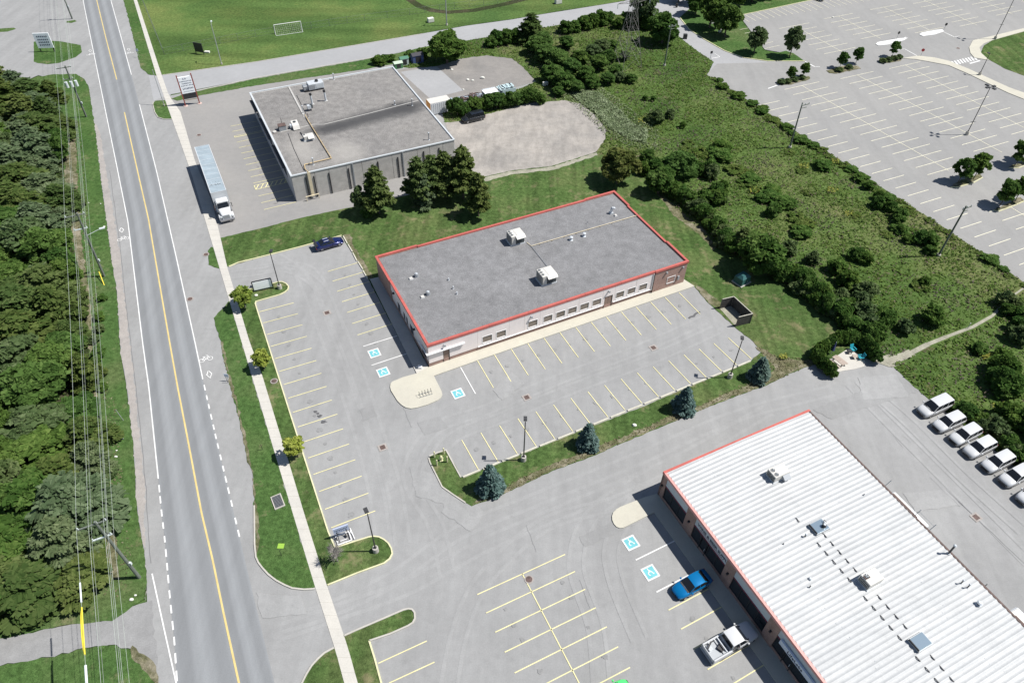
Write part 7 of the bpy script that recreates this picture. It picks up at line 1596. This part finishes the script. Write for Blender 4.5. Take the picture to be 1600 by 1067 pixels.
# patio hedge
for a_, c_, n_ in (((1271,562),(1296,588),7),((1274,556),(1303,538),6),((1303,536),(1332,536),5),((1345,540),(1362,558),5),((1350,545),(1366,566),4)):
    for k in range(n_):
        q = lerp(a_, c_, k/(n_-1)); plant('darkbush' if k % 2 else 'bush', 'clipped leafy bush of the hedge round the small patio', q[0], q[1], .62, rt.uniform(.9,1.15), 'hedge round the patio')
# --- the woods on the left
def inside(poly, x, y):
    c = False; j = len(poly)-1
    for i in range(len(poly)):
        if (poly[i][1] > y) != (poly[j][1] > y) and x < (poly[j][0]-poly[i][0])*(y-poly[i][1])/(poly[j][1]-poly[i][1])+poly[i][0]: c = not c
        j = i
    return c
WP = GL(WOODS); xs_ = [p[0] for p in WP]; ys_ = [p[1] for p in WP]; placed = []; rw = random.Random(5)
tries = 0
while tries < 9000 and len(placed) < 270:
    tries += 1; x = rw.uniform(min(xs_), max(xs_)); y = rw.uniform(min(ys_), max(ys_))
    if not inside(WP, x, y): continue
    pr = proj((x, y, 3.0))
    if pr[0] < -95 or pr[1] < 60 or pr[1] > 1010: continue
    md = 3.3 if pr[1] > 400 else 3.6
    if any((x-a)**2+(y-b)**2 < md*md for a, b in placed): continue
    placed.append((x, y))
    px, py = proj((x, y, 0)); edge = not inside(WP, x+2.6, y)
    if 560 < py < 790 and px < 140: kd = rw.choice(['broad','broad','broad','ash','cedar'])
    elif 360 < py < 470 or 300 > py > 220: kd = rw.choice(['greyfir','cedar','greyfir','ash','broad','dark'])
    else: kd = rw.choice(['cedar','cedar','pine','dark','greyfir','cedar'])
    base_r = KIND[kd][0][3]; sr = rw.uniform(2.5, 4.1)/base_r*(.75 if edge else 1.12); sh = rw.uniform(3.8, 7.6)/KIND[kd][0][2]*(.75 if edge else 1)
    zone = 'above the lamp carrying pole' if py < 425 else ('between the two leaning poles' if py < 800 else 'nearest the gravel drive')
    spot = next(s_ for l_, s_ in ((215,'below the far driveway'),(265,'opposite the road nib'),(320,'opposite the parked trailer'),(375,'opposite the truck cab'),(425,'by the lamp carrying pole'),(480,'opposite the framed billboard'),(535,'below the yellow guy marker'),(600,'opposite the upper yellow tree'),(665,'by the grey marker post'),(730,'opposite the lower yellow tree'),(800,'opposite the ditch inlet'),(870,'by the lower leaning pole'),(9999,'above the gravel drive')) if py < l_)
    k_ = 0
    while inside(WP, x+2.6*(k_+1), y) and k_ < 5: k_ += 1
    depth = ['at the roadside edge','second from the verge','third from the verge','fourth from the verge','fifth from the verge','deep inside'][k_]
    size = ('tall ' if sh*KIND[kd][0][2] > 6.2 else ('low ' if sh*KIND[kd][0][2] < 4.4 else ''))
    lab = size+{'cedar':'olive cedar','pine':'dark pine','greyfir':'grey green conifer','broad':'green broadleaf','dark':'dark broadleaf','ash':'grey leafed tree'}[kd]+' in woods '+depth+' '+spot
    plant(kd, lab, 0, 0, sr, sh, 'trees of the left woods '+zone, xy=(x, y))
row([(150,470),(150,540),(158,600),(160,680),(172,770),(166,830),(155,905)], 18, .9, ['lowshrub','ashbush','bush'], .5, .9, 'low scrub along the outer edge of the left woods', 'scrub at the woods edge', .8)
# --- ground cover that nobody could count
def scatter(poly, n_, z, hmin, hmax, m, name, seed, tintf, sz=.16, avoid=None, keep=None):
    r = np.random.default_rng(seed); PP = np.array(GL(poly)); x0, y0 = PP.min(0); x1, y1 = PP.max(0)
    x1 = min(x1, 175); X = r.uniform(x0, x1, n_*3); Y = r.uniform(y0, y1, n_*3); ins = np.zeros(len(X), bool); j = len(PP)-1
    for i in range(len(PP)):
        xi, yi = PP[i]; xj, yj = PP[j]; cnd = ((yi > Y) != (yj > Y)) & (X < (xj-xi)*(Y-yi)/(yj-yi+1e-12)+xi); ins ^= cnd; j = i
    X, Y = X[ins][:n_], Y[ins][:n_]
    if avoid is not None:
        A = np.array(GL(avoid)); d = np.full(len(X), 99.0)
        for a_, b_ in zip(A[:-1], A[1:]):
            ab = b_-a_; t_ = np.clip(((X-a_[0])*ab[0]+(Y-a_[1])*ab[1])/(ab@ab), 0, 1); d = np.minimum(d, np.hypot(X-a_[0]-t_*ab[0], Y-a_[1]-t_*ab[1]))
        k = d > .55; X, Y = X[k], Y[k]
    n2_ = len(X); patch = .5+.25*np.sin(X*.35+1.3*np.sin(Y*.22))+.25*np.sin(Y*.41+1.7*np.sin(X*.19+2)); fine = .5+.5*np.sin(X*1.3+2*np.sin(Y*.9))*np.sin(Y*1.1+1.5*np.sin(X*.8))
    if keep is not None:
        kk = keep(patch, fine); X, Y, patch, fine = X[kk], Y[kk], patch[kk], fine[kk]; n2_ = len(X)
    H = (hmin+(hmax-hmin)*r.uniform(size=n2_)*(.35+.65*fine))
    P = np.stack([X, Y, z+H*.5], 1); nn = unit(np.stack([.5*r.normal(size=n2_), .5*r.normal(size=n2_), .9+0*X], 1)); a = unit(np.cross(nn, r.normal(size=(n2_,3)))); b_ = np.cross(nn, a)
    s = (sz*r.uniform(.6,1.5,(n2_,1))); me = quads_mesh(name, P, a*s, b_*s*.7, tintf(patch, fine, r.normal(size=n2_)), m)
    o = link(name, me); o['kind'] = 'stuff'; return o
scatter(MEADOW, 40000, .03, .02, .14, LM['weed'], 'tall_grass', 1, lambda p, f, g_: .0+.55*p+.2*f+.2*g_, .15, pth)
scatter(MEADOW, 42000, .03, .08, .50, LM['weed'], 'leafy_weeds', 4, lambda p, f, g_: .15+.55*f+.18*g_, .16, pth, keep=lambda p, f: (p+.5*f) > .82)
LM['mauve'] = leaf_mat('mauve_seedheads', (.085,.078,.060), (.135,.120,.092), (.20,.18,.145), .02)
scatter(MEADOW, 16000, .03, .1, .6, LM['mauve'], 'dry_weeds', 6, lambda p, f, g_: .3*p+.4*f+.2*g_, .13, pth, keep=lambda p, f: (p-.35*f) < .16)
LM['reed'] = leaf_mat('pale_reeds', (.11,.15,.07), (.22,.27,.15), (.36,.41,.26), .02)
reeds = [(893,150),(910,142),(935,146),(965,170),(990,195),(1012,205),(1010,225),(985,220),(950,200),(930,178),(905,160)]
scatter(reeds, 8000, .03, .2, 1.0, LM['reed'], 'reeds', 2, lambda p, f, g_: .2+.5*f+.15*g_, .13)
scatter([(878,152),(905,136),(940,138),(975,162),(1005,188),(1030,205),(1025,240),(990,232),(945,212),(922,188),(898,166)], 3200, .03, .2, .9, LM['reed'], 'reeds', 22, lambda p, f, g_: .1+.4*f+.15*g_, .12)
LM['brownweed'] = leaf_mat('brown_seedheads', (.085,.070,.050), (.15,.12,.09), (.22,.185,.14), .02)
scatter(MEADOW, 9000, .03, .3, .9, LM['brownweed'], 'dry_stalks', 3, lambda p, f, g_: .3*p+.4*f+.2*g_, .11, pth)
LM['goldenrod'] = leaf_mat('goldenrod', (.17,.19,.04), (.28,.29,.06), (.38,.37,.10), .02)
for i, (px, py, rr_) in enumerate(((1005,190,10),(1325,337,7),(1305,255,6),(1222,560,6),(1557,637,9),(1590,508,8),(1255,262,8),(1300,300,8),(1180,300,9),(1540,560,8))):
    scatter([(px-rr_,py-rr_*.5),(px+rr_,py-rr_*.6),(px+rr_,py+rr_*.5),(px-rr_,py+rr_*.6)], 60, .3, .2, .8, LM['goldenrod'], 'goldenrod', 10+i, lambda p, f, g_: .5+.2*g_, .10)
LM['turf'] = leaf_mat('turf_clumps', (.035,.06,.014), (.062,.092,.022), (.10,.125,.035), .02)
scatter(WOODS, 16000, .05, .1, .6, LM['dark'], 'undergrowth', 5, lambda p, f, g_: .3+.4*f+.2*g_, .2)
for i, (pl, n_) in enumerate((([(100,215),(130,215),(140,380),(155,460),(165,560),(185,660),(195,780),(205,870),(205,935),(160,930),(170,850),(160,740),(150,620),(140,500),(120,380),(104,290)], 7000), ([(1187,541),(1215,556),(1262,562),(1270,570),(1200,600),(1100,638),(1000,680),(925,712),(862,736),(800,765),(737,790),(745,778),(800,752),(925,700),(1050,648),(1195,588)], 5000))):
    scatter(pl, n_, .05, .02, .22, leaf_mat('straw_grass', (.10,.10,.05), (.17,.16,.09), (.28,.26,.17), .02), 'straw_grass', 30+i, lambda p, f, g_: .3+.4*f+.2*g_, .09)
